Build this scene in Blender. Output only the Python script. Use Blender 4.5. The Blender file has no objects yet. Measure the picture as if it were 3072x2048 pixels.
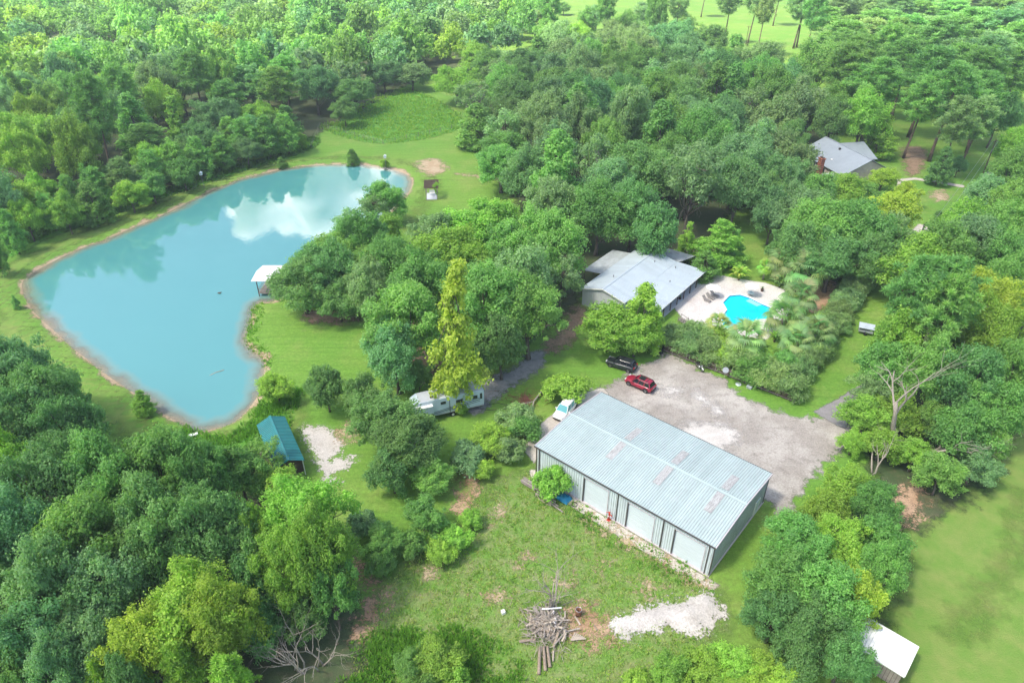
import bpy, bmesh, math, random
import numpy as np
from mathutils import Vector, Matrix
R = math.radians
sc = bpy.context.scene
C = sc.collection

# ------------------------------------------------------------------ camera, sky, sun, exposure
cam = bpy.data.cameras.new('camera')
cam.sensor_width = 36.0
cam.lens = 24.0
cam.clip_start = 0.5
cam.clip_end = 9000
cam_o = bpy.data.objects.new('camera', cam)
C.objects.link(cam_o)
cam_o.location = (0, 0, 61)
cam_o.rotation_euler = (R(90 - 33), 0, 0)
sc.camera = cam_o

SUN_AZ = (-0.90, -0.42)          # horizontal direction towards the sun
SUN_EL = 58.0
w = bpy.data.worlds.new('World')
sc.world = w
w.use_nodes = True
wn = w.node_tree
for n in list(wn.nodes):
    wn.nodes.remove(n)
sky = wn.nodes.new('ShaderNodeTexSky')
sky.sky_type = 'NISHITA'
sky.sun_disc = False
sky.sun_elevation = R(SUN_EL)
sky.sun_rotation = math.atan2(SUN_AZ[0], SUN_AZ[1])
sky.air_density = 1.0
sky.dust_density = 3.5
sky.ozone_density = 1.0
bg = wn.nodes.new('ShaderNodeBackground')
bg.inputs['Strength'].default_value = 0.145
out = wn.nodes.new('ShaderNodeOutputWorld')
wn.links.new(sky.outputs[0], bg.inputs[0])
wn.links.new(bg.outputs[0], out.inputs[0])

sun = bpy.data.lights.new('sun', 'SUN')
sun.energy = 4.0
sun.angle = R(7.0)
sun.color = (1.0, 0.93, 0.80)
sun_o = bpy.data.objects.new('sun', sun)
C.objects.link(sun_o)
sd = Vector((SUN_AZ[0], SUN_AZ[1], 0)).normalized() * math.cos(R(SUN_EL)) + Vector((0, 0, math.sin(R(SUN_EL))))
sun_o.rotation_euler = sd.to_track_quat('Z', 'Y').to_euler()

sc.view_settings.view_transform = 'Standard'
sc.view_settings.look = 'None'
sc.view_settings.exposure = 1.2
sc.view_settings.gamma = 1.0
cy = sc.cycles
cy.max_bounces = 6
cy.diffuse_bounces = 4
cy.glossy_bounces = 3
cy.transmission_bounces = 4
cy.transparent_max_bounces = 16
cy.sample_clamp_indirect = 6
cy.use_denoising = True
cy.caustics_reflective = False
cy.caustics_refractive = False

# ------------------------------------------------------------------ helpers
class MB:
    """collects shapes, builds one mesh object"""
    def __init__(s):
        s.v = []; s.f = []
    def add(s, vs, fs):
        o = len(s.v)
        s.v += [tuple(p) for p in vs]
        s.f += [tuple(i + o for i in f) for f in fs]
        return s
    def box(s, c, d, rz=0.0, M=None):
        x, y, z = (k / 2 for k in d)
        P = [Vector((a * x, b * y, e * z)) for a in (-1, 1) for b in (-1, 1) for e in (-1, 1)]
        m = M if M is not None else Matrix.Rotation(rz, 3, 'Z')
        P = [m @ p + Vector(c) for p in P]
        return s.add(P, [(0, 1, 3, 2), (4, 6, 7, 5), (0, 4, 5, 1), (2, 3, 7, 6), (0, 2, 6, 4), (1, 5, 7, 3)])
    def bar(s, a, b, wx, wz=None):
        """rectangular bar from a to b"""
        a = Vector(a); b = Vector(b); wz = wz or wx
        d = b - a
        q = d.to_track_quat('X', 'Z').to_matrix()
        return s.box((a + b) / 2, (d.length, wx, wz), M=q)
    def tube(s, pts, rad, n=6, cap=True):
        pts = [Vector(p) for p in pts]
        if not hasattr(rad, '__len__'):
            rad = [rad] * len(pts)
        rings = []
        for i, p in enumerate(pts):
            d = (pts[min(i + 1, len(pts) - 1)] - pts[max(i - 1, 0)]).normalized()
            u = d.cross(Vector((0.31, 0.95, 0.05)))
            if u.length < 1e-3:
                u = d.cross(Vector((1, 0, 0)))
            u.normalize(); v = d.cross(u)
            rings.append([p + (u * math.cos(k * 2 * math.pi / n) + v * math.sin(k * 2 * math.pi / n)) * rad[i] for k in range(n)])
        V = [q for r in rings for q in r]; F = []
        for i in range(len(pts) - 1):
            for k in range(n):
                F.append((i * n + k, i * n + (k + 1) % n, (i + 1) * n + (k + 1) % n, (i + 1) * n + k))
        if cap:
            F.append(tuple(range(n - 1, -1, -1)))
            F.append(tuple((len(pts) - 1) * n + k for k in range(n)))
        return s.add(V, F)
    def lathe(s, prof, n=20, c=(0, 0, 0), axis='Z'):
        V = []; F = []
        for r, z in prof:
            for k in range(n):
                a = 2 * math.pi * k / n
                p = (r * math.cos(a), r * math.sin(a), z)
                if axis == 'Y':
                    p = (p[0], p[2], p[1])
                elif axis == 'X':
                    p = (p[2], p[0], p[1])
                V.append((p[0] + c[0], p[1] + c[1], p[2] + c[2]))
        for i in range(len(prof) - 1):
            for k in range(n):
                F.append((i * n + k, i * n + (k + 1) % n, (i + 1) * n + (k + 1) % n, (i + 1) * n + k))
        return s.add(V, F)
    def prism(s, poly, z0, z1):
        n = len(poly)
        V = [(x, y, z0) for x, y in poly] + [(x, y, z1) for x, y in poly]
        F = [tuple(range(n - 1, -1, -1)), tuple(range(n, 2 * n))]
        F += [(i, (i + 1) % n, n + (i + 1) % n, n + i) for i in range(n)]
        return s.add(V, F)
    def extr(s, poly, off):
        """closed polygon of 3d points extruded along off"""
        n = len(poly); off = Vector(off)
        V = [Vector(p) for p in poly] + [Vector(p) + off for p in poly]
        F = [tuple(range(n - 1, -1, -1)), tuple(range(n, 2 * n))]
        F += [(i, (i + 1) % n, n + (i + 1) % n, n + i) for i in range(n)]
        return s.add(V, F)
    def mesh(s, name, mat, smooth=False):
        me = bpy.data.meshes.new(name)
        me.from_pydata(s.v, [], s.f)
        bm = bmesh.new(); bm.from_mesh(me)
        bmesh.ops.recalc_face_normals(bm, faces=bm.faces)
        bm.to_mesh(me); bm.free()
        if mat:
            me.materials.append(M[mat])
        if smooth:
            me.polygons.foreach_set('use_smooth', [True] * len(me.polygons))
        return me
    def build(s, name, mat, parent=None, smooth=False, bevel=0.0):
        o = bpy.data.objects.new(name, s.mesh(name, mat, smooth))
        C.objects.link(o)
        o.parent = parent
        if bevel:
            b = o.modifiers.new('bevel', 'BEVEL'); b.width = bevel; b.segments = 2
        return o

def tag(o, label=None, cat=None, group=None, kind=None):
    if label: o['label'] = label
    if cat: o['category'] = cat
    if group: o['group'] = group
    if kind: o['kind'] = kind
    return o
def thing(name, label, cat, loc=(0, 0, 0), rz=0.0, group=None):
    o = bpy.data.objects.new(name, None)
    o.empty_display_size = 0.3
    C.objects.link(o)
    o.location = loc if len(loc) == 3 else (loc[0], loc[1], 0)
    o.rotation_euler = (0, 0, rz)
    return tag(o, label, cat, group)
def child(me, name, parent, loc=(0, 0, 0), rot=(0, 0, 0), scale=(1, 1, 1)):
    o = bpy.data.objects.new(name, me)
    C.objects.link(o); o.parent = parent
    o.location = loc; o.rotation_euler = rot; o.scale = scale
    return o
def arrays_mesh(name, V, nper, mat=None, face_attr=None, color=None):
    """V: (N, nper, 3) loose faces"""
    N = V.shape[0]
    me = bpy.data.meshes.new(name)
    me.vertices.add(N * nper)
    me.vertices.foreach_set('co', np.ascontiguousarray(V, np.float32).ravel())
    me.loops.add(N * nper)
    me.loops.foreach_set('vertex_index', np.arange(N * nper, dtype=np.int32))
    me.polygons.add(N)
    me.polygons.foreach_set('loop_start', np.arange(0, N * nper, nper, dtype=np.int32))
    me.update(calc_edges=True)
    if face_attr is not None:
        a = me.attributes.new('tint', 'FLOAT', 'FACE')
        a.data.foreach_set('value', np.ascontiguousarray(face_attr, np.float32))
    if color is not None:
        a = me.attributes.new('col', 'FLOAT_COLOR', 'FACE')
        a.data.foreach_set('color', np.ascontiguousarray(color, np.float32).ravel())
    if mat: me.materials.append(M[mat])
    return me

# ------------------------------------------------------------------ materials
M = {}
class NT:
    def __init__(s, name):
        m = bpy.data.materials.new(name); m.use_nodes = True
        s.m = m; s.t = m.node_tree
        for n in list(s.t.nodes): s.t.nodes.remove(n)
        s.out = s.t.nodes.new('ShaderNodeOutputMaterial')
        M[name] = m
    def n(s, typ, ins=None, **p):
        nd = s.t.nodes.new('ShaderNode' + typ)
        for k, v in p.items(): setattr(nd, k, v)
        for k, v in (ins or {}).items():
            if isinstance(v, bpy.types.NodeSocket): s.t.links.new(v, nd.inputs[k])
            else: nd.inputs[k].default_value = v
        return nd
    def math(s, op, a, b=0.0, clamp=False):
        return s.n('Math', {0: a, 1: b}, operation=op, use_clamp=clamp).outputs[0]
    def pos(s): return s.n('NewGeometry').outputs['Position']
    def obj(s): return s.n('TexCoord').outputs['Object']
    def noise(s, co, scale, detail=3, rough=0.55):
        return s.n('TexNoise', {'Vector': co, 'Scale': scale, 'Detail': detail, 'Roughness': rough}).outputs[0]
    def rng(s, v, a, b, c=0.0, d=1.0):
        return s.n('MapRange', {0: v, 1: a, 2: b, 3: c, 4: d}).outputs[0]
    def mix(s, f, a, b, mode='MIX'):
        nd = s.n('Mix', data_type='RGBA', blend_type=mode)
        for k, v in ((0, f), (6, a), (7, b)):
            if isinstance(v, bpy.types.NodeSocket): s.t.links.new(v, nd.inputs[k])
            else: nd.inputs[k].default_value = v if k == 0 else (*v[:3], 1)
        return nd.outputs[2]
    def attr(s, name): return s.n('Attribute', attribute_name=name)
    def bump(s, h, strength, dist):
        return s.n('Bump', {'Height': h, 'Strength': strength, 'Distance': dist}).outputs[0]
    def pbr(s, col, rough=0.6, metal=0.0, spec=0.5, normal=None, **k):
        ins = {'Base Color': col if isinstance(col, bpy.types.NodeSocket) else (*col[:3], 1), 'Roughness': rough, 'Metallic': metal, 'Specular IOR Level': spec}
        if normal is not None: ins['Normal'] = normal
        ins.update(k)
        return s.n('BsdfPrincipled', ins).outputs[0]
    def done(s, sh):
        s.t.links.new(sh, s.out.inputs[0]); return s.m

def simple(name, col, rough=0.6, metal=0.0, spec=0.4, var=0.12, scale=1.5, dirt=None, **k):
    t = NT(name); co = t.obj()
    a = t.noise(co, scale, 5, .6)
    c = t.mix(1.0, col, t.n('CombineColor', {0: t.rng(a, .25, .75, 1 - var, 1 + var), 1: t.rng(a, .25, .75, 1 - var, 1 + var), 2: t.rng(a, .25, .75, 1 - var, 1 + var)}).outputs[0], 'MULTIPLY')
    if name in ('roof_metal', 'pool_roof', 'wall_metal', 'old_roof', 'grey_wood', 'brown_wood', 'green_roof'):
        ov = t.rng(t.n('ObjectInfo').outputs['Random'], 0, 1, .92, 1.05)
        c = t.mix(1.0, c, t.n('CombineColor', {0: ov, 1: ov, 2: ov}).outputs[0], 'MULTIPLY')
    if dirt:
        d = t.noise(co, scale * 2.7, 6, .65)
        c = t.mix(t.rng(d, .52, .75, 0, dirt[3]), c, dirt[:3])
    return t.done(t.pbr(c, rough, metal, spec, **k))

def grass_colour(t, dry=0.0):
    p = t.pos()
    a = t.noise(p, .022, 3); b = t.noise(p, .11, 4, .6); c2 = t.noise(p, .9, 5, .65); d = t.noise(p, 6.0, 4, .7); e2 = t.noise(p, 2.1, 4, .7)
    col = t.mix(t.rng(a, .38, .62), (.120, .258, .036), (.158, .280, .044))
    col = t.mix(t.rng(b, .48 - dry, .72 - dry, 0, .85), col, (.215, .285, .070))
    col = t.mix(t.rng(c2, .50, .75, 0, .65), col, (.098, .225, .028))
    col = t.mix(t.rng(c2, .24, .42, .45, 0), col, (.230, .262, .100))
    st = t.n('TexNoise', {'Vector': t.n('Mapping', {'Vector': p, 'Rotation': (0, 0, .9), 'Scale': (.10, 1.3, 1)}).outputs[0], 'Scale': 1.0, 'Detail': 3}).outputs[0]
    d = t.math('ADD', t.math('MULTIPLY', d, .65), t.math('MULTIPLY', st, .35))
    v = t.math('MULTIPLY', t.rng(d, .25, .75, .62, 1.36), t.rng(e2, .3, .7, .78, 1.22))
    col = t.mix(1.0, col, t.n('CombineColor', {0: v, 1: v, 2: v}).outputs[0], 'MULTIPLY')
    return col, t.bump(d, .6, .10)
t = NT('lawn'); c_, n_ = grass_colour(t); t.done(t.pbr(c_, .85, 0, .15, n_))

def ragged(name, fn, amp=1.2, scale=.8, soft=.25, rough=.9, speckle=0.0, bias=0.0):
    """ground patch: opaque inside, breaking up into the grass at its edge"""
    t = NT(name); p = t.pos()
    col, nrm = fn(t, p)
    e = t.attr('edge').outputs['Fac']
    nz = t.math('MULTIPLY', t.math('SUBTRACT', t.noise(p, scale, 6, .68), .5), 2 * amp * 2)
    v = t.math('ADD', t.math('ADD', e, nz), bias)
    if speckle:
        nz2 = t.math('MULTIPLY', t.math('SUBTRACT', t.noise(p, 3.5, 4, .7), .5), speckle * 4)
        v = t.math('ADD', v, nz2)
    f = t.rng(v, -soft, soft)
    sh = t.pbr(col, rough, 0, .2, nrm)
    mx = t.n('MixShader', {0: f, 1: t.n('BsdfTransparent').outputs[0], 2: sh}).outputs[0]
    return t.done(mx)
def two(c1, c2, c3, s1, s2, fine=9, bump=.03):
    def fn(t, p):
        a = t.noise(p, s1, 4); b = t.noise(p, s2, 5, .65); f = t.noise(p, fine, 3, .8)
        col = t.mix(t.rng(a, .42, .62), c1, c2)
        col = t.mix(t.rng(b, .5, .72, 0, .8), col, c3)
        v = t.rng(f, .3, .7, .72, 1.25)
        col = t.mix(1.0, col, t.n('CombineColor', {0: v, 1: v, 2: v}).outputs[0], 'MULTIPLY')
        return col, t.bump(f, .5, bump)
    return fn
ragged('gravel', two((.315, .285, .255), (.43, .40, .365), (.215, .192, .17), .16, .8, 4.5, .05), 1.6, .5, .5, speckle=.35)
ragged('chalk', two((.58, .55, .52), (.50, .47, .44), (.64, .61, .58), .2, .9, 6), 1.4, .55, .9, speckle=.6)
ragged('white_sand', two((.47, .44, .41), (.55, .52, .49), (.36, .32, .28), .3, 1.2, 5, .10), 1.3, .8, .25, speckle=1.0)
ragged('dirt', two((.36, .22, .135), (.44, .30, .20), (.27, .20, .12), .3, 1.1, 6), 2.2, .6, .8, speckle=1.6, bias=-.3)
ragged('pale_dirt', two((.42, .33, .22), (.36, .26, .16), (.50, .42, .30), .3, 1.4, 6), 2.6, .5, .8, speckle=2.2, bias=-.9)
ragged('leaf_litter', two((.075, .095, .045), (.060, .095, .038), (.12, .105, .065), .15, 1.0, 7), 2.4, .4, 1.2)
ragged('straw', two((.27, .185, .125), (.20, .135, .09), (.36, .29, .21), .5, 1.6, 9), 2.2, .6, .8, speckle=1.4, bias=-.3)
ragged('crushed_stone', two((.235, .235, .235), (.30, .295, .29), (.12, .125, .11), .4, 1.1, 9, .05), 1.1, .8, .5, speckle=.5)
ragged('concrete', two((.47, .425, .375), (.54, .50, .455), (.36, .30, .25), .25, 1.0, 5, .01), .12, 1.5, .12)
ragged('asphalt', two((.235, .225, .23), (.28, .265, .265), (.19, .18, .18), .2, .9, 8, .02), .25, 1.2, .15)
ragged('deck', two((.56, .53, .505), (.61, .585, .56), (.48, .41, .375), .12, .35, 5, .005), .18, 1.4, .2, rough=.7)
ragged('bank_sand', two((.42, .32, .215), (.36, .26, .165), (.48, .40, .30), .25, 1.0, 6), 1.5, .16, .35, speckle=.7)
def weedcol(t, p): return grass_colour(t, .02)
ragged('rough_grass', lambda t, p: (t.mix(t.rng(t.noise(p, .5, 5, .7), .4, .66), (.150, .282, .050), (.250, .285, .115)), t.bump(t.noise(p, 5, 4, .8), .8, .2)), 2.0, .3, 1.5)
ragged('lush_grass', lambda t, p: (t.mix(t.rng(t.noise(p, .6, 5, .7), .4, .66), (.085, .245, .030), (.130, .295, .036)), t.bump(t.noise(p, 5, 4, .8), .8, .2)), 1.2, .4, .6)
ragged('dry_grass', lambda t, p: (t.mix(t.rng(t.noise(p, .35, 5, .7), .4, .66), (.150, .272, .046), (.225, .290, .074)), t.bump(t.noise(p, 5, 4, .8), .8, .15)), 2.2, .25, 1.8)

# leaves: the colour of each crown is its object colour; 'tint' varies clump by clump and leaf by leaf
def leafmat(name, trans=.5, rough=.5, spec=.3, attr=False):
    t = NT(name)
    base = t.attr('col').outputs['Color'] if attr else t.n('ObjectInfo').outputs['Color']
    ti = t.attr('tint').outputs['Fac']
    v = t.rng(ti, 0, 1, .72, 1.30)
    col = t.mix(1.0, base, t.n('CombineColor', {0: t.rng(ti, 0, 1, .66, 1.42), 1: v, 2: t.rng(ti, 0, 1, .80, 1.12)}).outputs[0], 'MULTIPLY')
    tr = t.n('BsdfTranslucent', {'Color': t.mix(1.0, col, (1.15, 1.2, .7), 'MULTIPLY')}).outputs[0]
    t.done(t.n('MixShader', {0: trans, 1: t.pbr(col, rough, 0, spec), 2: tr}).outputs[0])
leafmat('leaf'); leafmat('leaf_col', attr=True); leafmat('needle', .4, .6, .2); leafmat('blade', .45, .5, .3)
t = NT('bark'); co = t.obj()
b_ = t.n('TexNoise', {'Vector': t.n('Mapping', {'Vector': co, 'Scale': (6, 6, 1.2)}).outputs[0], 'Scale': 1.5, 'Detail': 6}).outputs[0]
t.done(t.pbr(t.mix(t.rng(b_, .3, .7), (.075, .058, .045), (.21, .185, .155)), .9, 0, .1, t.bump(b_, .6, .05)))
t = NT('dead_wood'); co = t.obj()
b_ = t.n('TexNoise', {'Vector': t.n('Mapping', {'Vector': co, 'Scale': (6, 6, 1.5)}).outputs[0], 'Scale': 2, 'Detail': 6}).outputs[0]
t.done(t.pbr(t.mix(t.rng(b_, .3, .7), (.235, .195, .16), (.46, .415, .365)), .9, 0, .1))
t = NT('pine_bark'); co = t.obj()
b_ = t.n('TexNoise', {'Vector': t.n('Mapping', {'Vector': co, 'Scale': (6, 6, 2)}).outputs[0], 'Scale': 1.5, 'Detail': 6}).outputs[0]
t.done(t.pbr(t.mix(t.rng(b_, .3, .7), (.085, .062, .05), (.22, .165, .13)), .9, 0, .1))

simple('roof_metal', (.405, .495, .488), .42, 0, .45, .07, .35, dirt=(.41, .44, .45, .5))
simple('rib_side', (.35, .395, .40), .7, 0, .2, .25, 1.2)  # tone for the slanted rib sides, darker than the warehouse sheets
simple('green_rib_side', (.012, .11, .12), .6)  # darker teal for the slanted rib sides of the green roof
simple('wall_metal', (.56, .64, .665), .45, 0, .4, .06, .5, dirt=(.42, .43, .44, .4))
simple('door_white', (.58, .655, .69), .45, 0, .4, .04, .6)
simple('dark_trim', (.075, .068, .065), .5)
simple('rust_trim', (.52, .47, .49), .6, 0, .3, .15, 1.2, dirt=(.42, .30, .27, .6))
t = NT('fibreglass'); co = t.obj()
f_ = t.n('TexNoise', {'Vector': t.n('Mapping', {'Vector': co, 'Scale': (9, 1.2, 1)}).outputs[0], 'Scale': 1.3, 'Detail': 6, 'Roughness': .75}).outputs[0]
t.done(t.pbr(t.mix(t.rng(f_, .42, .66), (.47, .48, .48), (.20, .185, .18)), .7, 0, .2))
simple('grey_roof', (.27, .31, .345), .5, 0, .4, .08, .4, dirt=(.21, .23, .25, .4))
simple('pool_roof', (.43, .50, .555), .4, 0, .45, .06, .3, dirt=(.44, .47, .50, .5))
simple('old_roof', (.34, .365, .38), .7, 0, .25, .18, .6, dirt=(.16, .15, .14, .8))
simple('siding', (.52, .545, .575), .6, 0, .3, .05)
simple('green_roof', (.030, .215, .225), .4, 0, .4, .10, .5, dirt=(.09, .20, .19, .45))
simple('white_roof', (.80, .80, .79), .4, 0, .4, .03)
simple('brown_wood', (.105, .075, .058), .85, 0, .15, .25, 2.0)
simple('grey_wood', (.27, .24, .215), .85, 0, .15, .22, 2.0)
simple('pale_wood', (.42, .36, .29), .85, 0, .15, .2, 2.0)
simple('red_brick', (.33, .115, .075), .85, 0, .15, .22, 3.0)
simple('white_paint', (.78, .78, .76), .5, 0, .4, .04)
simple('cream_brick', (.45, .40, .35), .85, 0, .2, .15)
simple('rv_white', (.50, .60, .68), .35, 0, .5, .03)
simple('rv_roof', (.44, .465, .51), .6, 0, .3, .05)
simple('navy', (.035, .05, .09), .4)
simple('black', (.018, .018, .02), .45)
simple('rubber', (.022, .022, .023), .8, 0, .2)
simple('alloy', (.45, .45, .46), .35, .8)
simple('chrome', (.62, .62, .63), .22, .9)
simple('red_lamp', (.35, .01, .012), .2, 0, .6)
simple('clear_lamp', (.6, .62, .64), .15, 0, .7)
simple('plate', (.62, .62, .60), .5)
simple('sling', (.235, .215, .205), .8)
simple('terracotta', (.12, .075, .06), .7)
simple('rust', (.20, .10, .06), .85, 0, .2, .3, 3.0)
simple('red_paint', (.52, .06, .035), .55, 0, .3, .15, 3.0)
simple('blue_tarp', (.02, .23, .42), .5, 0, .3, .2, 2.0)
simple('grey_tarp', (.15, .20, .27), .6, 0, .3, .25, 1.5)
simple('silver_sheet', (.52, .58, .63), .4, .2, .4, .1, 1.0)
simple('bin_black', (.02, .022, .024), .5)
simple('dish_grey', (.30, .33, .35), .5)
simple('skin', (.42, .25, .18), .6)
simple('cloth_dark', (.025, .026, .032), .9)
simple('cloth_grey', (.055, .05, .05), .9)
simple('log_wood', (.27, .215, .165), .9, 0, .1, .3, 2.5, dirt=(.42, .36, .30, .6))
simple('rubble_white', (.62, .58, .55), .85, 0, .2, .15, 3)
simple('red_twig', (.22, .105, .075), .9, 0, .1, .3, 3)
simple('pond_bird', (.09, .075, .06), .8)
simple('cable', (.04, .04, .04), .6)
simple('pool_tile', (.02, .24, .55), .3, 0, .5, .05)
simple('pool_shell', (.25, .72, .80), .5, 0, .4, .04)
for nm, col in (('car_red', (.30, .008, .035)), ('car_black', (.022, .027, .034)), ('car_white', (.78, .78, .77))):
    t = NT(nm)
    t.done(t.pbr(col, .28, 0, .5, **{'Coat Weight': .8, 'Coat Roughness': .06}))
t = NT('glass_dark'); t.done(t.pbr((.015, .019, .026), .07, 0, .6))
t = NT('glass_teal'); t.done(t.pbr((.05, .30, .34), .08, 0, .7))
t = NT('glass_pane'); t.done(t.pbr((.03, .035, .04), .1, 0, .6))

t = NT('pond_water'); p = t.pos()
sh_ = t.attr('shore').outputs['Fac']
nz = t.noise(p, .10, 4, .6)
deep = t.mix(t.rng(t.n('SeparateXYZ', {0: p}).outputs[1], 70, 150), (.092, .302, .305), (.068, .252, .255))
deep = t.mix(t.rng(nz, .35, .7, 0, .5), deep, (.088, .288, .290))
dd = t.math('ADD', sh_, t.math('MULTIPLY', t.math('SUBTRACT', t.noise(p, .22, 5, .6), .5), 3.4))
colw = t.mix(t.rng(dd, .0, 2.8), (.26, .25, .16), deep)
rip = t.noise(t.n('Mapping', {'Vector': p, 'Scale': (1, .55, 1)}).outputs[0], 1.6, 3, .55)
wat = t.pbr(colw, .015, 0, .5, t.bump(rip, .10, .05), **{'IOR': 1.9})
t.done(t.n('MixShader', {0: t.rng(dd, -.3, 1.9, .30, 1.0), 1: t.n('BsdfTransparent').outputs[0], 2: wat}).outputs[0])
t = NT('pool_water'); p = t.pos()
rip = t.noise(p, 2.2, 3, .6)
t.done(t.pbr(t.mix(t.rng(t.noise(p, .35, 3), .35, .65), (.0, .50, .63), (.0, .62, .72)), .03, 0, .5, t.bump(rip, .15, .05), **{'IOR': 1.33}))
t = NT('cloud')
t.done(t.n('MixShader', {0: .60, 1: t.n('MixShader', {0: .72, 1: t.n('BsdfDiffuse', {'Color': (.9, .9, .9, 1)}).outputs[0], 2: t.n('BsdfTranslucent', {'Color': (.95, .95, .95, 1)}).outputs[0]}).outputs[0], 2: t.n('BsdfTransparent').outputs[0]}).outputs[0])
t = NT('white_cloud'); t.done(t.n('BsdfDiffuse', {'Color': (.92, .92, .92, 1)}).outputs[0])

# ------------------------------------------------------------------ terrain
def smooth_poly(P, n=6):
    P = np.array(P, float); N = len(P); out = []
    for i in range(N):
        a, b, c, d = P[i - 1], P[i], P[(i + 1) % N], P[(i + 2) % N]
        for k in range(n):
            s = k / n
            out.append(.5 * ((2 * b) + (c - a) * s + (2 * a - 5 * b + 4 * c - d) * s * s + (3 * b - a - 3 * c + d) * s ** 3))
    return np.array(out)
def signed(P, X, Y):
    """distance to polygon, positive inside"""
    X = np.asarray(X, float).ravel(); Y = np.asarray(Y, float).ravel()
    d = np.full(X.shape, 1e9); ins = np.zeros(X.shape, bool)
    for i in range(len(P)):
        ax, ay = P[i - 1]; bx, by = P[i]
        dx, dy = bx - ax, by - ay
        L = dx * dx + dy * dy + 1e-12
        s = np.clip(((X - ax) * dx + (Y - ay) * dy) / L, 0, 1)
        d = np.minimum(d, (X - ax - s * dx) ** 2 + (Y - ay - s * dy) ** 2)
        if abs(dy) > 1e-12:
            cr = ((ay > Y) != (by > Y)) & (X < dx * (Y - ay) / dy + ax)
            ins ^= cr
    d = np.sqrt(d)
    return np.where(ins, d, -d)

POND = smooth_poly([(-25.7, 170.8), (-25.7, 162.1), (-27.7, 153.5), (-29.7, 141.9), (-32.9, 130.5), (-37.1, 121.5), (-40.4, 114.2), (-43.2, 107.8), (-46.0, 107.2), (-45.0, 100.3), (-44.0, 95.1), (-41.5, 91.6), (-39.2, 89.1), (-37.7, 83.5), (-37.3, 79.7), (-38.5, 74.4), (-41.0, 72.4), (-43.4, 71.9), (-47.2, 74.1), (-51.6, 77.2), (-56.4, 80.8), (-62.4, 85.2), (-67.2, 89.1), (-72.1, 93.1), (-79.2, 99.3), (-84.6, 104.1), (-90.2, 110.4), (-93.5, 115.6), (-93.5, 120.5), (-92.3, 125.0), (-90.8, 129.0), (-87.4, 134.9), (-84.5, 140.7), (-80.9, 148.1), (-77.6, 157.4), (-74.4, 166.0), (-70.0, 172.8), (-64.7, 177.9), (-58.7, 181.8), (-49.7, 183.9), (-41.3, 183.6), (-33.7, 180.7), (-28.4, 176.5)], 5)
POOL = np.array([(39.8, 109.3), (41.9, 109.6), (43.2, 108.5), (44.8, 106.2), (46.4, 104.4), (44.6, 101.1), (42.1, 100.8), (40.8, 99.2), (37.4, 97.4), (35.9, 98.2), (36.3, 101.6), (38.0, 104.2), (37.9, 106.7)])
WATER_Z = -.42
def pond_z(X, Y):
    s = -signed(POND, X, Y)                   # positive outside
    z = np.interp(s, [-6, -2.5, -.6, 0, .5, 1.5, 3.2], [-1.8, -1.1, -.62, -.42, -.26, -.06, 0])
    return z
def ground_z(X, Y):
    X = np.asarray(X, float); sh = X.shape
    X = X.ravel(); Y = np.asarray(Y, float).ravel()
    z = np.zeros(X.shape)
    bx = (X > -125) & (X < 5) & (Y > 50) & (Y < 215)
    if bx.any(): z[bx] = pond_z(X[bx], Y[bx])
    return z.reshape(sh)
def gz(x, y): return float(ground_z(np.array([x]), np.array([y]))[0])

def grid_mesh(name, xs, ys, zf, mat, attr=None, keep=None):
    Xg, Yg = np.meshgrid(xs, ys)
    Z = zf(Xg, Yg)
    nx, ny = len(xs), len(ys)
    V = np.stack([Xg.ravel(), Yg.ravel(), Z.ravel()], 1)
    i = np.arange(nx * ny).reshape(ny, nx)
    F = np.stack([i[:-1, :-1].ravel(), i[:-1, 1:].ravel(), i[1:, 1:].ravel(), i[1:, :-1].ravel()], 1)
    A = attr(Xg, Yg).ravel() if attr else None
    if keep is not None:
        k = keep(A); F = F[k[F].any(1)]
        u, inv = np.unique(F, return_inverse=True)
        V = V[u]; A = A[u]; F = inv.reshape(F.shape)
    me = bpy.data.meshes.new(name)
    me.vertices.add(len(V)); me.vertices.foreach_set('co', V.astype(np.float32).ravel())
    me.loops.add(F.size); me.loops.foreach_set('vertex_index', F.astype(np.int32).ravel())
    me.polygons.add(len(F)); me.polygons.foreach_set('loop_start', np.arange(0, F.size, 4, dtype=np.int32))
    me.update(calc_edges=True)
    me.materials.append(M[mat])
    return me, A
def setting(name, me):
    o = bpy.data.objects.new(name, me); C.objects.link(o); o['kind'] = 'structure'; return o

def axis(lo, f0, f1, hi, step, grow=1.35):
    a = list(np.arange(f0, f1 + .01, step)); s = step; x = f0
    L = []
    while x > lo: s *= grow; x -= s; L.append(x)
    s = step; x = a[-1]; H = []
    while x < hi: s *= grow; x += s; H.append(x)
    return np.array(L[::-1] + a + H)
def ground_hole(X, Y):
    z = ground_z(X, Y)
    ip = signed(POOL, X, Y).reshape(X.shape)
    return np.where(ip > -.9, -1.4, z)
gx = np.unique(np.concatenate([np.clip(axis(-4000, -118, 2, 4000, 1.0), -4000, 4000), np.arange(30, 52, 1.0)]))
gy = np.unique(np.clip(axis(-400, 58, 205, 6000, 1.0), -400, 6000))
me, _ = grid_mesh('ground', gx, gy, ground_hole, 'lawn')
setting('ground', me)

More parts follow.
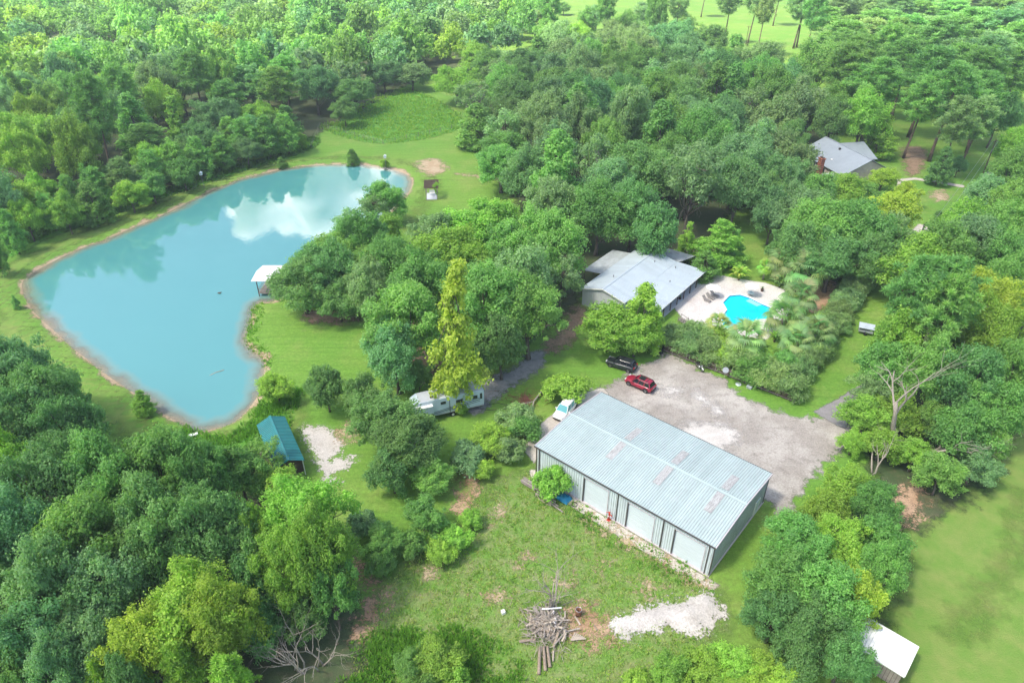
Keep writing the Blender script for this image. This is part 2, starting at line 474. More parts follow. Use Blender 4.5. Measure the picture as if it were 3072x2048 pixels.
LAYERS = []
def patch(name, poly, mat, step=1.0, margin=3.0, hole=None, smooth=True):
    """a sheet of other ground laid a few millimetres over the lawn, with its distance to the edge"""
    P = smooth_poly(poly, 5) if smooth else np.array(poly, float)
    bb = (P[:, 0].min() - margin, P[:, 0].max() + margin, P[:, 1].min() - margin, P[:, 1].max() + margin)
    lev = 1 + max([l for b, l in LAYERS if b[0] < bb[1] and b[1] > bb[0] and b[2] < bb[3] and b[3] > bb[2]], default=0)
    LAYERS.append((bb, lev))
    lift = .004 * lev
    xs = np.arange(P[:, 0].min() - margin - step, P[:, 0].max() + margin + step, step)
    ys = np.arange(P[:, 1].min() - margin - step, P[:, 1].max() + margin + step, step)
    me, A = grid_mesh(name, xs, ys, lambda X, Y: ground_z(X, Y) + lift, mat, (lambda X, Y: signed(P, X, Y)) if hole is None else (lambda X, Y: np.minimum(signed(P, X, Y), -6 * (signed(hole, X, Y) + .12))), lambda a: a > -margin)
    a = me.attributes.new('edge', 'FLOAT', 'POINT'); a.data.foreach_set('value', A.astype(np.float32))
    return setting(name, me)

# pond: bank, bed, water
P = POND
xs = np.arange(P[:, 0].min() - 5, P[:, 0].max() + 5, .8); ys = np.arange(P[:, 1].min() - 5, P[:, 1].max() + 5, .8)
me, A = grid_mesh('pond_bank', xs, ys, lambda X, Y: ground_z(X, Y) + .02, 'bank_sand', lambda X, Y: signed(P, X, Y), lambda a: a > -3.5)
a = me.attributes.new('edge', 'FLOAT', 'POINT'); a.data.foreach_set('value', (A + .28).astype(np.float32))
setting('pond_bank', me)
me, A = grid_mesh('pond_water', xs, ys, lambda X, Y: np.full(X.shape, WATER_Z), 'pond_water', lambda X, Y: signed(P, X, Y), lambda a: a > -.5)
a = me.attributes.new('shore', 'FLOAT', 'POINT'); a.data.foreach_set('value', A.astype(np.float32))
me.polygons.foreach_set('use_smooth', [True] * len(me.polygons))
setting('pond_water', me)

# grass of other kinds
patch('dry_bank_grass', [(-97.8, 115.9), (-98.5, 125.4), (-94.8, 134.9), (-87.4, 146.9), (-80.5, 162.1), (-71.5, 177.5), (-57.7, 186.9), (-41.0, 188.4), (-26.8, 181.8), (-19.6, 168.2), (-21.4, 145.6), (-23.7, 140.7), (-21.6, 171.5), (-29.5, 184.7), (-50.9, 189.2), (-70.6, 174.8), (-85.6, 143.1), (-95.6, 123.4), (-93.2, 112.4), (-85.8, 102.9), (-70.4, 90.0), (-55.2, 78.2), (-44.6, 70.6), (-36.6, 71.5), (-35.0, 78.2), (-29.0, 74.3), (-33.1, 67.9), (-41.8, 63.9), (-57.6, 74.3), (-71.5, 84.7), (-82.7, 91.9)], 'dry_grass', 1.5, 4)
patch('field_grass', [(46.9, 55.2), (60.4, 65.5), (76.8, 82.4), (78.5, 80.3), (49.9, 35.3), (35.4, 35.3), (37.8, 42.1)], 'dry_grass', 1.5, 4)
patch('paddock_grass', [(-60.9, 218.8), (-38.2, 201.4), (-16.0, 218.8), (-25.7, 250.2), (-40.7, 270.0), (-51.1, 253.3), (-55.1, 227.4)], 'lush_grass', 1.5, 3)
patch('bank_edge_grass', [(-110.5, 140.7), (-104.6, 145.6), (-89.9, 159.1), (-79.4, 180.0), (-63.0, 208.0), (-57.8, 197.2), (-74.6, 173.1), (-87.4, 153.5), (-98.6, 134.9), (-102.0, 125.4)], 'lush_grass', 1.5, 3)
patch('yard_grass', [(-5.0, 58.6), (3.0, 63.9), (7.9, 56.5), (14.8, 51.4), (21.3, 46.2), (19.9, 40.6), (15.6, 36.2), (4.9, 34.5), (-12.5, 34.5), (-16.9, 36.2), (-15.0, 41.6), (-14.0, 46.2), (-10.3, 49.6), (-5.8, 53.3)], 'rough_grass', 1.2, 4)
patch('pond_corner_grass', [(-45.1, 71.9), (-41.3, 69.7), (-37.3, 70.1), (-35.7, 76.2), (-34.4, 80.3), (-31.2, 80.3), (-31.8, 71.5), (-34.9, 66.3), (-41.4, 65.5)], 'lush_grass', 1.2, 3)
# leaf litter under the woods
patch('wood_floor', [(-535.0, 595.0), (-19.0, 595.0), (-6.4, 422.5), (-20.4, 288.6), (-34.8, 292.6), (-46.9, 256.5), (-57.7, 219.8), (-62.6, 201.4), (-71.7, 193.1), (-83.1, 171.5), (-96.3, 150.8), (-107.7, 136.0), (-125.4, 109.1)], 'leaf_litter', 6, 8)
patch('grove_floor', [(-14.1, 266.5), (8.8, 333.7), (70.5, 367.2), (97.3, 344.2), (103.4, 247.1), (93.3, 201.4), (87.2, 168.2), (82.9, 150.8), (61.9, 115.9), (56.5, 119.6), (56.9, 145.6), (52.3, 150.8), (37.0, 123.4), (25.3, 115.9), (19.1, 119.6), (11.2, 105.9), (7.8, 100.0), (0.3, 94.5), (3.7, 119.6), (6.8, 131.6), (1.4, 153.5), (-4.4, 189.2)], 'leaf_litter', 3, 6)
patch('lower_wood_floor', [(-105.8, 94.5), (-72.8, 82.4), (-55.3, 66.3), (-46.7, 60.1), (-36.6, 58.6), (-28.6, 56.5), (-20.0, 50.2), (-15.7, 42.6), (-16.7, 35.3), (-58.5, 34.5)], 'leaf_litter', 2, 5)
patch('pine_floor', [(112.3, 195.1), (104.2, 174.8), (108.5, 176.5), (118.8, 193.1), (118.1, 199.3)], 'straw', 2, 4)
patch('thicket_floor', [(52.1, 77.2), (66.9, 97.2), (78.5, 115.9), (107.7, 131.6), (78.2, 84.7), (60.1, 63.1), (50.6, 56.5), (45.1, 55.9), (46.5, 67.1)], 'leaf_litter', 1.5, 4)
patch('warehouse_thicket_floor', [(35.7, 56.5), (42.8, 58.6), (43.0, 51.4), (38.2, 44.1), (33.7, 38.8), (26.6, 40.2), (27.2, 44.6), (31.4, 50.2)], 'leaf_litter', 1.2, 3)
patch('grove_straw', [(-24.9, 107.5), (-18.4, 105.9), (-12.4, 91.9), (-11.0, 84.7), (-14.2, 83.5), (-21.7, 97.2)], 'straw', 1, 3)
patch('bank_straw', [(-35.8, 104.1), (-32.3, 105.6), (-28.0, 103.6), (-26.7, 100.7), (-31.6, 99.3), (-35.7, 100.7)], 'straw', 1, 3)
patch('trailer_straw', [(7.6, 97.2), (11.2, 105.9), (13.3, 102.9), (11.2, 95.8), (7.2, 90.6), (4.5, 91.9)], 'straw', 1, 2.5)
# bare ground
patch('gravel_lot', [(12.4, 79.7), (16.7, 83.5), (22.1, 88.2), (24.6, 90.4), (28.6, 86.4), (31.9, 83.5), (32.8, 79.7), (35.9, 77.2), (39.9, 74.4), (44.0, 74.1), (46.5, 71.9), (44.3, 68.8), (37.3, 62.3), (32.1, 56.5), (31.0, 57.9), (23.8, 65.5), (17.9, 74.3)], 'gravel', .8, 3)
patch('chalky_lot', [(22.9, 71.9), (26.8, 73.3), (30.1, 71.9), (30.6, 69.7), (27.6, 67.1), (28.9, 65.5), (25.8, 64.2), (23.1, 67.1)], 'chalk', .7, 3)
patch('chalky_streak', [(27.2, 80.3), (27.9, 79.2), (29.5, 76.7), (29.8, 75.4), (28.9, 75.7), (27.2, 78.7)], 'chalk', .4, 1.5)
patch('chalky_spot', [(21.5, 80.8), (23.9, 81.3), (24.7, 80.5), (22.6, 79.7)], 'chalk', .4, 1.5)
patch('concrete_pad', [(1.4, 67.9), (4.2, 73.3), (7.1, 76.7), (9.8, 79.7), (13.5, 81.3), (14.3, 79.7), (3.6, 66.7), (2.9, 65.0)], 'concrete', .4, 1, smooth=False)
patch('warehouse_apron', [(2.9, 63.9), (8.1, 58.6), (12.8, 54.5), (17.1, 50.7), (21.5, 47.0), (21.8, 46.5), (20.4, 46.2), (16.4, 49.6), (11.2, 54.0), (6.5, 58.3), (2.7, 62.3)], 'concrete', .4, 1)
patch('apron_dirt', [(7.5, 57.9), (12.2, 54.2), (17.0, 50.2), (21.4, 46.5), (19.5, 46.2), (15.5, 49.6), (10.2, 53.6)], 'pale_dirt', .5, 2)
patch('lot_driveway', [(42.7, 75.7), (47.4, 78.7), (51.0, 81.3), (53.1, 82.4), (50.3, 78.2), (45.6, 71.9), (44.1, 73.5)], 'asphalt', .4, 1, smooth=False)
patch('far_driveway', [(95.5, 138.3), (103.3, 148.1), (110.7, 157.7), (124.5, 174.8), (125.6, 174.1), (110.2, 154.9), (99.7, 140.7), (95.1, 134.9)], 'asphalt', .8, 1.5)
patch('turning_apron', [(82.9, 133.3), (88.5, 139.5), (91.2, 141.9), (91.5, 136.0), (87.9, 132.7), (82.8, 131.6)], 'concrete', .7, 1)
patch('house_walk', [(83.0, 136.0), (99.5, 170.8), (104.6, 172.1), (109.1, 169.8), (114.5, 166.3), (113.3, 164.5), (108.3, 168.2), (103.8, 170.5), (99.8, 169.2)], 'concrete', .5, 1, smooth=False)
patch('trailer_pad', [(-6.6, 76.7), (-5.0, 82.4), (0.3, 86.4), (2.7, 90.6), (5.1, 90.4), (4.3, 85.8), (0.9, 82.4), (-2.9, 78.2), (-4.7, 75.2)], 'crushed_stone', .6, 2)
patch('sand_lot', [(-28.7, 71.9), (-26.1, 72.4), (-23.9, 70.6), (-22.3, 68.4), (-23.5, 65.9), (-20.4, 66.3), (-21.0, 64.6), (-22.6, 63.1), (-21.7, 61.5), (-23.3, 61.5), (-24.6, 64.6), (-26.5, 67.9)], 'white_sand', .5, 2)
patch('sand_lot_fringe', [(-24.7, 71.5), (-21.1, 74.3), (-19.4, 71.9), (-21.9, 69.2)], 'pale_dirt', .5, 2)
patch('dirt_path', [(-18.4, 49.6), (-17.5, 49.9), (-15.4, 48.4), (-13.5, 45.7), (-13.5, 43.1), (-14.5, 41.1), (-16.0, 40.2), (-15.4, 43.6), (-15.4, 46.2)], 'dirt', .6, 2)
patch('thicket_dirt', [(-6.3, 62.3), (-4.7, 63.1), (-4.6, 60.1), (-5.5, 56.5), (-7.0, 57.2)], 'dirt', .6, 2)
patch('pile_dirt', [(5.5, 43.6), (7.3, 44.1), (10.2, 42.1), (10.4, 40.2), (7.0, 39.7), (5.4, 41.1)], 'dirt', .6, 2)
patch('far_lawn_dirt', [(-14.5, 175.5), (-7.6, 174.8), (0.5, 172.1), (2.1, 168.2), (-2.9, 169.8), (-13.2, 173.4)], 'pale_dirt', 1, 2)
patch('pergola_dirt', [(-26.6, 185.4), (-20.1, 187.3), (-17.1, 180.0), (-19.0, 174.1), (-23.6, 174.8)], 'pale_dirt', 1, 2)
patch('drive_lawn_dirt', [(103.4, 162.1), (107.7, 163.0), (106.5, 157.7), (102.4, 154.9), (101.0, 156.3)], 'pale_dirt', .8, 2)
patch('shade_dirt', [(53.2, 112.4), (60.2, 115.9), (59.2, 109.1), (53.7, 102.9), (52.5, 105.9)], 'dirt', .8, 3)
patch('thicket_clearing', [(47.1, 60.1), (50.5, 61.5), (48.9, 57.2), (45.7, 54.9), (45.5, 56.5)], 'dirt', .6, 2)
patch('field_track', [(61.4, 58.6), (54.7, 50.2), (48.4, 44.6), (43.4, 41.1), (43.5, 40.6), (49.1, 44.4), (55.4, 50.2), (60.9, 56.5)], 'dry_grass', .8, 3.5)
patch('south_track', [(-28.7, 58.6), (-31.5, 55.9), (-34.2, 57.9), (-32.6, 59.3)], 'pale_dirt', .8, 2)
patch('pool_deck', [(28.3, 107.5), (33.0, 113.3), (39.1, 118.1), (42.8, 115.9), (48.0, 114.2), (50.5, 111.6), (50.1, 105.9), (46.6, 100.0), (41.9, 94.5), (38.0, 95.8), (34.1, 97.8), (29.6, 100.7)], 'deck', .25, 1, hole=POOL, smooth=False)
for k, pl_ in enumerate(([(-2.9, 57.2), (-1.4, 57.9), (-0.6, 56.2), (-1.8, 55.2)], [(4.4, 47.3), (6.3, 47.9), (7.1, 46.5), (5.2, 45.7)], [(13.1, 46.8), (15.1, 47.3), (15.7, 45.7), (13.7, 44.9)], [(-3.5, 45.7), (-1.2, 46.2), (-0.3, 44.9), (-2.5, 44.4)], [(-10.1, 47.9), (-7.9, 49.0), (-6.8, 47.9), (-8.6, 46.8)], [(8.8, 49.6), (10.3, 50.2), (10.6, 49.0), (9.1, 48.4)], [(0.7, 50.2), (2.6, 50.8), (3.1, 49.6), (1.4, 49.0)])):
    patch('bare_patch', pl_, 'pale_dirt', .5, 2.5)
# sand heap
bm = MB()
def heap(name, poly, h, mat, seed, step=.45):
    P = smooth_poly(poly, 5); rs = np.random.RandomState(seed)
    cen = [(rs.uniform(P[:, 0].min(), P[:, 0].max()), rs.uniform(P[:, 1].min(), P[:, 1].max()), rs.uniform(.7, 1.8), rs.uniform(.3, 1)) for _ in range(26)]
    xs = np.arange(P[:, 0].min() - 1, P[:, 0].max() + 1, step); ys = np.arange(P[:, 1].min() - 1, P[:, 1].max() + 1, step)
    def zf(X, Y):
        s = np.clip(signed(P, X, Y).reshape(X.shape), 0, 1.6) / 1.6
        n = sum(k * np.exp(-((X - a) ** 2 + (Y - b) ** 2) / (2 * r * r * .3)) for a, b, r, k in cen)
        return .05 + h * s * (.35 + .45 * n)
    me, A = grid_mesh(name, xs, ys, zf, mat, lambda X, Y: signed(P, X, Y), lambda a: a > -.8)
    a = me.attributes.new('edge', 'FLOAT', 'POINT'); a.data.foreach_set('value', A.astype(np.float32))
    me.polygons.foreach_set('use_smooth', [True] * len(me.polygons))
    o = bpy.data.objects.new(name, me); C.objects.link(o); return o
tag(heap('sand_heap', [(10.3, 42.6), (13.6, 43.9), (17.3, 44.6), (20.2, 45.6), (21.5, 43.6), (20.7, 42.1), (18.3, 40.9), (15.3, 41.4), (11.7, 40.4), (10.1, 41.4)], .5, 'white_sand', 3), 'heap of white sand spread beside the debris pile', 'sand heap', kind='stuff')

# swimming pool
pr = thing('swimming_pool', 'freeform bright blue swimming pool sunk in the pale deck', 'pool', (0, 0, 0))
m = MB(); n = len(POOL)
m.add([(x, y, -.015) for x, y in POOL] + [(x, y, -1.3) for x, y in POOL], [(i, (i + 1) % n, n + (i + 1) % n, n + i) for i in range(n)])
m.build('basin_wall', 'pool_tile', pr)
m = MB(); m.add([(x, y, -.20) for x, y in POOL], [tuple(range(n))]); m.build('water', 'pool_water', pr)
m = MB()
cen = POOL.mean(0)
outp = []
for i in range(n):
    a, b, c = POOL[i - 1], POOL[i], POOL[(i + 1) % n]
    d1 = (b - a) / np.linalg.norm(b - a); d2 = (c - b) / np.linalg.norm(c - b)
    nn = np.array([-(d1[1] + d2[1]), d1[0] + d2[0]]); nn /= np.linalg.norm(nn) + 1e-9
    q = b + nn * .38
    if signed(POOL, [q[0]], [q[1]])[0] > 0: q = b - nn * .38
    outp.append(q)
POOLO = np.array(outp)
for i in range(n):
    j = (i + 1) % n
    m = MB()
    a, b, c, d = POOL[i], POOL[j], POOLO[j], POOLO[i]
    m.add([(*a, .07), (*b, .07), (*c, .07), (*d, .07), (*a, -.10), (*b, -.10), (*c, -.10), (*d, -.10)], [(0, 1, 2, 3), (0, 4, 5, 1), (3, 2, 6, 7), (1, 5, 6, 2), (0, 3, 7, 4)])
    m.build('coping', 'white_paint', pr)
m = MB(); m.prism([(43.25, 108.35), (44.75, 106.25), (43.75, 105.75), (42.35, 107.7)], -.6, -.16); m.build('step', 'pool_shell', pr)

# clouds: one overhead that shades the near ground, one far off that the pond mirrors
def cloud(name, loc, rad, seed, mat, lump=.25, sub=5, freq=3.0):
    bm = bmesh.new(); bmesh.ops.create_icosphere(bm, subdivisions=sub, radius=1)
    from mathutils import noise as mn
    for v in bm.verts:
        d = v.co.normalized(); q = Vector((d.x * freq, d.y * freq, d.z * freq)) + Vector((seed * 7.1, seed * 3.3, 0))
        k = 1 + lump * (mn.fractal(q, 1.0, 2.0, 5)) + lump * .6 * abs(mn.noise(q * 2.3))
        v.co = Vector((d.x * rad[0], d.y * rad[1], d.z * rad[2])) * k
        if v.co.z < 0: v.co.z *= .35
    me = bpy.data.meshes.new(name); bm.to_mesh(me); bm.free(); me.materials.append(M[mat])
    me.polygons.foreach_set('use_smooth', [True] * len(me.polygons))
    o = bpy.data.objects.new(name, me); C.objects.link(o); o.location = loc; return o

# ------------------------------------------------------------------ trees
def unit(v): return v / (np.linalg.norm(v, axis=1, keepdims=True) + 1e-9)
def leaves(rs, P, N, size, asp, fold=.12):
    n = len(P)
    t = unit(np.cross(N, unit(rs.normal(size=(n, 3))))); b = np.cross(N, t)
    s = (size * rs.uniform(.55, 1.5, n))[:, None]
    return np.stack([P - t * s * .5, P + b * s * asp * .5 + N * s * fold, P + t * s * .5, P - b * s * asp * .5 + N * s * fold], 1)
def clump_leaves(rs, cen, rad, leaf, asp, cover, flat=.85, droop=0.0, up=.55, rand=.6):
    V = []; T = []
    for c_, r_ in zip(cen, rad):
        n_ = max(8, int(4 * math.pi * r_ * r_ * cover / (leaf * leaf * asp * .5)))
        d = unit(rs.normal(size=(n_, 3)))
        d = d[(d[:, 2] > -.35) | (rs.rand(n_) < .35)]
        n_ = len(d)
        el_ = rs.uniform(.7, 1.35, 3)
        p = c_ + d * el_ * (r_ * (rs.uniform(.5, 1.12, n_) + (rs.rand(n_) < .10) * rs.uniform(0, .6, n_)))[:, None] * np.array([1, 1, flat])
        p = p + .22 * r_ * np.sin(p[:, [1, 2, 0]] * 5.1 + c_[0]) + .12 * r_ * np.sin(p[:, [2, 0, 1]] * 11.3)
        N = unit(d * .7 + np.array([0, 0, up]) + rs.normal(size=(n_, 3)) * rand * .85)
        L = leaves(rs, p, N, leaf, asp)
        if droop: L[:, 2, 2] -= droop * leaf
        V.append(L)
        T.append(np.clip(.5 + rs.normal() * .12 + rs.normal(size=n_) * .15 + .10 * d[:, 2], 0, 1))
    return np.concatenate(V), np.concatenate(T)
def limbs(rs, h, top, cen, n, r0, mat='bark', wob=.25, sides=6):
    m = MB()
    k = 6
    pts = [(wob * math.sin(i * 1.3 + rs.rand()) * i / k, wob * math.cos(i * 1.7 + rs.rand()) * i / k, top * i / k - (.25 if i == 0 else 0)) for i in range(k + 1)]
    m.tube(pts, [r0 * (1.35 if i == 0 else 1 - .62 * i / k) for i in range(k + 1)], sides + 1)
    idx = rs.permutation(len(cen))[:n]
    for i in idx:
        c_ = cen[i]; j = rs.randint(2, k + 1); a = Vector(pts[j]); b = Vector(c_)
        mid = (a + b) / 2 + Vector((rs.normal() * .2, rs.normal() * .2, -.12 * (b - a).length))
        m.tube([a, mid, b], [r0 * .38, r0 * .24, r0 * .07], sides - 1)
    return m.mesh('trunk', mat, True)
PROTO = {}
def proto(kind, h, w, tr, V, T, mat): PROTO.setdefault(kind, []).append((h, w, tr, arrays_mesh('crown', V, 4, mat, T), V, T))

def shell(rs, n, Rx, z0, z1, lo=.5, zmin=-.45, prof=None):
    d = unit(rs.normal(size=(n * 4, 3))); d = d[d[:, 2] > zmin][:n]
    r = rs.uniform(lo ** 2, 1, len(d)) ** .5
    zc = (z0 + z1) / 2; hz = (z1 - z0) / 2
    p = d * r[:, None] * np.array([Rx, Rx, hz]); p[:, 2] += zc
    return p
def ang_noise(rs, k=5):
    ph = rs.uniform(0, 6.28, k); am = rs.uniform(.05, .17, k)
    return lambda a: 1 + sum(am[i] * np.sin((i + 1) * a + ph[i]) for i in range(k))
for v in range(4):          # broad oaks
    rs = np.random.RandomState(10 + v); h, w_ = 12.0, 11.0
    cen = shell(rs, 112, w_ / 2 * .86, 2.4, h * .95, .5, -.55)
    f = ang_noise(rs); a = np.arctan2(cen[:, 1], cen[:, 0]); cen[:, :2] *= f(a)[:, None]
    cen[:, 2] += rs.normal(size=len(cen)) * .35
    rad = rs.uniform(.4, 1.0, len(cen)) ** 1.4 * 1.35
    V, T = clump_leaves(rs, cen, rad, .27, .62, .95)
    proto('oak', h, w_, limbs(rs, h, 6.5, cen, 14, .34), V, T, 'leaf')
for v in range(4):          # rounded broadleaves
    rs = np.random.RandomState(30 + v); h, w_ = 9.0, 8.0
    cen = shell(rs, 84, w_ / 2 * .84, 1.2, h * .94, .45, -.6)
    f = ang_noise(rs); a = np.arctan2(cen[:, 1], cen[:, 0]); cen[:, :2] *= f(a)[:, None]
    cen[:, 2] += rs.normal(size=len(cen)) * .3
    rad = rs.uniform(.4, 1.0, len(cen)) ** 1.4 * 1.15
    V, T = clump_leaves(rs, cen, rad, .25, .62, .95)
    proto('round', h, w_, limbs(rs, h, 5.0, cen, 12, .20), V, T, 'leaf')
for v in range(2):          # tall narrow sweetgum
    rs = np.random.RandomState(50 + v); h, w_ = 14.0, 7.0
    z = np.linspace(.5, h * .97, 130); pr = np.interp(z / h, [0, .1, .2, .3, .42, .52, .8, 1], [.25, .35, .85, 1.0, .8, .5, .40, .10])
    a = rs.uniform(0, 6.28, len(z)); r = pr * w_ / 2 * rs.uniform(.15, .92, len(z))
    cen = np.stack([r * np.cos(a) + .06 * (z - 3), r * np.sin(a), z], 1)
    V, T = clump_leaves(rs, cen, rs.uniform(.35, .8, len(cen)) * (.7 + .4 * pr), .30, .7, .8)
    proto('tall', h, w_, limbs(rs, h, 12, cen, 18, .18), V, T, 'leaf')
for v in range(2):          # thin crowns with limbs showing
    rs = np.random.RandomState(60 + v); h, w_ = 9.0, 7.0
    cen = shell(rs, 46, w_ / 2 * .86, 1.8, h * .96, .4, -.6)
    V, T = clump_leaves(rs, cen, rs.uniform(.4, .85, len(cen)), .30, .5, .62)
    proto('wisp', h, w_, limbs(rs, h, 6.5, cen, 40, .17, 'dead_wood' if v else 'bark'), V, T, 'leaf')
def needle_tree(rs, h, R, z0, nw, per, prof, tufts, nl, r0, bend=.0, nlen=.62):
    m = MB(); k = 8
    pts = [(bend * math.sin(i * .5) * i / k, bend * .6 * math.cos(i * .7) * i / k, h * i / k * .98 - (.25 if i == 0 else 0)) for i in range(k + 1)]
    m.tube(pts, [r0 * (1.25 if i == 0 else 1 - .88 * i / k) for i in range(k + 1)], 7)
    C_ = []; 
    for i in range(nw):
        s = (i + rs.uniform(-.3, .3)) / (nw - 1); s = min(1, max(0, s)); z = z0 + (h * .97 - z0) * s
        Rr = R * prof(s); a0 = rs.rand() * 6.28
        for j in range(per):
            a = a0 + j * 6.28 / per + rs.normal() * .35; L = Rr * rs.uniform(.6, 1.08)
            e = np.array([math.cos(a) * L, math.sin(a) * L, z + L * rs.uniform(.05, .38)])
            b = np.array([0, 0, z])
            m.tube([tuple(b), tuple((b + e) / 2 + np.array([0, 0, -.08 * L])), tuple(e)], [r0 * .22, r0 * .14, r0 * .05], 4, False)
            for q in range(tufts):
                u = 1 - q / tufts * .72
                C_.append(b + (e - b) * u + rs.normal(size=3) * .22 * (1 + .3 * q))
    C_ = np.array(C_); n = len(C_)
    d = unit(rs.normal(size=(n * nl, 3)) + np.array([0, 0, .55]))
    cc = np.repeat(C_, nl, 0); tt = np.repeat(rs.normal(size=n) * .2, nl)
    side = unit(np.cross(d, unit(rs.normal(size=(len(d), 3)))))
    L = (nlen * rs.uniform(.7, 1.25, len(d)))[:, None]; wd = .13
    V = np.stack([cc, cc + d * L * .5 + side * wd * .5, cc + d * L, cc + d * L * .5 - side * wd * .5], 1)
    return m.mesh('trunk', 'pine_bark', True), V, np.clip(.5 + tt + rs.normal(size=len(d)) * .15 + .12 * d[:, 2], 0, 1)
for v in range(3):          # tall pines, bare below
    rs = np.random.RandomState(70 + v)
    tr, V, T = needle_tree(rs, 20, 3.9, 10.0, 11, 5, lambda s: np.interp(s, [0, .25, .7, 1], [.55, 1, .8, .25]), 5, 34, .24, .5, .8)
    proto('pine', 20, 8.0, tr, V, T, 'needle')
for v in range(3):          # young pines, green to near the ground
    rs = np.random.RandomState(80 + v)
    tr, V, T = needle_tree(rs, 9, 2.8, 1.3, 12, 5, lambda s: np.interp(s, [0, .2, .6, 1], [.7, 1, .72, .12]), 5, 34, .13, .15, .62)
    proto('ypine', 9, 5.8, tr, V, T, 'needle')
for v in range(2):          # feathery cypress in tiers
    rs = np.random.RandomState(90 + v); h, w_ = 9.0, 6.0
    cen = []; rad = []
    for i in range(13):
        s = i / 12; z = 1.0 + 7.6 * s; Rr = w_ / 2 * np.interp(s, [0, .15, .6, 1], [.75, .95, .62, .08])
        for j in range(8 if i < 9 else 4):
            a = rs.rand() * 6.28; r = Rr * rs.uniform(.4, .92); cen.append((r * math.cos(a), r * math.sin(a), z + rs.normal() * .2 - .15 * r)); rad.append(rs.uniform(.42, .8) * (1.1 - .4 * s))
    V, T = clump_leaves(rs, np.array(cen), np.array(rad), .30, .38, .8, .5, .35)
    proto('cypress', h, w_, limbs(rs, h, 8.2, np.array(cen), 20, .15), V, T, 'leaf')
for v in range(2):          # dense conical broadleaves
    rs = np.random.RandomState(95 + v); h, w_ = 11.0, 6.0
    z = rs.uniform(.9, h * .97, 130); pr = np.interp(z / h, [0, .15, .45, .8, 1], [.7, 1, .82, .38, .05])
    a = rs.uniform(0, 6.28, len(z)); r = pr * w_ / 2 * rs.uniform(.45, .86, len(z)) ** .7
    cen = np.stack([r * np.cos(a), r * np.sin(a), z], 1)
    V, T = clump_leaves(rs, cen, rs.uniform(.4, .8, len(cen)) * (.7 + .35 * pr), .28, .68, .9)
    proto('cone', h, w_, limbs(rs, h, 9.5, cen, 14, .17), V, T, 'leaf')
for v in range(3):          # shrubs, leafy to the ground
    rs = np.random.RandomState(110 + v); h, w_ = 3.2, 4.0
    cen = shell(rs, 42, w_ / 2 * .78, -.5, h * .88, .5, -.1)
    cen[:, :2] *= ang_noise(rs)(np.arctan2(cen[:, 1], cen[:, 0]))[:, None]; cen[:, 2] = np.maximum(cen[:, 2], .3)
    V, T = clump_leaves(rs, cen, rs.uniform(.3, .62, len(cen)), .22, .5, 1.15)
    V[:, :, 2] = np.maximum(V[:, :, 2], .02)
    proto('shrub', h, w_, limbs(rs, h, 1.6, cen, 9, .07), V, T, 'leaf')
for v in range(3):          # hedge bushes, fine drooping leaves
    rs = np.random.RandomState(120 + v); h, w_ = 3.4, 4.2
    cen = shell(rs, 40, w_ / 2 * .8, -.8, h * .9, .5, -.1); cen[:, 2] = np.maximum(cen[:, 2] + rs.normal(size=len(cen)) * .2, .3)
    V, T = clump_leaves(rs, cen, rs.uniform(.32, .66, len(cen)), .30, .22, .95, .9, .5, .2, .9)
    V[:, :, 2] = np.maximum(V[:, :, 2], .02)
    proto('bush', h, w_, limbs(rs, h, 2.0, cen, 12, .06), V, T, 'leaf')

# one fan frond and one strap frond, shared by all palms and plants
def fan_frond():
    V = []; T = []; rs = np.random.RandomState(5)
    pet = 1.15
    V.append([(0, -.03, 0), (pet, -.03, .28), (pet, .03, .28), (0, .03, 0)]); T.append(.5)
    n = 17
    for k in range(n):
        a = (k / (n - 1) - .5) * 3.5; L = 1.05 * (1 - .12 * abs(a) / 1.75) * rs.uniform(.9, 1.05)
        d = np.array([math.cos(a), math.sin(a), 0]); s = np.array([-d[1], d[0], 0]) * .075
        b = np.array([pet, 0, .28]); mid = b + d * L * .55 + np.array([0, 0, .05]); tip = b + d * L + np.array([0, 0, -.30 - .2 * rs.rand()])
        V.append([b, mid + s, tip, mid - s]); T.append(rs.uniform(.3, .8))
    return arrays_mesh('frond', np.array(V, float), 4, 'blade', np.array(T))
def strap_frond():
    V = []; T = []
    for i in range(5):
        z = lambda u: 1.25 * math.sin(u * 2.3) * .75; x = lambda u: 1.5 * u
        w_ = lambda u: .13 * math.sin(min(1, u * .85 + .12) * math.pi) + .015
        u0, u1 = i / 5, (i + 1) / 5
        V.append([(x(u0), -w_(u0), z(u0)), (x(u1), -w_(u1), z(u1)), (x(u1), w_(u1), z(u1)), (x(u0), w_(u0), z(u0))]); T.append(.35 + .08 * i)
    return arrays_mesh('frond', np.array(V, float), 4, 'blade', np.array(T))
FAN = fan_frond(); STRAP = strap_frond()
m = MB(); m.tube([(0, 0, -.2), (.03, .02, 1), (0, .04, 2.2), (.02, 0, 3.2)], [.24, .17, .16, .19], 9); PALM_TRUNK = m.mesh('trunk', 'grey_wood', True)
m = MB(); m.tube([(0, 0, -.1), (0, 0, .35)], [.2, .14], 9); STUB = m.mesh('stem', 'brown_wood', True)

